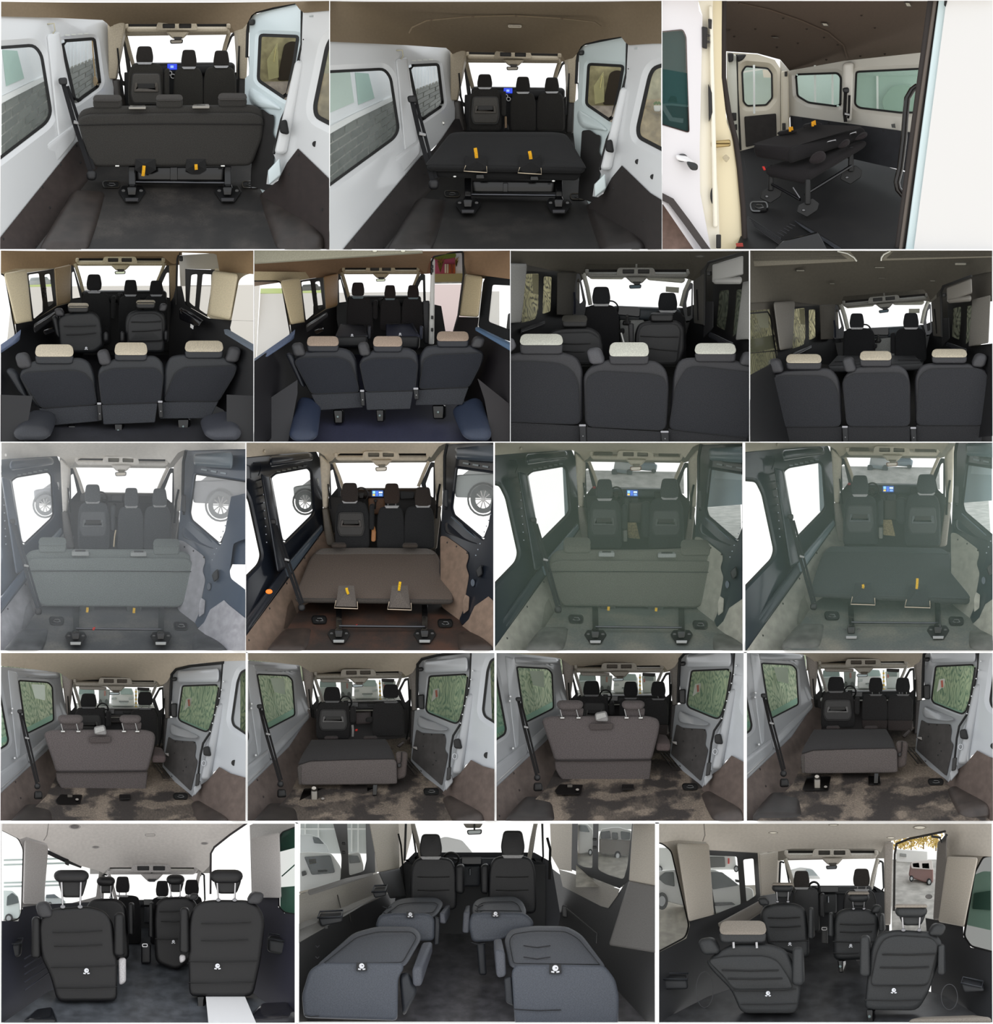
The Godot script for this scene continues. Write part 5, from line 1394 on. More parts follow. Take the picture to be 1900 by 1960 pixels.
func grey_shell(c: Dictionary):
	var L := Vector3(860,1.7,-0.3)
	var R := Vector3(860 + 1.7 * 1880,-1.7,-0.3)
	setting("ceiling", "dim grey-brown headliner", lining(-560,[-420,100,20,110,150,130,380,178,530,186,585,200,610,120,1390,120,1440,240,1560,110,1850,30,2320,-20],[L - Vector3(20,0,0), R - Vector3(20,0,0), c.get("cq", Vector3(1080,0,2.6))],160,90), c.lin)
	var a := rnd([140,198,240,196,236,470,214,548,106,590,116,400],14)
	var b := rnd([280,216,340,220,330,490,268,512],14)
	var wl := T("wall_left", "grey left wall with black window frame", "wall", "", "structure")
	var far := rnd([-420,200,-110,200,-84,260,-46,660,-60,700,-420,860],14)
	wl.p("upper_wall", sheet([-440,60,400,120,560,160,560,520,380,520,100,600,-440,640],[[104,182,378,186,370,540,104,598],[-439,180,-100,180,-30,639,-439,639]], L, 16), c.lin2)
	wl.p("pillar", block([-60,120,150,124,104,580,-20,590],[540,880,760,500],[-60,110,150,114,104,570,-20,580],[640,960,850,600],0.3), c.pillar)
	wl.p("cab_pillar", slab([384,184,536,184,500,520,380,516],[1280,1480,1420,1240],[1340,1540,1490,1300],0.2), c.lin2)
	wl.p("lower_wall", sheet([-440,590,20,580,106,580,370,520,520,510,640,560,700,900,200,1500,-440,1800],[[-439,592,-42,592,-46,662,-60,704,-439,862]], L - Vector3(12,0,0),14), "plastic:0e0e10")
	wl.p("ledge", block([100,640,290,580,290,600,100,668],[760,1050,1040,740],[100,620,290,560,290,590,100,650],[820,1110,1110,820],0.3), "plastic:1d1d20")
	wl.p("bright_strip", tube([112,652,740,200,622,880,286,586,1010],4), "metal:8a8a8c")
	put(wl)
	var t := T("window_61", "black-framed sliding window behind the left pillar", "window", "", "structure")
	t.p("frame", sheet([100,176,382,184,374,540,100,604],[a, b], L - Vector3(8,0,0),24), "plastic:121211")
	t.p("pane", sheet(a, [], L + Vector3(6,0,0),3), "glass:8d8f70:0.12")
	t.p("pane", sheet(b, [], L + Vector3(6,0,0),3), "glass:8d8f70:0.12")
	put(t)
	window("left rear window with wood-print hoarding outside", far, L - Vector3(6,0,0),0,6, c.lin2, "glass:9a9c80:0.1", 12)
	one("hoarding", "wood-grain printed hoarding outside the left windows", "hoarding", sheet([-460,120,380,120,380,620,-460,1000],[], Vector3(1500,1.7,-0.3),10), "print:d8cf9c:2a2612:1.9")
	one("paper_sheet", "pale sheet hanging on the hoarding by the pillar", "sheet", pad([190,200,240,200,238,360,196,350],1480,6,1), "matte:c8c2a4")
	if c.has("net"):
		one("hoarding_board", "dark camouflage board across the hoarding", "board", sheet([-420,470,-60,430,-60,560,-420,600],[],840,6), "dirty:1f1c14:4a4634:0.4")
		one("mesh_banner", "white square-meshed banner at the hoarding top", "banner", pad([-240,190,-110,190,-110,360,-190,350],850,6,1), "matte:c9c9b4")
	setting("trim_6", "dim headliner end over the windscreen", sheet([480,-200,1560,-200,1560,240,1440,250,1390,232,620,208,560,260,480,260],[],1680,10), c.lin)
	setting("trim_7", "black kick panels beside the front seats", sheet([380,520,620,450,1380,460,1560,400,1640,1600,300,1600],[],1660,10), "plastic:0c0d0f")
	# cab
	one("door_frame", "grey driver door frame", "frame", sheet(rnd([536,190,560,196,610,420,600,520,500,520],12),[rnd([540,240,554,230,584,410,560,430,530,380],10)],1560,20), "plastic:5c5d60")
	one("door_frame", "grey passenger door frame", "frame", sheet(rnd([1400,260,1444,268,1440,560,1390,580,1350,400],12),[rnd([1412,330,1432,310,1428,520,1400,530,1392,420],8)],1560,20), "plastic:5c5d60")
	one("cab_belt", "dark seat belt hanging on the driver pillar", "seat belt", strip([516,340,1400,522,420,1400,520,510,1400],16), "fabric:1a1e2e")
	var ws := T("window_71", "wide bright windscreen with pale pillars", "window", "", "structure")
	ws.p("pane", sheet(rnd([618,206,1388,230,1370,470,640,460],18),[],1640,3), "glass:ffffff:0.04")
	ws.p("pillar", tube([588,190,1570,618,300,1570,644,440,1570],18), "plastic:c6c6bc")
	ws.p("pillar", tube([1420,240,1570,1380,330,1570,1350,450,1570],16), "plastic:b4b4aa")
	ws.p("sun_visor", slab([624,206,910,212,900,240,640,238],1500,1540,0.5), "plastic:cfcfc0")
	ws.p("sun_visor", slab([1070,216,1390,230,1370,270,1090,246],1500,1540,0.5), "plastic:bdbdb0")
	ws.p("sticker", pad([1232,294,1336,302,1332,346,1230,336],1600,4,1), "matte:b0b0a4")
	put(ws)
	var da := T("dashboard", "grey dashboard with wide black screen and gear stick", "dashboard")
	da.p("top", block([800,450,1350,470,1350,560,800,560],1480,[820,440,1340,460,1340,560,820,560],1600,0.3), "plastic:3a4248")
	da.p("screen", pad(rnd([852,448,1016,456,1032,470,1030,524,1018,532,856,516],8),1464,18,4), "gloss:14161a")
	da.p("air_panel", slab([866,520,1030,534,1020,560,870,552],1466,1490,0.2), "plastic:22262a")
	da.p("lower_console", slab([870,556,1060,556,1100,760,880,760],1440,1500,0.2), "plastic:8f918e")
	da.p("gear_boot", slab([900,560,960,560,950,600,890,596],1420,1450,0.4), "leather:131313")
	da.p("gear_lever", tube([924,580,1410,928,545,1400,930,526,1395],7), "metal:8a8a8a")
	da.p("gear_knob", disc(930,526,12,1385,20), "plastic:101010")
	da.p("fascia", bar(500,560,1440,980,1560,40,0.05), "plastic:101112")
	put(da)
	overhead(1000,180,1.27,600,1420,1440, c.post, "plastic:1c1c1a")
	mirror(942,278,1042,314,1420, "plastic:23282c", "metal:3c464c")
	steering(800,470,60,62,1440)
	# right
	var wr := T("wall_right", "dark right wall with pale rear pillar", "wall", "", "structure")
	wr.p("pillar", slab([1828,264,2000,240,1960,700,1772,716],[700,400,400,700],[780,480,480,780],0.2), c.pillar)
	wr.p("upper_wall", sheet([1500,60,1600,-40,2320,-80,2320,300,1600,300,1600,640,1500,640],[], R + Vector3(30,0,0),14), c.lin2)
	wr.p("lower_wall", sheet([1420,560,1560,420,1600,600,1770,712,2320,700,2320,1600,1500,1600,1300,1000],[], R - Vector3(10,0,0),14), "plastic:0f0f11")
	wr.p("ledge", block([1550,640,1760,740,1740,800,1560,690],[900,660,660,900],[1550,640,1760,740,1740,790,1560,690],[960,720,720,960],0.3), "gloss:232427")
	put(wr)
	var sd := T("door_1", "sliding door with dark-framed twin window", "door", "", "structure")
	var e := rnd([1650,330,1722,322,1712,480,1690,640,1626,606],12)
	var f := rnd([1780,322,1850,320,1800,640,1750,690],12)
	sd.p("upper_panel", block([1590,130,1830,60,1830,200,1590,260],[760,560,560,760],[1590,130,1830,60,1830,210,1590,270],[800,600,600,800],0.3), c.pillar.replace("plastic", "paint"))
	sd.p("pressing", block([1590,240,1820,222,1820,282,1600,280],[740,580,580,740],[1590,236,1820,216,1820,280,1600,280],[800,620,620,800],0.5), c.pillar.replace("plastic", "paint"))
	sd.p("window_frame", sheet([1600,284,1860,280,1860,480,1772,720,1594,600],[e, f], R + Vector3(-6,0,0),24), "plastic:171716")
	sd.p("pane", sheet(e, [], R + Vector3(6,0,0),3), "glass:5d665c:0.35")
	sd.p("pane", sheet(f, [], R + Vector3(6,0,0),3), "glass:5d665c:0.35")
	sd.p("seal", tube([1830,36,560,1660,84,700,1560,112,860,1536,170,920,1532,420,930,1530,600,930],10), "rubber:181817")
	sd.p("post", slab([1444,250,1540,190,1540,600,1450,580],[1300,1000,1000,1300],[1360,1060,1060,1360],0.2), c.lin2)
	sd.p("hinge", bar(1546,176,1586,216,860,40,0.3), "plastic:101010")
	sd.p("belt_strip", strip([1472,320,1200,1480,430,1190,1484,560,1180],18), "fabric:111113")
	sd.p("lower_post", slab([1536,416,1600,416,1600,620,1520,700],[930,830,820,930],[980,880,880,980],0.2), "plastic:151517")
	put(sd)
	one("hoarding", "wood-grain printed hoarding outside the sliding door", "hoarding", sheet([1580,260,1900,260,1900,760,1580,700],[], Vector3(2600,-0.6,0),8), "print:b4b49c:33331f:1.9")
func box_6():
	box(972,474,468,[977,479,1434,845.5], "in grey van, middle seats upright")
	var c := {lin = "liner:5b574e", lin2 = "liner:4a4843", pillar = "plastic:8b8b88", post = "plastic:8a8a84"}
	grey_shell(c)
	var cl := T("ceiling_lamp", "dark oval lamp in the headliner above the door", "lamp")
	cl.p("bezel", pad(oval(1495,64,38,10),800,10,3), "plastic:2a2824")
	cl.p("lens", pad(oval(1495,64,26,6),794,8,2), "plastic:4a473e")
	put(cl)
	seat("black cloth driver seat", [584,436,868,900],[654,298,800,440],1250, "fabric:161619", {head = "fabric:1f2125", lean = 0.1, post = true, arm = [[866,620,906,670]]})
	seat("black cloth passenger seat", [1082,486,1390,900],[1168,344,1322,490],1260, "fabric:161619", {head = "fabric:1f2125", lean = 0.1, post = true, arm = [[1300,520,1380,600]]})
	var lea := "leather:161618"
	rear_seat("dark middle seat by the left wall", {name = "middle_seat", z = 900.0, m = lea, sil = [300,700,330,646,430,616,640,612,716,660,744,760,740,920,300,920], face = [320,720,360,660,640,650,720,700,736,900,320,900], r = 40.0, head = [420,520,618,572,616], top = "leather:514f49", hm = "leather:1e1e1e", seams = [[420,742,640,742],[430,800,600,806]]})
	rear_seat("tall dark middle seat behind the passenger", {name = "middle_seat", z = 900.0, m = lea, sil = [990,650,1020,584,1080,566,1320,560,1376,610,1380,800,1330,924,1080,920,980,800], face = [1010,660,1040,600,1100,586,1310,584,1350,640,1320,900,1020,900], r = 40.0, head = [1110,500,1290,520,572], top = "leather:1a1a1c", hm = "leather:161618", seams = [[1030,684,1330,690],[1040,770,1320,800]]})
	var ar := T("arm_rest", "black arm rest and white belt stalk between middle seats", "arm rest")
	ar.p("arm", slab([936,584,980,580,980,750,940,740],880,960,0.4), "plastic:1a1a1c")
	ar.p("belt_stalk", tube([904,740,900,890,690,920,882,660,930],7), "plastic:c8c8c4")
	ar.p("bracket", bar(880,730,960,900,940,40,0.2), "plastic:141416")
	put(ar)
	var fb := "leather:2c2c30"
	var fm := "fabric:2e2f33"
	rear_seat("rear seat with cream head pad at the left wall", {z = 440.0, m = fb, fm = fm, sil = [-60,850,100,806,420,808,540,850,584,940,582,1380,-60,1400], face = [-60,880,200,880,420,900,510,960,552,1060,566,1376,-60,1352], skirt = [-20,1350,562,1384,556,1520,-20,1520], head = [92,668,428,754,828], sm = "fabric:323234", r = 60.0, top = "leather:d9d9cc"})
	rear_seat("centre rear seat with cream head pad", {z = 400.0, m = fb, fm = fm, sil = [586,990,640,920,760,868,1160,878,1236,950,1252,1080,1232,1424,600,1400], face = [604,1010,700,956,1130,980,1220,1012,1242,1090,1222,1424,608,1392], skirt = [608,1392,1196,1430,1190,1520,612,1520], head = [786,734,1096,842,908], guide = [598,764,764,924], sm = "fabric:323234", r = 60.0, top = "leather:d9d9cc", gm = "plastic:4c4c50"})
	rear_seat("rear seat with cream head pad at the right wall", {z = 440.0, m = fb, fm = fm, sil = [1286,980,1330,862,1450,850,1760,870,1960,940,1960,1500,1250,1414], face = [1300,1080,1390,930,1480,920,1960,975,1960,1490,1246,1412], skirt = [1246,1406,1860,1460,1860,1520,1250,1520], head = [1452,740,1774,824,888], guide = [1790,800,1930,930], flip = -1.0, sm = "fabric:323234", r = 60.0, top = "leather:d9d9cc"})
	bracket(552,1380,606,1520,390, "hinge bracket between the left and centre rear seats")
	bracket(1186,1430,1250,1520,390, "hinge bracket between the centre and right rear seats")
	one("belt_guide", "grey belt guide beside the left head pad", "belt guide", slab([-20,700,40,700,70,770,10,820],460,520,0.4), "plastic:55555a")
	setting("floor", "dark floor behind the rear seats", sheet([-20,1300,1900,1300,1900,1520,-20,1520],[],900,10), "plastic:101010")
func box_7():
	box(1430,474,470,[1435,479,1900,845.5], "in grey van, middle seats folded")
	var c := {lin = "liner:57534a", lin2 = "liner:4c4841", pillar = "plastic:6f6c66", post = "plastic:77766f", net = true, cq = Vector3(1150,0,1.0)}
	fit(0.8148,-0.0741,0.0369,0.7994,247.3,322.5)
	grey_shell(c)
	plain()
	for s in [[-40,20,860,105, "left"],[1035,20,1900,100, "right"]]:
		var rp := T("roof_panel", "ribbed roof ventilation panel on the %s" % s[4], "panel")
		var l: bool = s[4] == "left"
		rp.p("tray", block([s[0],10,790,10,860,104, s[0],150] if l else [1090,10,1900,10,1900,74,1034,100],520,[s[0],10,780,10,850,96, s[0],140] if l else [1100,10,1900,10,1900,64,1040,92],580,0.15), "plastic:6b6658")
		for i in 7: rp.p("rib", tube([s[0],28 + i * 12,516,700 + i * 12,28 + i * 9,516] if l else [1130 - i * 8,30 + i * 8,516,1900,26 + i * 6,516],2.5, false, 5), "plastic:4a463c")
		rp.p("bright_end", tube([700,26,510,780,44,510,830,76,510,850,104,510] if l else [1110,24,510,1060,50,510,1042,76,510,1038,100,510],7), "metal:c9c9c0")
		put(rp)
	for s in [[985,142,1076,156, "long bar lamp nearest the roof panels"],[1012,226,1080,236, "long bar lamp nearest the windscreen"],[1605,112,1708,134, "oval lamp at the right of the roof"],[1415,246,1470,258, "small oval lamp above the sliding door"],[636,268,690,280, "small oval lamp above the driver"],[376,164,456,182, "oval lamp at the left of the roof"]]:
		var lp := T("ceiling_lamp", s[4], "lamp")
		lp.p("bezel", pad(rect(s[0], s[1], s[2], s[3], (s[3] - s[1]) * 0.48),640 + s[1] * 1.6,10,3), "plastic:3c392f")
		lp.p("lens", pad(rect(s[0] + 10, s[1] + 4, s[2] - 10, s[3] - 4,2),634 + s[1] * 1.6,8,1), "plastic:8a877a")
		put(lp)
	seat("black cloth driver seat", [748,616,1000,860],[798,503,914,624],1250, "fabric:111215", {head = "fabric:212226", lean = 0.1, arm = [[984,740,1012,780]]})
	seat("black cloth passenger seat", [1148,616,1396,880],[1214,500,1338,624],1250, "fabric:111215", {head = "fabric:212226", lean = 0.1, arm = [[1116,650,1150,820]]})
	for s in [[[700,828,990,830,960,900,620,912], "left"],[[1120,828,1310,830,1372,890,1110,900], "right"]]:
		var t := T("middle_seat", "black leather middle seat folded flat on the %s" % s[1], "seat")
		t.p("folded_back", block([s[0][6], s[0][7], s[0][4], s[0][5], s[0][4], s[0][5] + 60, s[0][6] + 30, s[0][7] + 60],800,[s[0][0], s[0][1], s[0][2], s[0][3], s[0][2], s[0][3] + 40, s[0][0], s[0][1] + 40],1100,0.3), "leather:212225")
		t.p("seam", tube([s[0][6] + 60, s[0][7] - 34,900, s[0][4] - 20, s[0][5] - 24,900],3), "leather:0c0c0e")
		put(t)
	var fb := "leather:2e2e32"
	var fm := "fabric:2f3034"
	rear_seat("rear seat with cream head pad at the left wall", {z = 460.0, m = fb, fm = fm, sil = [158,1030,200,980,330,940,640,928,704,990,728,1080,738,1388,250,1392], face = [164,1018,260,986,580,990,660,1020,708,1120,732,1386,254,1390], skirt = [250,1384,736,1384,736,1520,276,1520], head = [302,822,578,890,944], guide = [146,846,296,986], arm = [80,990,156,980,250,1340,190,1300], sm = "fabric:2e2e30", r = 54.0})
	rear_seat("centre rear seat with cream head pad", {z = 440.0, m = fb, fm = fm, sil = [732,1030,790,950,900,904,1180,904,1242,950,1266,1050,1268,1386,768,1386], face = [738,1018,820,972,1190,966,1250,1012,1264,1384,770,1384], skirt = [776,1380,1264,1380,1262,1520,782,1520], head = [873,798,1120,868,920], guide = [728,834,856,978], sm = "fabric:2e2e30", r = 54.0})
	rear_seat("rear seat with cream head pad at the right wall", {z = 460.0, m = fb, fm = fm, sil = [1298,1000,1350,902,1450,890,1700,890,1866,948,1852,1386,1306,1394], face = [1326,1000,1400,936,1800,930,1864,974,1836,1376,1308,1376], skirt = [1310,1372,1830,1372,1810,1520,1310,1520], head = [1430,782,1704,846,894], guide = [1728,808,1874,940], flip = -1.0, sm = "fabric:2e2e30", r = 54.0})
	one("arm_rest", "dark arm rest at the right wall", "arm rest", slab([1850,930,1910,920,1910,1330,1850,1320],480,540,0.3), "leather:212124")
	bracket(734,1386,780,1520,430, "hinge bracket between the left and centre rear seats")
	bracket(1264,1394,1310,1520,430, "hinge bracket between the centre and right rear seats")
	setting("floor", "dark floor with ribbed side trim", sheet([-20,1150,240,1000,400,900,1900,900,1900,1520,-20,1520],[], Vector3(1900,0,-0.9),10), "plastic:141210")
# ---------------------------------------------------------------- third row: the navy van
func navy_shell(c: Dictionary):
	var L := Vector3(900,1.5,-0.5)
	var R := Vector3(3380,-1.5,-0.3)
	var F := Vector3(3700,0,-2.34)
	var n: String = c.navy
	var hl := T("ceiling", "pale beige headliner with round clips", "ceiling", "", "structure")
	hl.p("lining", lining(-60,[-260,160,-40,136,190,112,540,86,596,108,640,180,690,120,720,100,1380,100,1420,150,1444,60,1520,20,1540,30,1880,16,2120,10],[L - Vector3(30,0,0), R - Vector3(30,0,0), Vector3(1250,0,2.4)],160,80), c.lin)
	for p in [[155,84],[304,76],[428,66],[508,58]]: hl.p("clip", pad(oval(p[0], p[1],9,12,12), zz(L, p[0], p[1]) - 70,30,3), c.lin)
	put(hl)
	setting("trim_6", "headliner end over the windscreen", sheet([560,-100,1540,-100,1540,120,1400,168,680,172,560,200],[],1680,10), c.lin2)
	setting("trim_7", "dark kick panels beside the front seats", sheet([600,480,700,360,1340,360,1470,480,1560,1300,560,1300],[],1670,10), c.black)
	# left wall
	var w1 := rnd([-500,320,-10,352,40,450,132,870,110,940,-500,1560],30)
	var w2 := rnd([196,282,236,250,474,206,500,236,522,540,500,576,300,776,280,740],16)
	var wl := T("wall_left", "glossy navy metal left wall with window openings", "wall", "", "structure")
	wl.p("body_side", sheet([-560,160,-40,130,540,84,570,150,600,680,330,1054,14,1484,-560,2260],[grow(w1,20), grow(w2,12)], L, 16), n)
	wl.p("roof_bulge", block([190,130,500,96,520,150,190,210],[920,1390,1380,890],[180,120,510,90,530,150,180,200],[990,1480,1480,980],0.6), n)
	wl.p("pillar", block([128,250,196,270,330,960,250,1000],[800,880,760,640],[120,250,200,270,335,960,245,1000],[860,940,830,720],0.35), n)
	wl.p("sill_ledge", block([-160,1590,310,960,330,1036,-160,1740],[-60,730,700,-80],[-160,1560,310,940,330,1000,-160,1660],[10,800,790,0],0.3), n)
	wl.p("sill_ledge", block([300,970,586,640,596,676,330,1046],[720,1290,1270,700],[300,950,580,630,590,660,330,1000],[790,1360,1350,780],0.3), c.ledge)
	for i in 6: wl.p("slot", sheet(rect(244 + i * 40,232 - i * 9,272 + i * 40,242 - i * 9,4),[], L - Vector3(14,0,0),4), "metal:9aa4aa")
	wl.p("pull_loop", tube([68,172,860,120,166,900,128,214,890,108,266,860],4), "metal:3a3f46")
	for i in 9: wl.p("rivet", disc(138 + i * 4,290 + i * 60,5, zz(L, 138 + i * 4,290 + i * 60) - 70,60), "metal:8a9098")
	if c.has("amber"): wl.p("amber_oval", pad(oval(190,1140,26,18),300,40,8), "screen:f07a18")  # emissive orange oval on the wall, in one van only
	put(wl)
	window("large left rear window", w1, L, 20,20, n, c.glass, 14)
	window("left window behind the driver", w2, L, 12,14, n, c.glass, 9, "rubber:1c2026")
	var tl := T("trim_3", "hardboard lining panel along the left wall", "trim", "", "structure")
	tl.p("panel", sheet([-160,1720,14,1480,330,1050,600,680,680,700,640,1100,640,1620,-160,1760],[], L - Vector3(14,0,0),10), c.board)
	plugs(tl, [38,1506,192,1268,320,1080,452,888,552,740],8, L - Vector3(14,0,0), "rubber:2a2624")
	put(tl)
	var tb := T("trim_8", "darker lower edge of the left lining panel", "trim", "", "structure")
	tb.p("corner", sheet([330,1250,360,1200,414,1350,400,1400,300,1420],[], L - Vector3(22,0,0),8), c.board2)
	put(tb)
	# floor and wheel arches
	setting("floor", "dark rubber load floor with dust", sheet([180,1640,430,1260,560,1180,640,760,1470,760,1560,1180,1640,1360,2020,1640],[], F, 20), c.floor)
	one("wheel_arch_cover", "grey moulded wheel arch cover beside the left panel", "cover", block([170,1560,470,1560,450,1640,160,1640],-30,[300,1405,520,1396,530,1480,290,1480],400,0.7,0.05), c.arch)
	one("wheel_arch_cover", "grey moulded wheel arch cover at the right panel", "cover", block([1610,1560,1880,1540,1890,1640,1640,1640],-30,[1570,1418,1780,1424,1800,1500,1580,1500],400,0.7,0.05), c.arch)
	anchor(566,1352,116,62, F, "recessed black cargo ring left of the bench leg")
	anchor(1514,1378,116,62, F, "recessed black cargo ring right of the bench leg")
	# sliding door and right quarter
	var w3 := rnd([1602,206,2200,290,2200,420,1900,560,1850,640,1806,752,1582,566,1566,510],16)
	var sd := T("door_1", "navy sliding door with a large window", "door", "", "structure")
	sd.p("door_skin", sheet([1520,24,2240,0,2240,900,1900,900,1700,1400,1560,1300,1470,1000,1490,500],[grow(w3,12)], R, 16), n)
	sd.p("upper_pressing", block([1584,60,1890,40,1890,160,1590,140],[820,380,360,800],[1584,50,1890,30,1890,170,1590,150],[880,440,440,880],0.5), c.ledge)
	sd.p("arm_ledge", block([1500,660,1660,760,1780,800,1500,700],[880,640,440,860],[1530,560,1680,700,1800,770,1500,690],[960,720,520,960],0.6), n)
	for i in 3: sd.p("slot", strip([1646 + i * 74,172 + i * 12, zz(R, 1646 + i * 74,172) - 14,1690 + i * 74,180 + i * 12, zz(R, 1690 + i * 74,180) - 14],12,6), "metal:9aa4aa")
	sd.p("seal", tube([1528,30,960,1510,120,970,1508,380,930,1520,520,860],12), "rubber:101418")
	sd.p("handle_box", slab([1502,370,1536,370,1536,510,1502,500],840,890,0.3), "plastic:161a20")
	sd.p("ledge_shine", tube([1560,580,800,1640,650,700,1700,700,600,1770,760,520],5), "gloss:5d6670")
	sd.p("door_board", pad(rnd([1476,720,1520,724,1600,780,1680,840,1692,880,1670,950,1694,1020,1640,1330,1600,1400,1480,1240],20), R - Vector3(14,0,0),10,3), c.board)
	plugs(sd, [1530,772,1600,802,1680,850],7, R - Vector3(14,0,0), "rubber:2a2624")
	put(sd)
	window("sliding door window", w3, R, 12,12, n, c.glass, 9, "rubber:1c2026")
	var wr := T("wall_right", "navy right quarter with door post and catch", "wall", "", "structure")
	wr.p("post", sheet([2200,300,1880,380,1836,660,1800,780,1740,900,1690,1060,1650,1280,1620,1350,1640,1390,1700,1360,1740,1260,1850,1200,1900,1240,2200,1520],[rnd([2190,620,1905,740,1880,960,1890,1010,2190,1230],20)], R - Vector3(60,0,0),30), n)
	wr.p("latch_cup", slab([1740,980,1790,930,1800,1010,1760,1040],300,350,0.3), "plastic:0e1116")
	wr.p("catch", pad(oval(1722,1074,18,30),380,20,5), "metal:4c525a")
	wr.p("reflector", pad(rnd([1664,1160,1696,1180,1690,1280,1650,1310,1648,1210],8),390,16,4), c.board)
	for i in 8: wr.p("rivet", disc(1856 - i * 16,560 + i * 44,5, zz(R, 1856 - i * 16,560 + i * 44) - 68,10), "metal:8a9098")
	put(wr)
	setting("trim_4", "hardboard lining panel on the right quarter", sheet([1690,1350,1735,1250,1840,1176,1880,1214,2120,1400,2120,1700,1600,1700,1640,1400],[], R - Vector3(70,0,0),10), c.board)
	# cab
	var pl := T("pillar_trim", "beige and grey pillar trim behind the driver", "pillar")
	pl.p("upper_trim", block([566,104,640,180,622,512,590,512],1440,[566,104,650,180,632,512,590,512],1540,0.25), c.lin)
	pl.p("lower_trim", block([584,512,626,512,690,800,610,800],1430,[584,512,640,512,690,800,610,800],1540,0.25), c.grey)
	pl.p("belt_strip", strip([630,330,1420,640,420,1420,652,520,1420],10), "fabric:16181c")
	put(pl)
	var pr := T("pillar_trim", "beige and grey pillar trim beside the passenger", "pillar")
	pr.p("upper_trim", block([1440,150,1508,60,1490,500,1452,500],1400,[1430,150,1508,60,1490,500,1442,500],1500,0.25), c.lin)
	pr.p("lower_trim", slab([1440,500,1486,500,1450,820,1390,830],1400,1500,0.25), c.grey)
	pr.p("belt_strip", strip([1474,330,1390,1456,420,1390,1446,590,1390],16), "fabric:141417")
	put(pr)
	one("door_frame", "dark driver door frame at the windscreen", "frame", sheet(rnd([640,180,668,176,742,400,720,500,650,520,636,300],12),[rnd([648,230,666,220,708,400,690,470,656,480],8)],1590,16), "plastic:2a2e36")
	one("door_frame", "dark passenger door frame at the windscreen", "frame", sheet(rnd([1404,164,1440,170,1440,470,1400,520,1330,330],12),[rnd([1408,210,1424,200,1424,440,1398,470,1366,330],8)],1590,16), "plastic:22262c")
	var ws := T("window_72", "wide overexposed windscreen with beige pillars", "window", "", "structure")
	ws.p("pane", sheet(rnd([694,176,1376,168,1330,380,744,380],18),[],1650,3), "glass:ffffff:0.05")
	ws.p("pillar", tube([672,170,1580,712,270,1580,746,370,1580],13), c.lin)
	ws.p("pillar", tube([1390,160,1580,1350,250,1580,1310,350,1580],13), c.lin)
	put(ws)
	overhead(1030,112,1.17,676,1396,1460, c.lin, "plastic:8d887a", "overhead shelf with centre console and two vents", c.has("pocket"))
	mirror(984,198,1076,236,1430, c.mir, "metal:b8b2a8")
	var da := T("dashboard", "dashboard with lit screen and centre vents", "dashboard")
	da.p("top", block([720,372,1330,366,1330,440,720,440],1500,[740,362,1320,358,1320,440,740,440],1620,0.3), c.dash)
	da.p("fascia", bar(640,430,1440,880,1560,40,0.05), c.dash2)
	var si := da.p("screen", pad(rect(960,378,1046,426,5),1480,14,3), "screen:284c8c" if c.has("lit") else "gloss:20262c")
	if c.has("lit"):
		for q in [[966,384,986,402, "8fd0f4"],[990,384,1008,420, "3c6cd8"],[1012,388,1040,400, "d8ecff"],[966,406,984,420, "e8c860"],[1014,406,1038,420, "78a8e8"]]: da.p("screen_tile", pad(rect(q[0], q[1], q[2], q[3],2),1477,4,1), "screen:" + q[4], si)
	da.p("vent_panel", pad(rnd([1170,384,1282,390,1276,440,1176,446],10),1484,14,4), "plastic:14171b")
	da.p("lower_console", slab([930,436,1060,436,1060,560,940,560],1470,1520,0.3), c.console)
	da.p("gear_knob", disc(988,456,13,1430,20), "plastic:101113")
	da.p("gear_lever", tube([988,466,1440,984,520,1450],6), "plastic:16181a")
	put(da)
	steering(880,412,50,54,1440, "plastic:33302e")
func suv(c: Dictionary):          # the pale off-roader parked outside both sides
	for s in [[456,464,74,1500, "left", 366,344,560,470],[1800,446,96,900, "right", 1580,262,2100,450]]:
		var t := T("parked_suv", "pale off-road car outside the %s windows" % s[4], "car")
		t.p("body", pad(rnd([s[5], s[6] + 10, s[5] + 30, s[6], s[7], s[6] - 20, s[7], s[8], s[5] + 10, s[8] - 20],20), s[3] + 60,40,10), c.suv)
		t.p("glasshouse", pad(rnd([s[5] + 60, s[6] + 4, s[5] + 130, s[6] - 50, s[7], s[6] - 60, s[7], s[6]],14), s[3] + 70,30,6), c.suv2)
		t.p("wheel_arch", hoop(oval(s[0], s[1], s[2] * 1.12, s[2] * 1.2),14, s[3] + 50,14), c.tyre)
		var i := t.p("tyre", hoop(oval(s[0], s[1], s[2] * 0.62, s[2] * 0.72,28), s[2] * 0.38, s[3] + 20,30), c.tyre)
		t.p("hub", disc(s[0], s[1], s[2] * 0.16, s[3] + 14,14), c.rim, i)
		for j in 10: t.p("spoke", tube([s[0], s[1], s[3] + 24, s[0] + s[2] * 0.62 * cos(j * TAU / 10), s[1] + s[2] * 0.72 * sin(j * TAU / 10), s[3] + 26], s[2] * 0.05, false, 5), c.rim, i)
		put(t)
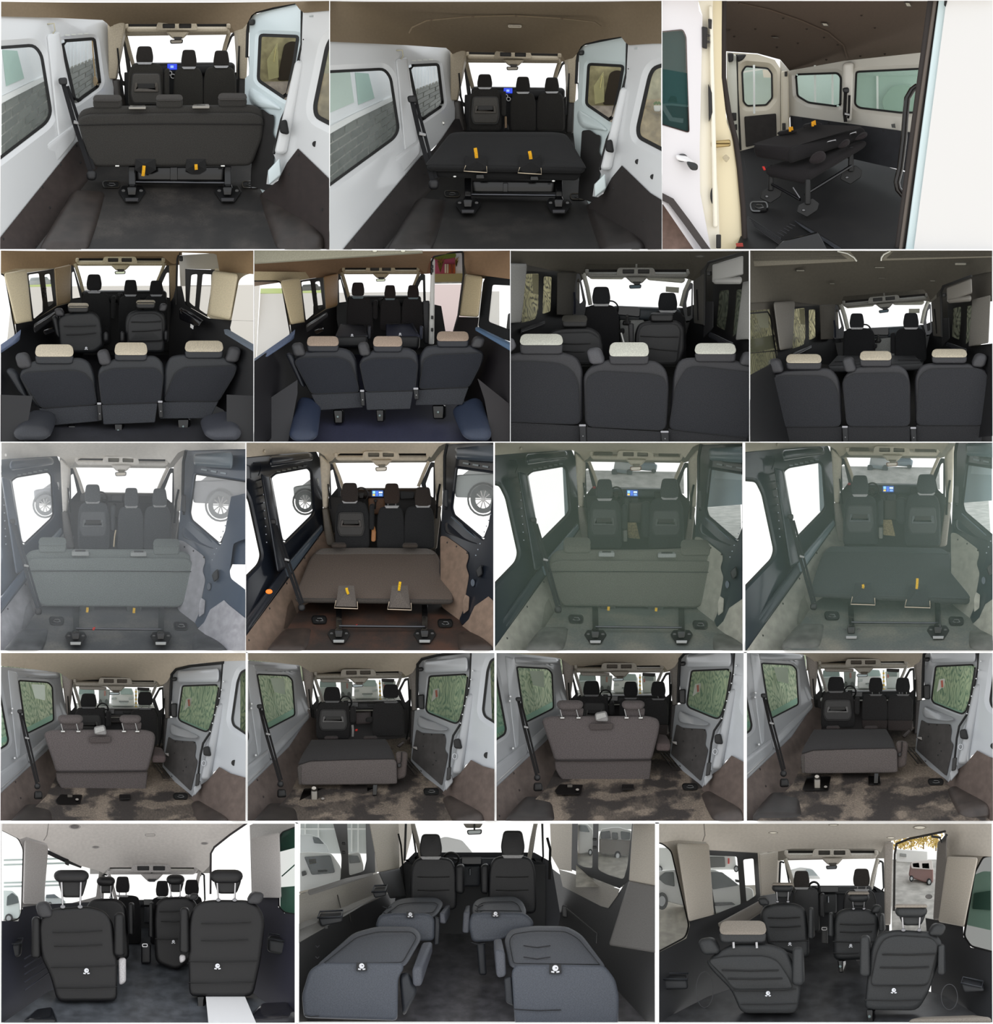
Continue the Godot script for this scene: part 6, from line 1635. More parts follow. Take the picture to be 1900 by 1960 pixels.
func navy_bench_up(c: Dictionary):
	var t := T("bench_seat", "upright two-headrest bench in grey cloth lightened for glare", "bench")
	var m: String = c.m  # cloth colour lightened to carry the lens glare
	t.p("backrest", pad(rnd(c.sil, 44),740,120,26), m)
	t.p("rear_panel", pad(rnd(c.face, 34),712,50,16,8,60), m)
	for p in c.seam: t.p("seam", tube([p[0], p[1],702, (p[0] + p[2]) * 0.5, (p[1] + p[3]) * 0.5 - 2,700, p[2], p[3],702],3), "fabric:2c2f2e")
	for h in c.heads: headcap(t, h[0], h[1], h[2], h[3], h[4],724, m, m)
	for h in c.bez:
		var i := t.p("release_bezel", block([h[0], h[1] + 18, h[2], h[1] + 18, h[2], h[3], h[0], h[3]],704,[h[0] + 10, h[1], h[2] - 10, h[1], h[2] - 8, h[3] - 16, h[0] + 8, h[3] - 16],760,0.25), "plastic:8b8f8e")
		t.p("release_lever", block([h[0] + 26, h[1] + 12, h[2] - 26, h[1] + 12, h[2] - 30, h[1] + 22, h[0] + 30, h[1] + 22],708,[h[0] + 28, h[1] + 4, h[2] - 28, h[1] + 4, h[2] - 30, h[1] + 14, h[0] + 30, h[1] + 14],740,0.3), "plastic:2a2c2c", i)
	t.p("under_panel", bar(c.lx, c.yt - 30, c.rx, c.yt + 90,860,20,0.1), "plastic:17181a")
	t.p("under_brace", bar((c.lx + c.rx) * 0.5 - 18, c.yt - 10, (c.lx + c.rx) * 0.5 + 18, c.yt + 100,830,18,0.2), "gloss:101113")
	undercarriage(t, c.lx, c.rx, c.yt, c.yb, 740, Vector3(3700,0,-2.34),1.08, "metal:8a8c8c")
	for s in c.straps:
		t.p("tether_cover", pad(rnd([s[0] - 70, s[1] - 50, s[0] + 60, s[1] - 50, s[0] + 50, s[1] + 40, s[0], s[1] + 70, s[0] - 56, s[1] + 40],14),720,30,8), "fabric:3a3e3c")
		t.p("pull_strap", strip([s[0], s[1],700, s[0] - 3, (s[1] + s[2]) * 0.5,690, s[0] + 4, s[2],694],19,6), "fabric:f4c21e", -1, "yellow pull strap")
	t.p("red_latch", block([c.red[0], c.red[1], c.red[0] + 28, c.red[1] - 3, c.red[0] + 26, c.red[1] + 14, c.red[0], c.red[1] + 14],780,[c.red[0], c.red[1], c.red[0] + 28, c.red[1] - 3, c.red[0] + 26, c.red[1] + 14, c.red[0], c.red[1] + 14],800,0.3), "plastic:c8281c", -1, "red latch tab")
	t.p("latch_rod", tube([c.red[0] - 60, c.red[1] + 8,790, c.red[0], c.red[1] + 6,790],4), "metal:b8a48c")
	put(t)
func navy_bench_down(c: Dictionary):
	var t := T("bench_seat", c.label, "bench")
	var m: String = c.m
	var q := Vector3(c.qa, 0, c.qb)
	t.p("folded_back", pad(rnd(c.top, 40), q, 70,20,16,90), m)
	t.p("top_band", pad(rnd(c.band, 20), q - Vector3(12,0,0),20,6), c.mb)
	t.p("back_edge", block(c.edge, 560,[c.edge[0], c.edge[1] - 6, c.edge[2], c.edge[3] - 6, c.edge[4], c.edge[5] - 10, c.edge[6], c.edge[7] - 10],640,0.5), c.me)
	t.p("under_panel", bar(c.lx, c.yt, c.rx, c.yt + 110,860,20,0.1), "plastic:17181a")
	t.p("under_brace", bar((c.lx + c.rx) * 0.5 - 24, c.yt, (c.lx + c.rx) * 0.5 + 24, c.yt + 100,830,18,0.2), "gloss:121315")
	undercarriage(t, c.lx, c.rx, c.yt, c.yb, 640, Vector3(3700,0,-2.34),1.1, "metal:8a8c8c")
	for s in c.teth:
		var w: float = s[3]
		var mm := MB.new()
		var p := [V(s[0] - w * 0.36, s[1],600), V(s[0] + w * 0.36, s[1],600), V(s[0] + w * 0.5, s[2] - 10,510), V(s[0] - w * 0.5, s[2] - 14,510)]
		var ap := V(s[4], s[1] + 46,520)
		for i in 4: mm.t(p[i], p[(i + 1) % 4], ap, -1)
		mm.q(p[3], p[2], p[1], p[0],-1)
		var ti := t.p("tether_cover", mm, c.mt)
		t.p("wire_loop", tube([s[0] - w * 0.48, s[2] - 60,506, s[0] - w * 0.56, s[2] - 2,500, s[0] + w * 0.54, s[2] + 4,500, s[0] + w * 0.52, s[2] - 50,506],4), "metal:c8b8a4", ti)
		t.p("pull_strap", strip([s[4], s[6],514, s[4] + 4, (s[5] + s[6]) * 0.5,500, s[4] + s[7], s[5],506],19,6), "fabric:f4c21e", ti, "yellow pull strap")
	for h in c.get("heads", []): t.p("tucked_headrest", block([h[0], h[1] + 14, h[2], h[1] + 14, h[2], h[3], h[0], h[3]],1080,[h[0] + 8, h[1], h[2] - 8, h[1], h[2], h[3], h[0], h[3]],1150,0.4), "fabric:4a423c")
	put(t)
func glare_fog(amount: float, tint: Color):  # volume of fog added to stand in for veiling lens glare
	var f := FogVolume.new()
	f.name = numbered("glare_fog")
	f.size = Vector3(bounds[1] - bounds[0] - 0.01, bounds[3] - bounds[2] - 0.01,0.5)
	f.position = Vector3((bounds[0] + bounds[1]) * 0.5, (bounds[2] + bounds[3]) * 0.5,-0.26)
	var fm := FogMaterial.new()
	fm.density = amount
	fm.albedo = tint
	f.material = fm
	f.set_meta("label", "added fog standing for lens glare " + where); f.set_meta("category", "glare_fog"); f.set_meta("kind", "stuff")
	add_child(f)
const NAVY8 := {navy = "paint:3a4656", ledge = "paint:5d6a74", lin = "liner:f6f3ee", lin2 = "liner:dcdad6", grey = "plastic:82807e", board = "board:a2a2a8", board2 = "board:84858a", black = "plastic:2e3238", glass = "glass:ffffff:0.1", floor = "floor:3e4042:63615c:0.34", arch = "worn:4c4e50", mir = "plastic:b8b8b8", dash = "plastic:5a5c5e", dash2 = "plastic:3c3e42", console = "plastic:4c4c4c", suv = "paint:c9ccd2", suv2 = "paint:dcdee2", tyre = "matte:b6b9bc", rim = "matte:f4f4f4"}  # palette lightened so that its colours carry the veiling glare
func box_8():
	box(0,842,475,[0,847,469.5,1245], "in pale glare-veiled navy van, bench upright")
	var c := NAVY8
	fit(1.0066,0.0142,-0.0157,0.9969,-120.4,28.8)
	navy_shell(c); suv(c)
	plain()
	belt("dark seat belt down the left pillar", [86,622,760],[286,1300,420],24,0.5, "fabric:2c3036")
	var m := "fabric:54585c"  # front seat cloth lightened to match the glare
	seat("grey driver seat with pocketed hard back", [584,474,832,840],[635,340,762,482],1250, m, {head = "fabric:62666a", lean = 0.1, shell = [600,550,806,740], shellmat = "plastic:5c6064", rimmat = "plastic:4a4e52", pocketmat = "plastic:73777a", arm = [[836,496,870,700]]})
	seat("grey middle front seat", [888,508,1092,840],[940,367,1052,512],1260, m, {head = "fabric:62666a", lean = 0.1})
	seat("grey outer front seat", [1092,502,1302,840],[1155,371,1272,510],1260, m, {head = "fabric:62666a", lean = 0.1})
	one("handbrake", "pale handbrake lever between the front seats", "handbrake", tube([862,820,1230,868,740,1240,876,690,1240],9), "metal:a89c84")
	navy_bench_up({m = "fabric:767e7c", sil = [166,930,210,852,300,836,1180,838,1400,850,1462,890,1486,960,1440,1200,1380,1286,310,1276,240,1180], face = [172,952,240,906,1000,900,1440,906,1484,960,1436,1200,1376,1282,316,1274,244,1180], seam = [[196,1004,1476,1010]], heads = [[288,746,502,806,864],[1167,758,1371,816,880]], bez = [[540,838,677,892],[992,844,1120,896]], lx = 580.0, rx = 1232.0, yt = 1284.0, yb = 1572.0, straps = [[664,1284,1360],[1022,1288,1360]], red = [798,1304]})
	one("rag", "small red rag on the floor under the bench", "rag", slab([704,1440,730,1428,724,1456,706,1462],200,220,0.4), "fabric:b8342c")
	glare_fog(0.4, Color(0.96,0.98,1.0))
func box_9():
	box(466,842,484,[470.5,847,944,1245], "in clear navy van, bench folded")
	var c := NAVY8.duplicate()
	c.merge({navy = "paint:161b24", ledge = "paint:3c4650", lin = "liner:e6dac6", lin2 = "liner:a8a69c", grey = "plastic:6f675c", board = "board:8e7868", board2 = "board:5e4c40", black = "plastic:16181a", floor = "floor:231d1a:4a2f22:0.45", arch = "worn:3a2e28", mir = "plastic:b0a898", dash = "plastic:3a2e26", dash2 = "plastic:201c1a", console = "plastic:8a6244", suv = "paint:9aa4a4", suv2 = "paint:c2c8c8", tyre = "matte:6d7474", rim = "matte:e8e8e8", glass = "glass:ffffff:0.05", amber = true, lit = true}, true)
	navy_shell(c); suv(c)
	belt("dark seat belt down the left pillar", [216,612,760],[430,1248,420],24,0.45, "fabric:131418")
	var m := "fabric:2a2b2d"
	seat("charcoal driver seat with pocketed hard back", [682,462,942,820],[729,322,860,472],1250, m, {head = "fabric:39322f", lean = 0.1, shell = [704,548,902,720], shellmat = "plastic:2f2d2c", rimmat = "plastic:232221", pocketmat = "plastic:4a4542", arm = [[940,478,976,680]]})
	seat("charcoal middle front seat on chrome posts", [998,498,1206,820],[1050,326,1172,480],1260, m, {head = "fabric:3c302a", lean = 0.1, post = true})
	seat("charcoal outer front seat", [1204,494,1432,820],[1282,354,1410,502],1260, m, {head = "fabric:3a332f", lean = 0.1})
	one("handbrake", "copper-brown handbrake lever between the front seats", "handbrake", block([958,690,994,690,990,770,954,770],1230,[962,640,984,640,990,740,958,740],1260,0.4), "plastic:b07848")
	navy_bench_down({label = "folded bench in brown-grey cloth", m = "fabric:6b5e55", mb = "fabric:77706a", me = "fabric:4a443f", mt = "fabric:6e6660", qa = 2470.0, qb = -1.56, top = [374,1196,500,880,560,816,900,810,1390,816,1450,850,1584,1210,1000,1196], band = [526,862,580,816,900,811,1390,817,1446,862,1000,858], edge = [378,1192,1582,1204,1560,1240,400,1226], lx = 716.0, rx = 1362.0, yt = 1240.0, yb = 1528.0, teth = [[770,1096,1266,160,772,1160,1112,14],[1172,1096,1276,164,1166,1066,1134,10]], heads = [[656,768,770,812],[1190,770,1308,812]]})
	one("rag", "small red rag on the floor under the bench", "rag", slab([832,1394,858,1380,850,1408,836,1416],320,340,0.4), "fabric:982820")
func navy_yard(c: Dictionary):       # what stands outside the glare-veiled vans
	var tk := T("parked_truck", "white truck cab and grille beyond the windscreen", "truck")
	tk.p("cab", slab([880,120,1020,130,1010,250,860,230],2100,2200,0.15), "paint:dfe6ea")
	tk.p("windscreen", pad([890,130,1000,136,994,176,884,168],2080,14,3), "gloss:6d7f88")
	tk.p("bumper", slab([850,222,1000,236,990,260,846,244],2080,2110,0.3), "plastic:9fb0ba")
	for x in [868,984]: tk.p("tyre", disc(x, 248,22,2070,20,26), "rubber:4c5860")
	put(tk)
	var cr := T("parked_car", "blue-grey car bonnet beyond the windscreen", "car")
	cr.p("body", slab([1040,170,1200,180,1190,236,1036,226],2120,2180,0.3), "paint:8fa4b4")
	cr.p("glass", pad([1060,150,1170,158,1186,184,1050,178],2110,10,3), "gloss:5f7484")
	cr.p("tyre", disc(1170,232,18,2100,16,14), "rubber:3c4850")
	put(cr)
	var dv := T("parked_van", "grey van side outside the sliding door window", "van")
	dv.p("side_panel", sheet([1540,150,2200,200,2200,440,1540,500],[], Vector3(3700,-1.5,-0.3),10), "paint:7f98a4")
	dv.p("window", sheet([1640,214,1860,236,1840,290,1630,280],[], Vector3(3680,-1.5,-0.3),8), "gloss:b4c8d0")
	dv.p("waist_crease", strip([1570,420,1240,1800,370,900],10,6), "paint:6a828e")
	dv.p("door_handle", pad(rect(1640,318,1672,330,4),1140,8,2), "metal:dfe6ea")
	put(dv)
	setting("ground", "grey concrete yard outside the sliding door", sheet([1540,480,2200,420,2200,800,1540,800],[], Vector3(6200,0,-6.0),10), "concrete:cfcfc8")
	setting("ground", "concrete yard beyond the windscreen", sheet([640,236,1400,236,1400,400,640,400],[], Vector3(2730,0,-2.5),10), "concrete:c9c9c4")
	one("gate_post", "blue-grey metal post outside the left window", "post", slab([470,180,500,180,520,560,486,580],2300,2330,0.1), "matte:a8bcc6")
	one("notice_board", "white louvred board beyond the windscreen corner", "board", slab([1240,270,1350,240,1350,350,1240,340],2140,2150,0.1), "matte:e2eaee")
const NAVY10 := {navy = "paint:1c262e", ledge = "paint:56656c", lin = "liner:d4cebc", lin2 = "liner:99988c", grey = "plastic:948e84", board = "board:a09f94", board2 = "board:86867a", black = "plastic:24282a", floor = "floor:505552:6e6c62:0.42", arch = "worn:5e605a", mir = "plastic:9c7a68", dash = "plastic:3c4448", dash2 = "plastic:2c3234", console = "plastic:3c4040", glass = "glass:f4fcff:0.08", pocket = true, lit = true}  # colours raised to paint in the greenish veil of glare
func veiled_cab(p: Array):
	one("aisle_mat", "dusty tan floor between the front seats", "mat", block([p[2], p[3], p[2] + 70, p[3], p[2] + 100, p[3] + 130, p[2] + 4, p[3] + 120],1300,[p[2], p[3], p[2] + 60, p[3], p[2] + 90, p[3] + 110, p[2] + 4, p[3] + 100],1330,0.2), "dirty:8a7c5c:6b6450:0.4")
	one("centre_console", "dark centre console between the front seats", "console", block([p[2] + 10, p[3] - 150, p[2] + 130, p[3] - 150, p[2] + 100, p[3] + 4, p[2] + 10, p[3] + 4],1380,[p[2] + 10, p[3] - 150, p[2] + 130, p[3] - 150, p[2] + 100, p[3] + 4, p[2] + 10, p[3] + 4],1440,0.2), "plastic:45423e")
	one("handbrake", "grey handbrake lever beside the driver seat", "handbrake", block([p[2] - 32, p[3] + 60, p[2] + 2, p[3] + 60, p[2] + 2, p[3] + 150, p[2] - 30, p[3] + 150],1220,[p[2] - 28, p[3] + 50, p[2] - 2, p[3] + 50, p[2] - 2, p[3] + 130, p[2] - 30, p[3] + 130],1250,0.3), "plastic:6a6c66")
	one("red_cap", "red cap on the dashboard beside the driver", "cap", block([p[4], p[5], p[4] + 24, p[5], p[4] + 24, p[5] + 18, p[4], p[5] + 18],1480,[p[4], p[5], p[4] + 24, p[5], p[4] + 24, p[5] + 18, p[4], p[5] + 18],1500,0.4), "plastic:c83c4c")
func box_10():
	box(942,842,484,[947,847,1421,1245], "in green-veiled navy van, bench upright")
	fit(0.985,0.0177,0.0048,1.0047,65.6,-22.4)
	navy_shell(NAVY10); navy_yard(NAVY10)
	plain()
	belt("dark seat belt down the left pillar", [308,600,760],[490,1262,420],24,0.45, "fabric:1a1e20")
	veiled_cab([930,392,1016,620,756,348])
	var m := "fabric:3c4142"
	var sh := {head = "fabric:474c4e", lean = 0.1, shellmat = "plastic:3e4344", rimmat = "plastic:343839", pocketmat = "plastic:565b5a"}
	var a := sh.duplicate(); a.merge({shell = [740,522,942,720], arm = [[976,480,1016,680]]})
	seat("slate driver seat with pocketed hard back", [718,444,976,820],[782,294,910,440],1250, m, a)
	var b := sh.duplicate(); b.merge({shell = [1204,534,1412,720], arm = [[1122,458,1184,740]]})
	seat("slate passenger seat with pocketed hard back", [1178,434,1444,820],[1264,289,1407,442],1250, m, b)
	navy_bench_up({m = "fabric:66675f", sil = [420,920,456,842,540,824,1100,826,1640,808,1730,850,1758,930,1730,1010,1600,1230,1540,1266,524,1250,478,1150], face = [422,930,500,904,1100,906,1700,912,1754,940,1726,1010,1596,1230,1536,1262,528,1248,482,1150], seam = [[440,990,1738,996]], heads = [[535,733,740,796,852],[1416,750,1643,816,872]], bez = [[798,830,922,882],[1244,838,1384,888]], lx = 776.0, rx = 1424.0, yt = 1254.0, yb = 1532.0, straps = [[876,1254,1330],[1234,1262,1336]], red = [990,1270]})
	glare_fog(0.42, Color(0.8,0.9,0.82))
func box_11():
	box(1420,842,480,[1426,847,1900,1245], "in green-veiled navy van, bench folded")
	fit(0.9941,0.0141,-0.0018,1.0193,122.5,-52.8)
	navy_shell(NAVY10); navy_yard(NAVY10)
	plain()
	belt("dark seat belt down the left pillar", [368,580,760],[540,1250,420],24,0.45, "fabric:1a1e20")
	veiled_cab([986,366,1074,604,810,324])
	var m := "fabric:363b3d"
	var sh := {head = "fabric:43494c", lean = 0.1, shellmat = "plastic:383d3f", rimmat = "plastic:303435", pocketmat = "plastic:50565a"}
	var a := sh.duplicate(); a.merge({shell = [798,498,1004,700], arm = [[1036,452,1076,650]]})
	seat("slate driver seat with pocketed hard back", [774,416,1036,800],[836,267,968,416],1250, m, a)
	var b := sh.duplicate(); b.merge({shell = [1270,513,1488,710], arm = [[1176,432,1246,640]]})
	seat("slate passenger seat with pocketed hard back", [1238,404,1514,810],[1331,259,1480,414],1250, m, b)
	navy_bench_down({label = "folded bench in slate cloth", m = "fabric:3e4345", mb = "fabric:474e50", me = "fabric:3a3d3d", mt = "fabric:363b3d", qa = 2400.0, qb = -1.54, top = [510,1172,600,900,660,808,1100,810,1520,822,1590,862,1744,1210,1100,1190], band = [628,850,676,806,1100,811,1520,823,1584,866,1100,852], edge = [514,1166,1744,1204,1716,1252,540,1194], lx = 830.0, rx = 1488.0, yt = 1230.0, yb = 1512.0, teth = [[920,1082,1248,168,918,1096,1126,0],[1334,1096,1270,176,1326,1050,1130,6]]})
	glare_fog(0.42, Color(0.8,0.9,0.84))
# ---------------------------------------------------------------- fourth row: the silver van
func silver_shell(c: Dictionary):
	var L := Vector3(720,1.6,-0.42)
	var R := Vector3(3330,-1.6,-0.22)
	var F := Vector3(2950,0,-2.3)
	var sv := "paint:999ca0"
	var sv2 := "paint:b6babf"
	setting("ceiling", "dim beige headliner", lining(-120,[-160,0,24,14,150,24,500,66,570,110,606,150,640,130,1280,120,1300,160,1360,140,1410,60,1440,20,1560,-12,1820,-40,2060,-50],[L - Vector3(30,0,0), R - Vector3(30,0,0), Vector3(1180,0,3.0)],150,80), "liner:bdb2a2")
	setting("trim_6", "headliner end over the windscreen", sheet([520,-100,1440,-100,1440,150,1280,176,640,176,520,190],[],1680,10), "liner:bdb2a2")
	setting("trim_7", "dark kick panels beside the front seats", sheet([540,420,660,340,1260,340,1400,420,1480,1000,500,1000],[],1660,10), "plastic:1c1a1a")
	# left wall
	var w1 := rnd([-460,-40,-6,100,20,160,102,600,90,640,10,690,-460,980],22)
	var w2 := rnd([172,126,410,140,446,176,458,446,244,552,222,470],20)
	var wl := T("wall_left", "silver painted metal left wall with window openings", "wall", "", "structure")
	wl.p("body_side", sheet([-520,-60,24,20,150,30,500,60,512,150,566,420,560,460,400,690,16,1044,-520,1540],[grow(w1,26), grow(w2,18)], L, 16), sv)
	wl.p("roof_bulge", block([150,50,480,66,500,110,160,116],[930,1440,1430,920],[150,40,490,60,510,110,160,110],[1000,1540,1540,1000],0.5), sv)
	wl.p("pillar", block([86,40,160,60,250,700,160,760],[830,940,840,650],[80,40,165,60,255,700,150,760],[890,1000,900,720],0.4), sv2)
	wl.p("sill_ledge", block([-120,980,250,700,262,790,-120,1150],[60,790,760,0],[-120,950,250,680,262,760,-120,1100],[150,880,860,120],0.35), sv)
	wl.p("sill_ledge", block([240,710,560,430,566,470,266,790],[800,1420,1400,770],[240,690,555,420,560,460,266,760],[880,1500,1480,870],0.3), sv)
	for i in 6: wl.p("slot", pad(oval(250 + i * 38,98 + i * 3,14,6,10), L - Vector3(12,0,0),8,2), "metal:9a9a98")
	wl.p("hook_slot", tube([176,640,820,190,660,830,186,690,820,168,700,810],3), "metal:cfd2d4")
	for p in [[128,352],[124,386],[148,742]]: wl.p("rivet", disc(p[0], p[1],9, zz(L, p[0], p[1]) - 90,60), "metal:b8babc")
	put(wl)
	window("green-tinted left rear window with black seal", w1, L, 26,18, sv, "glass:7fb09c:0.16", 14)
	window("green-tinted left window behind the driver", w2, L, 18,14, sv, "glass:8fae98:0.1", 10)
	var tl := T("trim_3", "brown hardboard panel along the left wall", "trim", "", "structure")
	tl.p("panel", sheet([-120,1170,16,1040,400,686,560,460,640,480,600,900,560,1320,-120,1340],[], L - Vector3(14,0,0),10), "board:6a5e59")
	plugs(tl, [152,930,194,1058,44,1250],9, L - Vector3(14,0,0), "rubber:2c2624")
	put(tl)
	# floor
	setting("floor", "filthy load floor with worn tan patches", sheet([100,1340,400,1040,470,900,560,700,1340,620,1420,880,1580,1040,1900,1340],[], F, 20), "dirty:2d2724:75695d:0.42")
	one("wheel_arch_cover", "black vinyl wheel arch cover beside the left panel", "cover", block([90,1260,470,1270,440,1340,70,1340],-20,[230,1088,480,1096,490,1180,220,1180],460,0.65,0.06), "worn:2c2624")
	one("wheel_arch_cover", "creased grey vinyl wheel arch cover at the right", "cover", block([1640,1260,1900,1200,1910,1340,1680,1340],-20,[1540,1052,1790,1030,1840,1120,1560,1150],480,0.6,0.06), "worn:453c38")
	anchor(1478,1030,118,48, F, "oval black cargo ring near the right arch")
	var st := T("step_well", "black ribbed step well inside the sliding door", "step")
	st.p("tread", sheet([1240,770,1340,770,1440,880,1460,876,1560,990,1600,1010,1440,910,1330,906],[], F - Vector3(16,0,0),12), "plastic:1b1918")
	for i in 3: st.p("rib", tube([1262 + i * 26,780,1130,1350 + i * 30,892 - i * 6,880],4), "plastic:3a3634")
	st.p("edge_strip", tube([1340,772,1140,1440,868,920,1470,872,900,1590,1000,620],6), "metal:6d6a68")
	put(st)
	# sliding door
	var w3 := rnd([1488,156,1770,142,1790,170,1750,400,1716,500,1686,524,1640,510,1470,440,1452,410],20)
	var sd := T("door_1", "silver sliding door with a green-tinted window", "door", "", "structure")
	sd.p("door_skin", sheet([1396,60,1440,24,1820,-30,1960,-30,1960,500,1800,700,1720,900,1700,1040,1600,1120,1330,800,1372,420,1410,410],[grow(w3,14)], R, 16), sv)
	sd.p("upper_pressing", block([1450,50,1790,20,1790,120,1450,130],[920,380,360,900],[1450,40,1790,10,1790,130,1450,140],[980,440,440,980],0.5), sv2)
	sd.p("arm_ledge", block([1386,520,1500,570,1640,576,1400,560],[900,700,500,880],[1390,430,1500,500,1660,550,1380,540],[980,800,570,980],0.6), sv)
	sd.p("door_board", pad(rnd([1378,560,1420,588,1500,594,1594,596,1604,640,1592,720,1616,750,1560,990,1336,786],16), R - Vector3(14,0,0),10,3), "board:4a4746")
	plugs(sd, [1436,600,1496,602,1590,606,1512,740,1430,690,1524,800,1500,830],6, R - Vector3(14,0,0))
	sd.p("lock", slab([1340,690,1384,690,1386,724,1344,704],940,980,0.2), "metal:6a6866")
	sd.p("seal", tube([1830,-30,380,1560,0,800,1440,30,960,1404,70,1020,1396,200,1030,1390,400,1000],11), "rubber:0f0f10")
	sd.p("seal", tube([1818,-20,420,1806,160,400,1760,400,420,1720,520,430,1660,610,460,1640,700,440,1610,960,420],9), "rubber:111112")
	sd.p("hinge_block", slab([1398,300,1448,296,1448,410,1400,406],920,980,0.25), "plastic:151516")
	sd.p("roller", slab([1406,92,1448,88,1448,122,1406,124],920,960,0.4), "plastic:131314")
	put(sd)
	window("green-tinted sliding door window with black seal", w3, R, 14,14, sv, "glass:8fae98:0.1", 11)
	# right quarter
	var w4 := rnd([2200,-80,1960,40,1930,120,1886,420,1900,470,2200,660],22)
	var wr := T("wall_right", "silver right rear quarter with door post", "wall", "", "structure")
	wr.p("quarter_panel", sheet([1826,-60,2280,-60,2280,1000,1880,860,1790,806,1740,840,1704,940,1640,960,1570,1040,1590,960,1630,900,1640,720,1700,600,1760,480,1800,280],[grow(w4,40)], R - Vector3(30,0,0),20), sv2)
	wr.p("post", slab([1776,300,1850,280,1720,900,1636,900],320,400,0.4), sv)
	wr.p("post_foot", slab([1580,960,1640,900,1650,960,1590,1030],390,430,0.3), sv)
	wr.p("door_stop", slab([1660,640,1710,628,1730,712,1664,706],290,350,0.3), "rubber:151516")
	wr.p("lower_stop", slab([1606,850,1640,846,1630,940,1596,950],340,390,0.2), "plastic:1d1c1c")
	plugs(wr, [1912,760],24, R - Vector3(32,0,0))
	wr.p("round_boss", hoop(oval(1666,766,14,18),4,310,10), sv2)
	for i in 7: wr.p("rivet", disc(1826 - i * 18,120 + i * 66,5, zz(R, 1826 - i * 18,120 + i * 66) - 100,60), "metal:cfd2d4")
	put(wr)
	window("green-tinted right rear quarter window", w4, R - Vector3(30,0,0),40,26, sv2, "glass:7fb09c:0.16", 16)
	setting("trim_4", "brown hardboard panel on the right quarter", sheet([1640,940,1700,900,1790,794,1880,842,2060,890,2060,1320,1540,1340,1560,1050,1600,1000],[], R - Vector3(60,0,0),10), "board:62554f")
	# wood-print hoarding outside all windows
	for h in [[[-300,-60,520,60,520,620,-300,900], "left windows", L, [-60,640,180,556,480,400]],[[1440,100,2060,-100,2060,760,1440,600], "sliding door", R, [1440,430,1620,500,2000,640]]]:
		var ho := T("hoarding", "green wood-grain hoarding outside the " + h[1], "hoarding")
		var q: Vector3 = h[2] + Vector3(500,0,0)
		var hi := ho.p("panel", sheet(h[0],[], q, 8), "print:e4eecb:7c9a7a:1.7" if h[1] == "left windows" else "print:dceabf:749678:1.7")
		var r: Array = h[3]
		ho.p("foot_rail", strip([r[0], r[1], zz(q, r[0], r[1]) - 14, r[2], r[3], zz(q, r[2], r[3]) - 14, r[4], r[5], zz(q, r[4], r[5]) - 14],40,8), "matte:a4ccb6", hi)
		put(ho)
	var po := T("poster", "white and red poster on the right hoarding", "poster")
	po.p("paper", pad([1520,262,1560,252,1584,320,1540,324,1500,356], zz(R, 1540,300) + 470,6,1), "matte:f2efe9")
	po.p("red_stripe", pad([1532,270,1548,266,1550,318,1536,322], zz(R, 1540,300) + 462,5,1), "matte:d8584c")
	put(po)
	one("white_sheet", "white sheeting hung on the left hoarding", "sheet", pad(rnd([196,160,380,164,384,290,300,270,250,280,240,210],10), zz(L, 300,200) + 470,6,1), "matte:eef4ea")
	# cab
	var pl := T("pillar_trim", "grey-beige pillar trim behind the driver", "pillar")
	pl.p("upper_trim", block([512,60,606,120,572,400,556,400],1450,[512,60,616,120,580,400,556,400],1540,0.25), "plastic:948c86")
	pl.p("lower_trim", slab([508,400,570,400,600,620,540,640],1430,1540,0.2), "plastic:6a605c")
	pl.p("belt_strip", strip([566,250,1420,570,330,1420,580,460,1420],9), "fabric:161617")
	put(pl)
	var pr := T("pillar_trim", "grey-beige pillar trim beside the passenger", "pillar")
	pr.p("upper_trim", block([1338,150,1400,60,1392,420,1350,430],1400,[1328,150,1400,60,1392,420,1350,430],1490,0.25), "plastic:8f8883")
	pr.p("lower_trim", slab([1340,420,1390,410,1380,640,1326,680],1400,1490,0.2), "plastic:4c4848")
	pr.p("belt_strip", strip([1340,260,1390,1336,360,1390,1322,560,1380,1300,640,1370],14), "fabric:131314")
	put(pr)
	one("door_frame", "dark driver door frame at the windscreen", "frame", sheet(rnd([574,166,594,170,640,340,620,420,578,400],8),[rnd([580,220,592,210,618,340,590,370],6)],1590,16), "plastic:222224")
	one("door_frame", "dark passenger door frame at the windscreen", "frame", sheet(rnd([1300,176,1336,172,1340,400,1300,430,1240,280],8),[rnd([1304,200,1322,190,1326,340,1300,360,1268,270],6)],1590,16), "plastic:222224")
	var ws := T("window_73", "windscreen with lowered sun visors", "window", "", "structure")
	ws.p("pane", sheet(rnd([632,178,1250,172,1220,360,660,360],14),[],1650,3), "glass:e8f4ee:0.08")
	ws.p("pillar", tube([612,160,1580,640,250,1580,672,350,1580],12), "plastic:b8b4ae")
	ws.p("pillar", tube([1276,156,1580,1250,220,1580,1222,280,1580],11), "plastic:b8b4ae")
	ws.p("sun_visor", block([648,170,880,178,874,204,662,200],1500,[652,170,880,176,874,200,662,196],1530,0.5), "plastic:b9b2aa")
	ws.p("sun_visor", slab([1124,176,1224,180,1218,206,1124,200],1500,1520,0.3), "plastic:23201e")
	put(ws)
	overhead(950,130,1.14,608,1284,1460, "plastic:a8a298", "plastic:5a5044")
	one("rolled_tube", "rolled pale sheet lying on the overhead shelf", "roll", tube([992,92,1440,1120,100,1440,1250,110,1440],9), "plastic:b4ada4")
	mirror(896,214,984,240,1430, "plastic:6a6a6c", "metal:8d9698")
	var da := T("dashboard", "black dashboard with centre screen and shelf", "dashboard")
	da.p("top", block([800,350,1250,346,1250,420,800,420],1500,[812,340,1240,338,1240,420,812,420],1620,0.3), "plastic:2c2c2e")
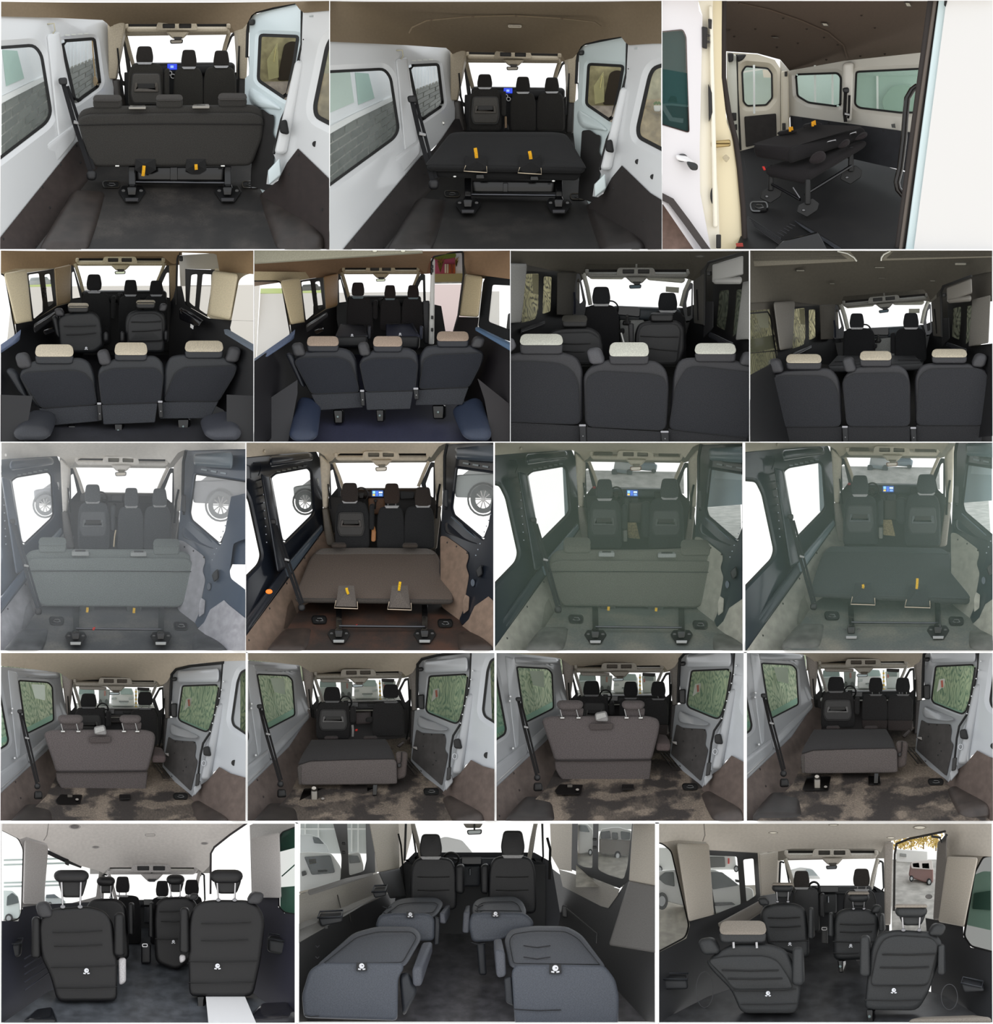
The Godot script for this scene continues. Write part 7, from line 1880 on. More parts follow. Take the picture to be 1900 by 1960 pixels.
	da.p("screen", pad(rect(860,352,940,390,6),1480,14,3), "gloss:191b1e")
	da.p("shelf_slot", bar(1010,366,1120,384,1486,14,0.2), "plastic:111112")
	da.p("fascia", bar(600,410,1320,700,1560,40,0.05), "plastic:232022")
	put(da)
	steering(846,352,44,46,1440)
	# parked vehicles ahead
	var vn := T("parked_van", "white van facing the windscreen", "van")
	vn.p("body", block([910,210,1090,210,1100,330,906,330],2200,[920,180,1080,180,1090,330,916,330],2320,0.15), "paint:f4f6f6")
	vn.p("windscreen", pad(rnd([980,186,1076,190,1084,236,984,236],8),2184,12,3), "gloss:a9c4c0")
	vn.p("grille", pad(rect(970,288,1050,298,3),2186,10,2), "plastic:8a9090")
	vn.p("number_plate", pad(rect(980,300,1044,312,2),2184,10,1), "matte:cdd6d6")
	for x in [930,1070]: vn.p("headlamp", pad(rnd([x - 20,262, x + 20,258, x + 18,276, x - 18,280],5),2184,12,3), "gloss:c0c8c8")
	put(vn)
	var sv3 := T("parked_suv", "dark-windowed pale car at the windscreen edge", "car")
	sv3.p("body", block([640,240,780,236,790,330,650,330],2240,[640,232,780,226,790,330,650,330],2320,0.15), "paint:c3cac8")
	sv3.p("windscreen", pad(rnd([650,190,770,184,776,236,646,240],8),2220,16,3), "gloss:7f9894")
	put(sv3)
	var tb := T("parked_truck", "pale truck with red lamp behind bollard", "truck")
	tb.p("body", slab([1120,200,1230,196,1230,330,1130,330],2260,2340,0.1), "paint:ccd2d0")
	tb.p("window", pad(rect(1140,204,1210,240,4),2250,8,2), "gloss:6d7c78")
	tb.p("tail_lamp", pad(rect(1136,224,1146,250,2),2246,8,2), "plastic:c0483c")
	put(tb)
	var tl2 := T("parked_truck", "grey truck between the pale car and the van", "truck")
	tl2.p("body", slab([806,190,900,200,890,330,810,320],2280,2350,0.1), "paint:9aa29e")
	tl2.p("tail_lamp", pad(rect(850,210,864,250,2),2270,8,2), "plastic:b8786c")
	for x in [820,870]: tl2.p("tyre", disc(x, 300,14,2264,14,24), "rubber:3c403e")
	put(tl2)
	var bo := T("bollard", "yellow and black striped bollard beside the white van", "bollard")
	bo.p("post", tube([1108,190,2240,1108,345,2240],7), "matte:e8ece4")
	for i in 5: bo.p("stripe", tube([1108,208 + i * 30,2236,1108,222 + i * 30,2236],8.5), "matte:f0c41c" if i % 2 == 0 else "matte:e8b81c")
	put(bo)
	setting("ground", "pale parking ground ahead of the van", sheet([620,310,1260,310,1260,420,620,420],[], Vector3(5600,0,-10.0),8), "concrete:c4c6c0")
	belt("black seat belt on the left wall", [186,372,740],[326,950,520],22,0.36, "fabric:161415")
	one("belt_reel", "black belt reel on the floor by left wall", "reel", block([304,1000,366,1000,376,1066,300,1070],560,[304,1000,366,1000,376,1060,300,1060],620,0.3), "plastic:151414")
func silver_bench_up(dx: float, dy: float, s: float):
	var t := T("bench_seat", "upright brown-grey double bench with skirt", "bench")
	var m := "fabric:676060"
	fit(s, 0,0, s, dx, dy)
	t.p("backrest", pad(rnd([366,540,384,514,440,500,1170,500,1236,520,1252,560,1240,640,1190,832,462,838,440,760],30),720,110,22,10,60), m)
	t.p("skirt", pad(rnd([462,834,1190,830,1182,920,1172,1016,566,1020,500,960,466,900],18),710,60,10), "fabric:5e5756")
	t.p("skirt_seam", tube([464,838,698,800,838,694,1188,832,698],4), "fabric:322d2c")
	t.p("pocket", pad(rnd([722,556,900,554,896,600,730,604],12),690,12,4), "fabric:554e4d")
	t.p("lock_housing", block([760,480,850,460,872,548,768,544],660,[766,474,850,458,866,520,770,520],720,0.3), "plastic:8d8c8c")
	t.p("lock_cover", pad(rnd([772,486,840,472,852,506,774,530],4),650,14,3), "plastic:a8a8a6")
	for h in [[466,374,684,462],[956,376,1146,458]]:
		var w: float = h[2] - h[0]
		t.p("headrest_stem", pad(rnd([h[0] + w * 0.14,440, h[2] - 4,440, h[2] - 10,502, h[0] + w * 0.2,506],14),760,60,10), m)
		t.p("headrest", block([h[0], h[1] + 16, h[2], h[1] + 16, h[2] - w * 0.08, h[3], h[0] + w * 0.1, h[3]],700,[h[0] + 10, h[1], h[2] - 6, h[1], h[2] - 10, h[3] - 20, h[0] + 14, h[3] - 20],800,0.6), m)
		for f in [0.2,0.76]:
			t.p("post", tube([h[0] + w * f - 8, h[3] - 10,712, h[0] + w * f + 8,508,712],5), "metal:9a9a9a")
			t.p("post_guide", block([h[0] + w * f - 8,506, h[0] + w * f + 26,506, h[0] + w * f + 28,522, h[0] + w * f - 10,522],700,[h[0] + w * f - 8,500, h[0] + w * f + 26,500, h[0] + w * f + 28,516, h[0] + w * f - 10,516],730,0.4), "metal:c8c8c6")
	t.p("seat_cushion", block([1226,706,1340,712,1330,768,1222,766],760,[1240,630,1300,640,1336,700,1236,700],960,0.3), "fabric:5d5150")
	t.p("floor_bracket", pad(rnd([460,1060,500,1012,674,1016,656,1086,480,1090],8), Vector3(2900,0,-2.3),16,4), "metal:2b2a2a")
	t.p("leg", block([552,1010,598,1010,600,1086,552,1088],520,[552,1010,598,1010,600,1080,552,1080],600,0.2), "metal:4a4642")
	t.p("floor_bracket", pad(rnd([966,1012,1056,1012,1056,1050,966,1054],6), Vector3(2890,0,-2.3),16,4), "gloss:0d0d0d")
	t.p("bolt", disc(632,1052,14,440,14,10), "metal:7a7672")
	put(t)
	plain()
func silver_bench_down(dx: float, dy: float, s: float):
	var t := T("bench_seat", "folded charcoal double bench with brown draped rear cover", "bench")
	fit(s, 0,0, s, dx, dy)
	t.p("folded_back", block([446,782,1166,750,1170,790,450,800],620,[540,606,1096,602,1100,640,544,650],1000,0.35,0.03), "fabric:3c3a3b")
	t.p("rear_cover", pad(rnd([444,800,520,768,800,752,1150,748,1176,772,1180,934,1100,938,470,944,446,900],16),600,60,12,8,60), "fabric:645d5b")
	t.p("cover_edge", tube([450,792,600,540,764,598,800,756,598,1160,748,600],4), "fabric:2b2828")
	t.p("side_flap", block([440,810,470,800,470,944,450,940],590,[440,810,470,800,470,940,450,930],640,0.3), "fabric:55504d")
	t.p("seat_cushion", block([1170,700,1262,704,1244,890,1176,910],640,[1170,690,1256,694,1244,880,1176,900],720,0.3), "fabric:5d5451")
	t.p("belt_loop", tube([1214,700,630,1210,770,624,1190,806,628],5), "fabric:25201f")
	t.p("buckle", slab([1180,786,1212,784,1208,814,1184,816],616,640,0.3), "plastic:191616")
	t.p("floor_bracket", pad(rnd([452,1060,490,968,672,966,650,1072,470,1074],8), Vector3(2880,0,-2.3),16,4), "metal:2b2a2a")
	t.p("leg", block([540,986,592,986,594,1066,540,1070],460,[544,960,590,960,590,1050,544,1050],560,0.25), "metal:7a7670")
	t.p("bolt", disc(564,966,18,450,14,14), "metal:a09c96")
	t.p("bolt", disc(630,1044,14,440,14,10), "metal:7a7672")
	t.p("floor_bracket", pad(rnd([956,962,1044,962,1050,1028,956,1030],6), Vector3(2870,0,-2.3),16,4), "gloss:0d0d0d")
	t.p("leg", block([1000,940,1036,940,1030,1022,996,1022],500,[1000,940,1036,940,1030,1010,996,1010],560,0.2), "gloss:111111")
	for h in [[640,740],[930,1030]]: t.p("tucked_headrest", block([h[0],590, h[1],588, h[1] + 4,606, h[0] - 4,608],1010,[h[0] + 4,580, h[1] - 4,578, h[1],600, h[0],600],1060,0.5), "fabric:463f3f")
	put(t)
	plain()
func silver_front(b: Array):
	var m := "fabric:2b2a2b"
	for s in b:
		var o := {head = "fabric:1b1b1d", lean = 0.1, guide = "plastic:5a5a5c"}
		o.merge(s[3])
		seat(s[0], s[1], s[2],1250, m, o)
func box_12():
	box(0,1244,475,[0,1250,470,1571], "in two-seat silver van, bench upright")
	fit(0.9551,0.0095,-0.0001,0.9703,-34,109.6)
	silver_shell({}); plain()
	silver_front([["black driver seat behind the bench headrest", [556,444,800,700],[604,338,732,448], {shell = [560,508,764,660], shellmat = "plastic:2e2d2d"}],["black passenger seat with posts showing", [982,452,1200,740],[1042,326,1162,428], {post = true, arm = [[800,470,836,600]]}]])
	silver_bench_up(-24,132,0.965)
	one("wall_shelf", "dusty glove shelf below the dashboard screen", "shelf", slab([836,506,930,508,930,560,840,560],1450,1500,0.2), "plastic:4a4646")
func box_13():
	box(468,1244,482,[473.5,1250,946,1571], "in two-seat silver van, bench folded")
	fit(0.989,-0.0113,0.032,0.9974,-88.4,58.9)
	silver_shell({}); plain()
	silver_front([["black driver seat with pocketed back", [534,392,794,680],[590,284,722,400], {shell = [560,458,768,610], shellmat = "plastic:343334", rimmat = "plastic:1c1b1c", pocketmat = "plastic:6a6969", arm = [[790,428,832,560]]}],["black passenger seat with arm rest", [958,396,1202,660],[1038,264,1162,368], {post = true, arm = [[908,510,962,556]]}]])
	var hb := T("handbrake", "grey handbrake with red button between the seats", "handbrake")
	hb.p("lever", strip([812,660,1220,814,610,1215,810,572,1220],16,10), "plastic:8a8886")
	hb.p("button", slab([828,604,850,600,850,616,832,622],1215,1235,0.4), "plastic:d82c24")
	put(hb)
	one("glove_shelf", "brown-grey glove shelf below the dashboard", "shelf", slab([832,474,950,468,950,560,836,566],1450,1500,0.2), "plastic:5d5354")
	silver_bench_down(-54,60,1.02)
	one("floor_tool", "dark folded tool lying by the passenger seat", "tool", slab([1140,730,1190,690,1206,704,1170,744],1000,1030,0.3), "plastic:2a211e")
func box_14():
	box(944,1244,484,[950,1250,1423,1571], "in three-seat silver van, bench upright")
	silver_shell({})
	silver_front([["black driver seat behind the bench headrest", [636,344,872,620],[675,236,804,352], {shell = [680,408,842,560], shellmat = "plastic:2e2d2d", arm = [[870,388,908,500]]}],["black middle front seat", [944,366,1130,620],[980,242,1090,354], {}],["black outer front seat with brown skirt", [1120,372,1318,570],[1186,242,1300,352], {skirt = 640.0}]])
	silver_bench_up(0,0,1.0)
func box_15():
	box(1422,1244,478,[1429,1250,1900,1571], "in three-seat silver van, bench folded")
	fit(1.0095,-0.0049,0.0123,1.0085,-35.3,-25.9)
	silver_shell({}); plain()
	silver_front([["black driver seat with pocketed back", [600,320,858,600],[649,208,781,326], {shell = [622,388,832,540], shellmat = "plastic:343334", rimmat = "plastic:1c1b1c", pocketmat = "plastic:6a6969", arm = [[854,362,892,500]]}],["black middle front seat with brown skirt", [912,344,1108,544],[963,215,1074,326], {skirt = 604.0, post = true}],["black outer front seat with brown skirt", [1106,344,1302,544],[1169,215,1281,326], {skirt = 620.0, post = true}]])
	silver_bench_down(0,0,1.0)
	one("floor_tool", "dark folded tool lying by the outer passenger seat", "tool", slab([1210,660,1270,600,1290,620,1240,680],1000,1030,0.3), "plastic:2a211e")
# ---------------------------------------------------------------- fifth row: captain's seats
func vehicle(label: String, cat: String, z: float, shapes: Array, wheels: Array):
	var t := T("parked_" + cat, label, cat)
	for s in shapes: t.p(s[0], pad(rnd(s[1], s[2]), z - (14 if s[0] != "body" else 0),60 if s[0] == "body" else 16,6 if s[0] == "body" else 2), s[3])
	for w in wheels:
		var i := t.p("tyre", disc(w[0], w[1], w[2], z - 20,24, w[3]), "rubber:26282a")
		t.p("wheel_rim", disc(w[0], w[1], w[2] * 0.6, z - 26,10, w[3] * 0.6), "metal:a8acae", i)
	put(t)
func cab5(x0, y0, x1, y1, yd, post: String, dash: String):      # windscreen opening with pillars and dashboard
	var ws := T("window_80", "wide bright windscreen with pale pillars", "window", "", "structure")
	ws.p("pane", sheet(rect(x0, y0, x1, y1,10),[],1650,3), "glass:ffffff:0.04")
	ws.p("pillar", tube([x0 - 14, y0 - 10,1580, x0 + 16, (y0 + y1) * 0.5,1580, x0 + 40, y1,1580],12), post)
	ws.p("pillar", tube([x1 + 14, y0 - 10,1580, x1 - 10, (y0 + y1) * 0.5,1580, x1 - 26, y1,1580],12), post)
	put(ws)
	for s in [[x0 - 12,-1.0, "driver"],[x1 + 12,1.0, "passenger"]]:
		var o := rnd([s[0], y0 - 4, s[0] + s[1] * 34, y0 + 6, s[0] + s[1] * 40, y1 + 20, s[0] - s[1] * 34, y1 + 10],8)
		one("door_frame", "dark %s door frame at the windscreen" % s[2], "frame", hoop(inset(cw(o),10),12,1600,16), "plastic:22262a")
	var da := T("dashboard", "dashboard with wide dark screen and gear lever", "dashboard")
	da.p("top", bar(x0 + 30, yd, x1 - 20, yd + 40,1500,90,0.3), dash)
	var cx: float = (x0 + x1) * 0.5
	da.p("screen", pad(rect(cx - 66, yd - 4, cx + 40, yd + 34,7),1484,14,3), "gloss:15181c")
	da.p("centre_stack", bar(cx - 60, yd + 40, cx + 30, yd + 150,1490,60,0.2), dash)
	da.p("gear_lever", tube([cx - 20, yd + 90,1480, cx - 22, yd + 56,1470],6), "metal:a8aeb4")
	da.p("fascia", bar(x0 - 60, yd + 36, x1 + 60, yd + 420,1560,40,0.05), "plastic:1b1d22")
	put(da)
func tray(label: String, a: Array, z: float):
	var t := T("cup_tray", label, "tray")
	t.p("bowl", block(a, z, [a[0] + 10, a[1] - 30, a[2] + 10, a[3] - 30, a[4], a[5] - 20, a[6], a[7] - 20], z + 80,0.3), "plastic:1c1e22")
	t.p("lip", tube([a[0], a[1], z - 6, a[0] + 12, a[1] - 32, z + 60, a[2] + 10, a[3] - 32, z + 60, a[2], a[3], z - 6],5, true), "plastic:33363c")
	put(t)
func box_16():
	box(0,1570,570,[1.5,1576.5,564,1958], "in backlit van with captain seats")
	var L := Vector3(760,1.5,-0.3); var R := Vector3(760 + 1.5 * 1880,-1.5,-0.3)
	var pale := "plastic:c9c5c4"; var dk := "plastic:1a1a22"; var lea := "leather:111013"  # seat leather darkened so the backlit shade sits in its colour
	var hl := T("ceiling", "pale moulded headliner with seam", "ceiling", "", "structure")
	hl.p("lining", lining(0,[-10,60,120,128,160,112,300,160,290,200,500,300,610,330,650,350,680,312,1250,312,1280,350,1330,300,1340,190,1560,24,1900,16],[L - Vector3(20,0,0), R - Vector3(20,0,0), Vector3(900,0,1.8)],160,90), "liner:f4efec")
	hl.p("seam", tube([304,24,640,292,100,800,272,134,820],3), "liner:8a8684")
	put(hl)
	setting("trim_6", "headliner end over the windscreen", sheet([560,180,1340,180,1340,350,560,356],[],1680,10), "liner:b4b0ae")
	for s in [[472,46,38,16, "left front"],[606,176,26,9, "left rear"],[1300,152,26,9, "right"],[1426,20,30,8, "right edge"]]:
		var lp := T("ceiling_speaker", "round roof speaker grille at the %s" % s[4], "speaker")
		lp.p("bezel", pad(oval(s[0], s[1], s[2], s[3]),560,20,3), "plastic:a8a4a2")
		lp.p("grille", pad(oval(s[0], s[1], s[2] * 0.72, s[3] * 0.72),556,10,2), "plastic:6d6a6a")
		put(lp)
	one("ceiling_lamp", "narrow roof lamp above the aisle", "lamp", hoop(rect(922,96,980,104,3),4,900,10), "plastic:9a9694")
	var w1 := rnd([-200,-40,110,120,142,190,132,600,110,642,-200,690],22)
	var w2 := rnd([276,214,400,270,620,330,600,500,420,545,276,540],8)
	var wl := T("wall_left", "pale upper and dark lower left wall", "wall", "", "structure")
	wl.p("upper_wall", sheet([-240,-60,300,110,290,200,660,340,640,540,300,548,160,560,-240,700],[w1, w2], L, 14), pale)
	wl.p("pillar", slab([148,130,300,160,270,545,138,540],[830,1060,920,720],[900,1130,1000,800],0.3), pale)
	wl.p("lower_wall", sheet([-240,640,110,650,140,560,270,545,640,530,640,1000,300,1320,-240,1320],[], L - Vector3(12,0,0),14), "plastic:262834")
	wl.p("ledge", slab([-40,700,240,660,250,780,-40,820],[560,900,880,520],[620,960,950,600],0.3), "plastic:5f636e")
	for i in 5: wl.p("step_rib", tube([150,1090 - i * 50,520,330,960 - i * 44,720],4), "plastic:3a3c48")
	put(wl)
	window("left rear window with a parked white van outside", w1, L, 0,8, pale, "glass:f0f4f4:0.05", 6)
	var wf := T("window_62", "left side window with black top rail", "window", "", "structure")
	wf.p("pane", sheet(w2,[], L + Vector3(8,0,0),3), "glass:eef6f4:0.08")
	wf.p("top_rail", strip([284,206,1050,400,262,1190,510,304,1340],26,20), "plastic:26262a")
	wf.p("rail_grip", slab([400,262,430,276,430,300,404,290],1160,1200,0.3), "plastic:1a1a1c")
	put(wf)
	vehicle("white van parked outside the left rear window", "van", 1700,[["body", [-60,460,60,462,100,500,110,560,112,640,-60,650],12, "paint:dfeceb"],["window", [28,500,60,476,94,500,104,540,24,560],6, "gloss:3a4a4c"]],[[40,640,26,30]])
	vehicle("white car parked outside the left front window", "car", 1900,[["body", [270,500,330,490,400,530,400,560,270,560],8, "paint:dde6e8"],["window", [276,490,330,486,360,510,276,512],4, "gloss:54606a"]],[[300,552,14,16]])
	setting("ground", "paving outside the left windows", sheet([-60,600,640,540,640,800,-60,800],[], Vector3(3325,0,-2.5),10), "concrete:cfccc6")
	var cn := T("canopy", "pale canopy beams above the parked vans", "canopy")
	for y in [270,300,416,440]: cn.p("beam", strip([-60, y, 1900,440, y - 14,1900],12,8), "matte:c6d4d2")
	put(cn)
	cab5(690,350,1250,530,520, pale, "plastic:26282e")
	overhead(955,318,1.08,664,1254,1450, pale, "plastic:3a3a3e")
	mirror(924,372,990,402,1430, "plastic:3a3c40", "metal:4a4c50")
	var wr := T("wall_right", "pale right pillar beside the open doorway", "wall", "", "structure")
	var w3 := rnd([1792,78,2100,-40,2100,640,1810,598,1772,560,1770,120],18)
	wr.p("upper_wall", sheet([1586,40,1620,24,2160,-60,2160,560,1600,500],[w3], R, 14), pale)
	wr.p("pillar", slab([1596,120,1780,80,1792,500,1612,500],[900,640,620,880],[960,700,700,950],0.2), pale)
	wr.p("lower_wall", sheet([1600,496,2160,500,2160,1320,1580,1320,1560,900],[[1772,480,1772,560,1810,598,2160,640,2160,480]], R - Vector3(12,0,0),14), "plastic:2a2a38")
	put(wr)
	window("dark-topped right window with green glass", w3, R, 0,8, pale, "glass:3c7c64:0.25", 8)
	one("canopy_wall", "dark and white canopy wall outside the right window", "wall", sheet([1750,30,1900,10,1900,180,1750,220],[],1600,8), "matte:1b1e24")
	one("canopy_strut", "dark diagonal strut outside the right window", "strut", strip([1790,370,1590,1880,290,1590],8,6), "matte:2c3a38")
	vehicle("dark car low outside the right window", "car", 1580,[["body", [1780,440,1900,430,1900,620,1780,600],8, "paint:223230"]],[])
	one("door_edge", "dark rubber edge of the open side doorway", "seal", tube([1336,480,1120,1338,220,1120,1360,180,1100,1460,100,960,1570,24,800],7), "rubber:3c383c")
	tray("black cup tray on the left wall", [30,800,130,790,130,880,30,900],620)
	tray("black cup tray on the right wall", [1700,760,1840,780,1840,880,1700,850],620)
	for s in [["driver", [730,490,890,800],[727,369,818,472]],["middle", [950,500,1090,800],[984,396,1068,496]],["outer passenger", [1140,490,1290,800],[1169,389,1262,486]]]:
		seat("dark %s front seat against the light" % s[0], s[1], s[2],1300, "fabric:161619", {head = "fabric:282629", lean = 0.1, post = true})
	var o := {m = lea, am = "leather:0d0d10", hm = "leather:171619", pm = "leather:040405", name = "captain_seat", r = 46.0, fm = "leather:131215"}
	var a := o.duplicate(); a.merge({z = 900.0, sil = [540,560,580,510,740,506,796,550,820,900,560,900], up = [605,361,729,432,500], arms = [[806,530,846,744]]})
	rear_seat("black captain seat in the second row, driver side", a)
	a = o.duplicate(); a.merge({z = 900.0, sil = [970,640,984,540,1030,500,1190,494,1250,530,1256,860,1130,970,984,918], up = [1051,349,1174,424,494], arms = [[940,526,970,760]], seams = [[1010,590,1200,580],[1020,652,1200,650],[984,764,1130,764]], badge = [1100,783,9], guide = [1196,470,1266,520], flip = -1.0})
	rear_seat("black captain seat in the second row, door side", a)
	a = o.duplicate(); a.merge({z = 440.0, sil = [236,680,262,610,330,566,560,552,664,580,716,650,742,900,744,1160,360,1164,318,1000,250,860], up = [331,314,568,408,556], arms = [[720,590,790,880],[192,616,250,890]], seams = [[330,718,650,708],[340,806,650,798],[320,942,740,930],[350,1072,742,1066]], badge = [548,966,15], guide = [212,514,342,640]})
	rear_seat("black captain seat in the last row, driver side", a)
	a = o.duplicate(); a.merge({z = 440.0, sil = [1196,700,1210,600,1256,530,1340,512,1580,514,1650,550,1690,640,1660,900,1612,1130,1204,1130], up = [1329,311,1551,414,512], arms = [[1140,556,1200,860]], seams = [[1280,662,1600,656],[1280,770,1580,766],[1200,904,1640,902],[1200,1040,1620,1036]], badge = [1385,936,15], guide = [1564,454,1692,548], flip = -1.0, leg = [1254,1128,1300,1290]})
	rear_seat("black captain seat in the last row, door side", a)
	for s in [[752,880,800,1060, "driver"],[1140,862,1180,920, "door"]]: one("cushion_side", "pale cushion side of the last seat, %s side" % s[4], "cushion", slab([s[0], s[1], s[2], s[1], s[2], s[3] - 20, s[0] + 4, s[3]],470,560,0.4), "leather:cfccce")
	var bx := T("aisle_box", "black aisle box with a silver ring", "box")
	bx.p("box", bar(892,800,956,922,1000,80,0.2), "plastic:1a1a1e")
	bx.p("ring", hoop(rect(904,800,930,814,3),4,992,8), "metal:d4d4d8")
	put(bx)
	setting("floor", "grey vinyl floor shining in the light", sheet([-20,1320,300,1100,640,1000,820,700,1100,700,1300,1000,1600,1100,1900,1320],[], Vector3(3080,0,-2.2),20), "vinyl:5c6066")
	one("wheel_arch_cover", "glossy black wheel arch cover at the right", "cover", block([1570,1270,1890,1260,1890,1310,1560,1310],200,[1660,1160,1840,1150,1890,1250,1620,1250],500,0.6,0.05), "gloss:26262c")
	one("wheel_arch_cover", "dark wheel arch cover at the left", "cover", block([150,1270,360,1270,360,1310,140,1310],200,[230,1190,340,1180,350,1260,200,1260],500,0.6,0.05), "gloss:1e2024")
	one("sunlit_patch", "white sheet painting the sunlit floor below the last seat", "sill", sheet([1310,1130,1560,1130,1640,1310,1330,1310],[], Vector3(2950,0,-2.2),12), "paint:f4f4f6")  # sunlit stretch of floor, put in as a near-white sheet
func folded(label: String, z: float, top: Array, flap: Array, side: Array, arm: Array, bd: Array, zt := 320.0):
	var t := T("captain_seat", label, "seat")
	var m := "leather:5d6067"
	var ya: float = 1e9; var yb := -1e9
	for i in range(1, top.size(),2): ya = min(ya, top[i]); yb = max(yb, top[i])
	var g: float = zt / (yb - ya)
	var q := Vector3(z + g * yb, 0,-g)
	var i := t.p("folded_back", pad(rnd(top, 34), q, 80,16,10,60), m)
	var n := []
	for p in inset(cw(rnd(top, 34)),26): n.append_array([p.x, p.y, zz(q, p.x, p.y) - 20])
	t.p("piping", tube(n, 2.6, true, 6), "leather:2a2c31", i)
	var x0: float = top[0] * 0.75 + flap[2] * 0.25; var x1: float = flap[4]
	for f in [0.25,0.52]:
		var yy := lerpf(yb, ya, f)
		t.p("seam", tube([lerpf(x0, x1,0.24), yy - 4, zz(q, 0, yy) - 24, lerpf(x0, x1,0.5), yy + 6, zz(q, 0, yy) - 26, lerpf(x0, x1,0.76), yy - 4, zz(q, 0, yy) - 24],3, false, 6), "leather:26272d", i)
	var fi := t.p("rear_flap", pad(rnd(flap, 26), z - 20,70,18,8,60), "leather:515660")
	var fy: float = lerpf(flap[1], flap[flap.size() - 1],0.55)
	t.p("flap_seam", tube([flap[0] + 14, fy + 40, z - 30, (flap[0] + flap[4]) * 0.5, fy + 48, z - 34, flap[4] - 10, fy + 44, z - 30],3, false, 6), "leather:212327", fi)
	if not side.is_empty(): t.p("side_shield", slab(side, z + 10, z + 120,0.3), "plastic:2a2d33")
	if not arm.is_empty(): t.p("arm_rest", block([arm[0], arm[1], arm[2], arm[3], arm[4], arm[5], arm[6], arm[7]], z - 10,[arm[8], arm[9], arm[10], arm[11], arm[10], arm[11] + 60, arm[8], arm[9] + 60], z + 220,0.35), "leather:575a63")
	if bd.size() > 0: badge(t, bd[0], bd[1], bd[2], z - 44, fi, "leather:1a1c21")
	put(t)
func box_17():
	box(566,1570,694,[571.5,1576.5,1253.5,1958], "in van with captain seats folded")
	var L := Vector3(900,1.9,-0.4); var R := Vector3(900 + 1.9 * 1890,-1.9,-0.4)
	var pale := "plastic:c4bcb0"; var gr := "plastic:6b6a67"
	var a := rnd([-200,-60,170,-60,236,200,230,326,190,360,-200,470],20)
	var b := rnd([262,-40,360,-40,366,220,352,278,276,300],12)
	var wl := T("wall_left", "grey left wall with armrest ledges", "wall", "", "structure")
	wl.p("upper_wall", sheet([-240,-60,640,-60,560,270,420,284,-240,460],[[-240,-60,404,-60,404,290,-240,440]], L, 14), pale)
	wl.p("cab_pillar", slab([374,-20,536,-20,540,264,430,284],[1260,1560,1500,1260],[1320,1620,1560,1320],0.15), pale)
	wl.p("lower_pillar", slab([430,282,544,262,578,414,490,420],[1240,1460,1430,1240],[1300,1520,1500,1300],0.2), "plastic:3c3c3d")
	wl.p("waist_panel", sheet([-240,460,404,296,440,284,500,360,500,400,300,500,-240,760],[], L - Vector3(10,0,0),12), "plastic:aaa69e")
	wl.p("lower_wall", sheet([-240,700,300,480,500,390,640,420,560,700,300,1090,-240,1090],[], L - Vector3(20,0,0),12), "plastic:3c3c3d")
	wl.p("waist_ledge", block([-40,590,280,480,500,370,0,660],[420,920,1300,400],[-40,560,280,450,500,360,0,630],[500,1000,1380,480],0.3), gr)
	for x in [[215,400,232,470],[276,480,284,540]]: wl.p("panel_joint", tube([x[0], x[1], zz(L, x[0], x[1]) - 16, x[2], x[3], zz(L, x[2], x[3]) - 40],3), "plastic:4c4a48")
	put(wl)
	var wf := T("window_63", "black-framed sliding window in the left wall", "window", "", "structure")
	wf.p("frame", sheet([-240,-60,404,-60,412,286,250,318,230,330,-240,480],[a, b], L - Vector3(8,0,0),24), "plastic:191918")
	wf.p("pane", sheet(a, [], L + Vector3(8,0,0),3), "glass:eef4f4:0.05")
	wf.p("pane", sheet(b, [], L + Vector3(8,0,0),3), "glass:eef4f4:0.05")
	wf.p("sill", block([60,390,250,330,410,296,70,400],[580,900,1200,560],[60,370,250,312,410,280,70,386],[640,960,1260,620],0.3), "plastic:5f5c58")
	for y in [120,166]: wf.p("catch", bar(236, y, 258, y + 16,980,40,0.3), "plastic:101010")
	put(wf)
	tray("black rear arm rest cup on left wall", [112,516,236,510,244,540,130,566],640)
	tray("black front arm rest cup on left wall", [396,384,466,380,474,404,410,420],1060)
	one("switch", "small double switch below the left arm rest cup", "switch", pad(rect(148,558,166,574,2),560,10,2), "plastic:1c1c1c")
	vehicle("white car with a yellow windscreen sticker outside", "car", 1800,[["body", [-60,190,60,178,180,184,232,260,236,380,-60,400],20, "paint:eef2f4"],["windscreen", [36,204,176,196,200,288,76,300],10, "gloss:26343a"],["sticker", [58,216,100,212,104,240,64,246],3, "matte:f0d43c"],["paper", [106,272,160,270,162,284,108,288],2, "matte:8fc4d4"],["side_mirror", [22,282,44,276,52,298,26,308],6, "plastic:1a1c1e"]],[])
	vehicle("white van behind the car outside the left window", "van", 2000,[["body", [-60,90,60,86,110,100,160,150,170,186,-60,190],14, "paint:dfe6ea"],["window", [80,100,112,104,142,138,88,134],6, "gloss:39474d"]],[])
	vehicle("silver car through the small left pane", "car", 1900,[["body", [262,190,330,180,350,250,350,300,262,300],14, "paint:c9cccc"],["window", [270,196,320,200,336,234,274,240],6, "gloss:4a5254"]],[])
	setting("ground", "paving outside the left window", sheet([-60,330,420,270,420,520,-60,520],[], Vector3(2800,0,-2.5),10), "concrete:c4c1bc")
	var fc := T("showroom", "pale showroom facade with window bars outside", "building")
	fc.p("facade", sheet([-60,-20,370,-20,370,190,-60,190],[],2200,8), "matte:cdd3d4")
	for x in [40,110,286,320]: fc.p("mullion", strip([x, -10,2190, x, 180,2190],8,6), "matte:f2f6f6")
	fc.p("transom", strip([-60,60,2188,370,60,2188],8,6), "matte:f2f6f6")
	put(fc)
	cab5(616,6,1250,214,208, "plastic:b9b4ac", "plastic:3c4048")
	mirror(894,56,976,86,1430, "plastic:2a2c2e", "metal:9aa0a0")
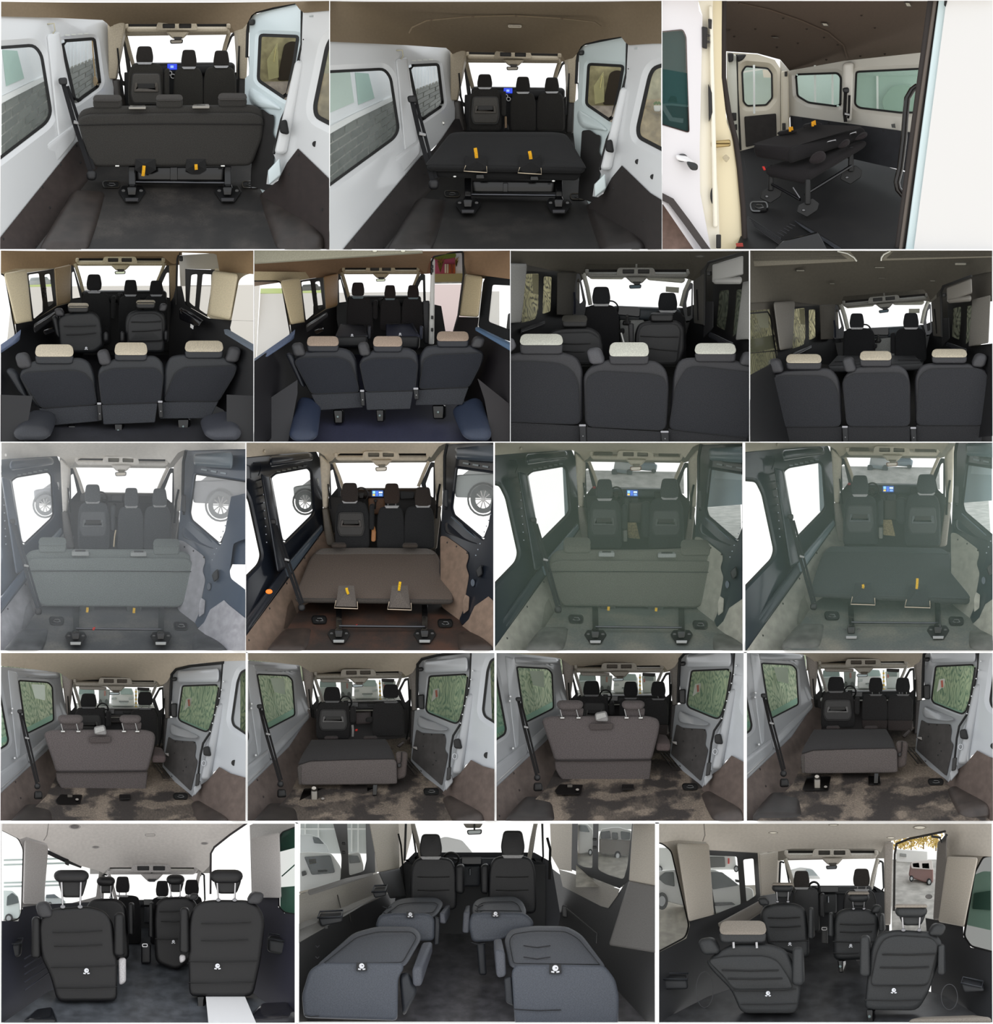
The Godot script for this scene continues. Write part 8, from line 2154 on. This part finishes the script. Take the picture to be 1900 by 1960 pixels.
	one("lamp_pod", "pale lamp pod above the mirror", "lamp", slab([868,14,986,14,966,50,890,50],1460,1520,0.2), "plastic:8d8880")
	setting("trim_6", "pale header rail over the windscreen", bar(600,2,1262,20,1450,90,0.2), "plastic:b9b4ac")
	steering(812,214,40,34,1420)
	vehicle("pale car beyond the windscreen", "car", 2300,[["body", [700,130,780,100,870,120,930,190,700,200],16, "paint:f0f2f4"]],[])
	seat("black leather driver seat", [596,202,842,480],[644,80,766,206],1250, "leather:1c1d21", {head = "leather:1a1a1d", post = true, lean = 0.1, seams = [306,376], arm = [[834,238,880,400]]})
	seat("black leather passenger seat", [1008,194,1260,500],[1073,62,1201,198],1250, "leather:1c1d21", {head = "leather:1a1a1d", post = true, lean = 0.1, seams = [306,376], arm = [[968,236,1006,400]]})
	folded("folded captain seat at the second row, left", 900.0,[430,516,520,426,600,414,740,414,776,444,732,520],[410,570,436,500,520,492,690,494,726,520,724,640,600,640],[726,510,756,520,748,660,722,664],[752,490,778,494,786,552,752,548,780,456,808,450],[598,502,10],240.0)
	folded("folded captain seat at the second row, right", 900.0,[918,506,930,436,980,412,1150,408,1194,440,1216,510],[904,560,918,492,1000,488,1200,492,1240,528,1250,560,1060,640,924,648],[946,650,990,650,1000,820,960,820],[878,486,912,486,906,604,870,600,890,456,914,452],[1046,498,10],240.0)
	folded("folded captain seat in front of the left wall", 440.0,[100,770,300,596,420,564,620,564,664,616,572,776],[30,920,70,790,130,750,556,752,566,780,536,830,532,1056,40,1040],[540,810,590,800,640,900,560,1050],[604,784,660,768,660,880,610,884,660,640,718,636],[344,770,14])
	folded("folded captain seat in front of the right wall", 440.0,[1120,780,1090,630,1124,578,1240,560,1420,562,1500,606,1632,780],[1130,800,1150,762,1400,760,1620,766,1676,840,1694,930,1690,1080,1148,1080],[1090,830,1132,820,1144,980,1100,960],[1042,680,1096,690,1104,830,1052,838,1036,628,1078,622],[1360,782,16])
	var R2 := R
	var e := rnd([1482,-40,1562,-40,1556,262,1510,256,1478,240],10)
	var f := rnd([1590,-40,1772,-40,1740,250,1720,318,1640,296,1586,270],16)
	var wr := T("wall_right", "grey right wall with pale ledge and pillar", "wall", "", "structure")
	wr.p("upper_wall", sheet([1330,-60,1460,-60,1450,280,1380,270,1340,200],[], R2,14), pale)
	wr.p("waist_panel", sheet([1380,270,1450,290,1700,370,1690,400,1640,470,1600,460,1400,360],[], R2 - Vector3(16,0,0),12), "plastic:aeaaa4")
	wr.p("lower_wall", sheet([1330,256,1390,300,1400,360,1640,470,1740,320,2100,340,2100,1090,1640,1090,1500,900,1290,560],[], R2 - Vector3(8,0,0),12), "plastic:505051")
	wr.p("pillar", slab([1770,-20,1900,-20,1900,352,1746,322],[560,380,340,560],[620,440,420,640],0.15), "plastic:aaa49a")
	wr.p("lower_pillar", slab([1746,322,1900,350,1900,700,1640,660],[540,320,300,560],[620,400,380,640],0.2), "plastic:605e5c")
	wr.p("belt_latch", slab([1396,450,1424,456,1424,520,1396,514],860,900,0.3), "plastic:1a1a1a")
	wr.p("panel_groove", tube([1420,470,840,1580,600,620,1576,650,620],4), "plastic:242424")
	put(wr)
	var wg := T("window_64", "black-framed sliding window in the right wall", "window", "", "structure")
	wg.p("frame", sheet([1452,-60,1800,-60,1750,320,1700,366,1446,270],[e, f], R2 - Vector3(10,0,0),24), "plastic:1b1b1a")
	wg.p("pane", sheet(e, [], R2 + Vector3(8,0,0),3), "glass:eef4f4:0.05")
	wg.p("pane", sheet(f, [], R2 + Vector3(8,0,0),3), "glass:eef4f4:0.05")
	for y in [96,138]: wg.p("catch", bar(1556, y, 1578, y + 14,560,40,0.3), "plastic:101010")
	put(wg)
	vehicle("white-over-grey minivan outside the right window", "van", 1700,[["body", [1592,96,1604,56,1690,46,1764,66,1766,180,1720,206,1592,184],10, "paint:eceeee"],["lower_body", [1592,110,1764,118,1764,184,1720,200,1592,182],8, "paint:6d665e"],["window", [1600,72,1650,66,1654,108,1602,108],6, "gloss:3a4246"],["window", [1660,74,1690,76,1694,112,1660,110],6, "gloss:3a4246"],["windscreen", [1706,68,1758,76,1754,112,1708,112],6, "gloss:3c484c"]],[[1690,198,18,26]])
	vehicle("white car through the narrow right pane", "car", 1720,[["body", [1480,30,1530,30,1560,60,1560,180,1480,190],12, "paint:f2f4f4"],["window", [1488,36,1526,40,1544,74,1490,70],6, "gloss:6d787c"]],[[1546,180,12,18]])
	setting("ground", "grey paving outside the right window", sheet([1470,170,1780,190,1780,360,1470,360],[], Vector3(2200,0,-2.5),8), "concrete:c6c2ba")
	one("showroom", "pale building behind the minivan", "building", sheet([1470,-20,1780,-20,1780,60,1470,80],[],2100,8), "matte:d8dcdc")
	one("cab_belt", "black seat belt on the passenger pillar", "seat belt", strip([1318,100,1380,1334,160,1370,1330,320,1350],14), "fabric:151516")
	one("cab_belt", "black seat belt on the driver pillar", "seat belt", strip([534,80,1480,548,140,1480,570,400,1470],9), "fabric:151516")
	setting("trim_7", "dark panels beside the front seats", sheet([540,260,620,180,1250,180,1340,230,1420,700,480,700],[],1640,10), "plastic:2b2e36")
	setting("floor", "grey vinyl floor along the aisle", sheet([-20,1090,100,800,600,560,1200,520,1600,760,1900,1090],[], Vector3(2900,0,-2.2),20), "vinyl:66656a")
func box_18():
	box(1254,1570,646,[1261,1576.5,1900,1958], "in van beside the white sedan")
	var L := Vector3(760,1.6,-0.3); var R := Vector3(760 + 1.6 * 1900,-1.6,-0.3)
	var pale := "plastic:c0b8ac"; var dk := "plastic:26272a"
	var hl := T("ceiling", "pale grey moulded headliner", "ceiling", "", "structure")
	hl.p("lining", lining(0,[-40,130,20,132,130,118,300,130,300,176,580,190,700,186,735,180,760,170,1250,170,1290,200,1300,130,1360,120,1640,64,1660,200,1900,210,1940,210],[L - Vector3(20,0,0), R - Vector3(20,0,0), Vector3(980,0,2.4)],160,90), "liner:dcd5cb")
	hl.p("seam", tube([276,20,660,282,90,760,270,124,760],3), "liner:8a847c")
	put(hl)
	setting("trim_6", "headliner end over the windscreen", sheet([640,60,1340,60,1340,226,640,240],[],1680,10), "liner:9d978e")
	for s in [[666,74,28,7, "rear left"],[1006,30,30,6, "centre"],[1492,44,40,12, "rear right"],[1330,102,26,7, "front right"]]:
		var lp := T("ceiling_lamp", "oval roof lamp at the %s" % s[4], "lamp")
		lp.p("bezel", pad(oval(s[0], s[1], s[2], s[3]),560,20,3), "plastic:8a8478")
		lp.p("lens", pad(oval(s[0], s[1], s[2] * 0.75, s[3] * 0.6),556,10,2), "plastic:e4ded0")
		put(lp)
	var w1 := rnd([-200,110,40,130,96,176,196,600,176,668,-200,860],24)
	var a := rnd([296,206,466,214,488,480,470,510,350,556],12)
	var b := rnd([502,232,560,226,574,434,520,470],10)
	var wl := T("wall_left", "pale upper and charcoal lower left wall", "wall", "", "structure")
	wl.p("upper_wall", sheet([-240,90,320,110,620,150,720,170,700,430,590,440,330,580,180,580,-240,600],[w1,[290,176,584,196,598,460,340,580]], L, 14), pale)
	wl.p("pillar", slab([120,136,306,140,334,540,190,576],[760,1100,1000,660],[830,1170,1080,740],0.3), pale)
	wl.p("cab_pillar", slab([592,200,700,184,690,420,604,436],[1400,1560,1540,1380],[1460,1620,1600,1440],0.15), pale)
	wl.p("lower_wall", sheet([-240,560,190,576,336,540,600,440,720,420,720,900,440,1160,-240,1160],[[-240,540,190,560,198,600,178,672,-240,880]], L - Vector3(12,0,0),14), dk)
	wl.p("waist_panel", slab([350,590,600,460,620,520,400,660],[900,1360,1330,880],[960,1420,1400,950],0.3), "plastic:77716a")
	wl.p("speaker_ring", hoop(oval(280,960,46,100),4, Vector3(640,0,0),8), "plastic:3a3b3e")
	put(wl)
	window("large left rear window with the sedan outside", w1, L, 0,8, pale, "glass:f0f4f4:0.05", 8)
	var wf := T("window_65", "black-framed left sliding window", "window", "", "structure")
	wf.p("frame", sheet([290,176,350,180,584,196,600,456,500,500,342,584,340,560],[a, b], L - Vector3(8,0,0),24), "plastic:1a1a19")
	wf.p("pane", sheet(a, [], L + Vector3(8,0,0),3), "glass:eef4f4:0.05")
	wf.p("pane", sheet(b, [], L + Vector3(8,0,0),3), "glass:eef4f4:0.05")
	put(wf)
	vehicle("white sedan parked along the left windows", "car", 1900,[["body", [-60,320,20,300,120,290,340,290,420,330,480,380,560,400,566,470,480,530,340,540,60,470,-60,420],20, "paint:eef1f2"],["window", [20,340,60,306,110,304,116,388,60,376],8, "gloss:2c3a38"],["windscreen", [306,304,384,306,478,380,330,404],8, "gloss:39474a"],["headlamp", [336,478,440,476,460,490,344,498],4, "gloss:24282a"],["side_mirror", [456,346,480,350,482,366,460,362],5, "plastic:20242a"]],[[44,470,34,50]])
	vehicle("white van behind the sedan", "van", 2300,[["body", [-60,170,100,170,300,214,460,214,470,296,-60,300],10, "paint:e2e6e4"],["window", [300,220,400,222,404,280,306,284],6, "gloss:3a3c38"],["tail_lamp", [418,230,428,230,428,262,418,262],2, "plastic:d03428"]],[[466,290,14,20],[30,292,18,20]])
	setting("ground", "grey concrete around the sedan", sheet([-100,400,620,380,620,800,-100,900],[], Vector3(2800,0,-1.67),8), "concrete:c6c0b4")
	cab5(754,238,1250,400,384, "plastic:c9c4ba", "plastic:3c3e40")
	overhead(1004,194,0.92,734,1266,1450, "plastic:cfc9bf", "plastic:4a463e")
	mirror(968,262,1034,288,1430, "plastic:26282a", "metal:4c4e50")
	steering(902,392,30,34,1420)
	vehicle("pale car beyond the windscreen", "car", 2300,[["body", [760,300,830,280,900,290,950,350,760,352],14, "paint:f2f4f4"],["window", [860,292,900,296,930,330,872,330],6, "gloss:b0bcc0"]],[])
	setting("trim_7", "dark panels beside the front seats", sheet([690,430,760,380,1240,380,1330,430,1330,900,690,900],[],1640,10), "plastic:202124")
	for s in [["driver", [782,390,934,640],[784,294,877,390]],["passenger", [1064,400,1256,620],[1121,282,1219,382]]]:
		seat("charcoal %s front seat" % s[0], s[1], s[2],1300, "leather:2b2c2e", {head = "fabric:3c3836", lean = 0.1, post = true, arm = [[930,420,958,560]] if s[0] == "driver" else []})
	var o := {m = "leather:2a2c2e", am = "leather:303234", hm = "leather:2e3032", pm = "leather:0c0d0e", name = "captain_seat", r = 40.0, top = "leather:a0978c", gm = "leather:2c2e30"}
	var c := o.duplicate(); c.merge({z = 900.0, sil = [594,540,612,494,680,474,800,474,852,506,868,640,872,790,640,720], up = [657,361,784,414,466], arms = [[862,496,894,680]], guide = [576,436,652,492], seams = [[636,556,820,554],[646,608,824,604],[640,690,868,684]], badge = [762,704,8]})
	rear_seat("charcoal captain seat, second row by the sedan windows", c)
	c = o.duplicate(); c.merge({z = 900.0, sil = [1006,590,1022,530,1070,504,1200,504,1256,530,1268,600,1240,790,1008,798], up = [1087,411,1213,472,506], arms = [[976,524,1006,668],[1264,530,1294,640]], guide = [1218,478,1284,536], flip = -1.0, seams = [[1044,592,1240,592],[1044,636,1226,634],[1004,690,1240,692],[1006,756,1150,756]], badge = [1106,714,8], leg = [1032,796,1062,868]})
	rear_seat("charcoal captain seat, second row by the doorway", c)
	c = o.duplicate(); c.merge({z = 440.0, sil = [284,800,330,760,430,700,640,698,740,732,790,830,822,960,800,1092,486,1092,430,960,330,860], face = [290,788,400,768,620,766,690,792,760,900,780,958,440,962,400,900], head = [363,570,627,646,694], arms = [[768,714,836,940]], guide = [230,656,378,774], seams = [[374,848,698,848],[408,896,718,894],[436,962,796,954],[482,1040,806,1036]], badge = [636,980,12]})
	rear_seat("reclined charcoal captain seat, last row by the sedan", c)
	for x in [440,570]: one("headrest_post", "%s chrome post under the reclined head pad" % ("left" if x == 440 else "right"), "post", tube([x, 690,425, x + 4,724,425],9), "metal:b4b4b6")
	c = o.duplicate(); c.merge({z = 440.0, sil = [1214,720,1260,642,1350,620,1570,632,1622,690,1600,800,1540,980,1480,1076,1180,1072,1196,900], face = [1250,740,1290,668,1360,650,1560,664,1600,710,1540,936,1210,936], up = [1347,476,1538,558,622], arms = [[1150,648,1210,890],[1590,700,1630,880]], guide = [1534,578,1648,664], flip = -1.0, seams = [[1278,758,1586,756],[1266,832,1544,830],[1180,1016,1500,1016]], badge = [1345,963,12], leg = [1190,1070,1226,1150]})
	rear_seat("charcoal captain seat, last row by the doorway", c)
	var wr := T("wall_right", "pale right pillar and charcoal lower wall", "wall", "", "structure")
	var w3 := rnd([1850,206,2100,180,2100,800,1780,720,1740,660,1800,300],22)
	wr.p("upper_wall", sheet([1640,60,2140,40,2140,640,1740,606,1590,570,1640,220],[w3], R, 14), pale)
	wr.p("door_panel", slab([1596,130,1650,90,1640,560,1572,570],[960,880,880,980],[1010,930,930,1030],0.3), "plastic:7d7874")
	wr.p("pillar", slab([1650,210,1822,214,1744,606,1600,580],[820,560,620,880],[900,640,700,950],0.25), pale)
	wr.p("lower_wall", sheet([1530,560,1600,572,1744,600,2140,640,2140,1160,1560,1160,1560,900],[[1740,600,1742,664,1782,722,2140,810,2140,600]], R - Vector3(12,0,0),14), "plastic:2c2d30")
	wr.p("speaker_ring", hoop(oval(1660,1000,44,70),4,560,8), "plastic:45464a")
	put(wr)
	window("dark green-tinted right rear window", w3, R, 0,8, pale, "glass:20382e:0.55", 10)
	vehicle("pale green car seen in the right window", "car", 1300,[["body", [1800,320,1860,296,1940,300,1940,640,1760,600],14, "paint:a8ccba"],["window", [1806,420,1940,400,1940,520,1796,510],8, "gloss:38544a"]],[])
	one("door_edge", "dark rubber edge of the open side doorway", "seal", tube([1352,520,1120,1356,200,1120,1366,140,1100,1440,110,1000,1640,68,860],7), "rubber:33302e")
	one("hinge_arm", "black door hinge arm at the doorway top", "hinge", strip([1560,96,880,1610,104,880,1616,130,880,1650,84,880],14,20), "plastic:191919")
	setting("trim_8", "pale post beside the open doorway", slab([1296,140,1350,130,1334,600,1300,600],1250,1330,0.2), "plastic:b4ada6")
	vehicle("brown minivan outside the open doorway", "van", 1800,[["body", [1440,320,1452,250,1560,240,1580,290,1580,360,1560,372,1450,336],8, "paint:7d5852"],["roof", [1452,256,1470,242,1572,236,1580,292,1456,284],8, "paint:dcd4d0"],["window", [1460,254,1500,250,1504,282,1464,278],4, "gloss:6d6a68"],["window", [1514,254,1556,252,1560,288,1516,284],4, "gloss:6d6a68"]],[[1456,342,12,18],[1556,362,14,22]])
	vehicle("white box truck outside the open doorway", "truck", 2100,[["body", [1372,176,1552,190,1552,262,1372,250],4, "paint:f4f4f2"],["window", [1394,200,1430,204,1430,222,1394,218],2, "gloss:9a9c9a"]],[])
	for s in [[1400,150,60,50],[1460,130,56,50],[1530,120,60,46],[1600,130,40,56]]:
		var tr := T("tree", "yellow-green tree beyond the truck, %s" % {1400: "at the doorway post", 1460: "second from the post", 1530: "tallest in the row", 1600: "beside the door panel"}[s[0]], "tree")
		var rng := RandomNumberGenerator.new(); rng.seed = s[0]
		var m := MB.new()
		for i in 160:
			var px: float = s[0] + rng.randfn() * s[2] * 0.42; var py: float = s[1] + rng.randfn() * s[3] * 0.4; var r := 4.0 + rng.randf() * 5.0; var an := rng.randf() * TAU; var z := 2380.0 + rng.randf() * 60.0
			m.t(V(px + r * cos(an), py + r * sin(an), z), V(px + r * cos(an + 2.1), py + r * sin(an + 2.1), z + 8), V(px + r * cos(an + 4.2), py + r * sin(an + 4.2), z - 8),-1)
		tr.p("foliage", m, "matte:d8c078")
		tr.p("trunk", tube([s[0], s[1] + 60,2400, s[0], s[1] - 10,2400],4), "matte:8a7450")
		put(tr)
	setting("ground", "paving outside the doorway", sheet([1340,236,1600,236,1600,660,1340,660],[], Vector3(2730,0,-2.5),10), "concrete:cfccc6")
	one("door_mirror", "grey door mirror at the doorway", "mirror", pad(oval(1548,438,20,14),1040,30,5), "plastic:8f8c8a")
	tray("black cup tray on the left wall", [42,900,180,900,190,960,46,964],560)
	tray("grey cup tray on the right wall", [1724,920,1840,944,1860,968,1740,980],460)
	var bx := T("aisle_box", "grey aisle box with a cup hole", "box")
	bx.p("box", bar(942,606,978,704,1100,80,0.15), "plastic:4a4a4a")
	bx.p("cup_hole", hoop(rect(946,614,970,626,4),3,1094,8), "metal:a8a8a8")
	put(bx)
	setting("floor", "dark grey vinyl aisle floor", sheet([-20,1160,300,1000,720,860,900,640,1030,640,1180,860,1640,1000,1920,1160],[], Vector3(2980,0,-2.2),20), "vinyl:4c4d50")
	one("wheel_arch_cover", "pale-edged wheel arch cover at the right", "cover", block([1430,1120,1900,1110,1900,1150,1420,1150],200,[1500,1110,1800,1100,1860,1130,1460,1136],400,0.5), "leather:8a8278")
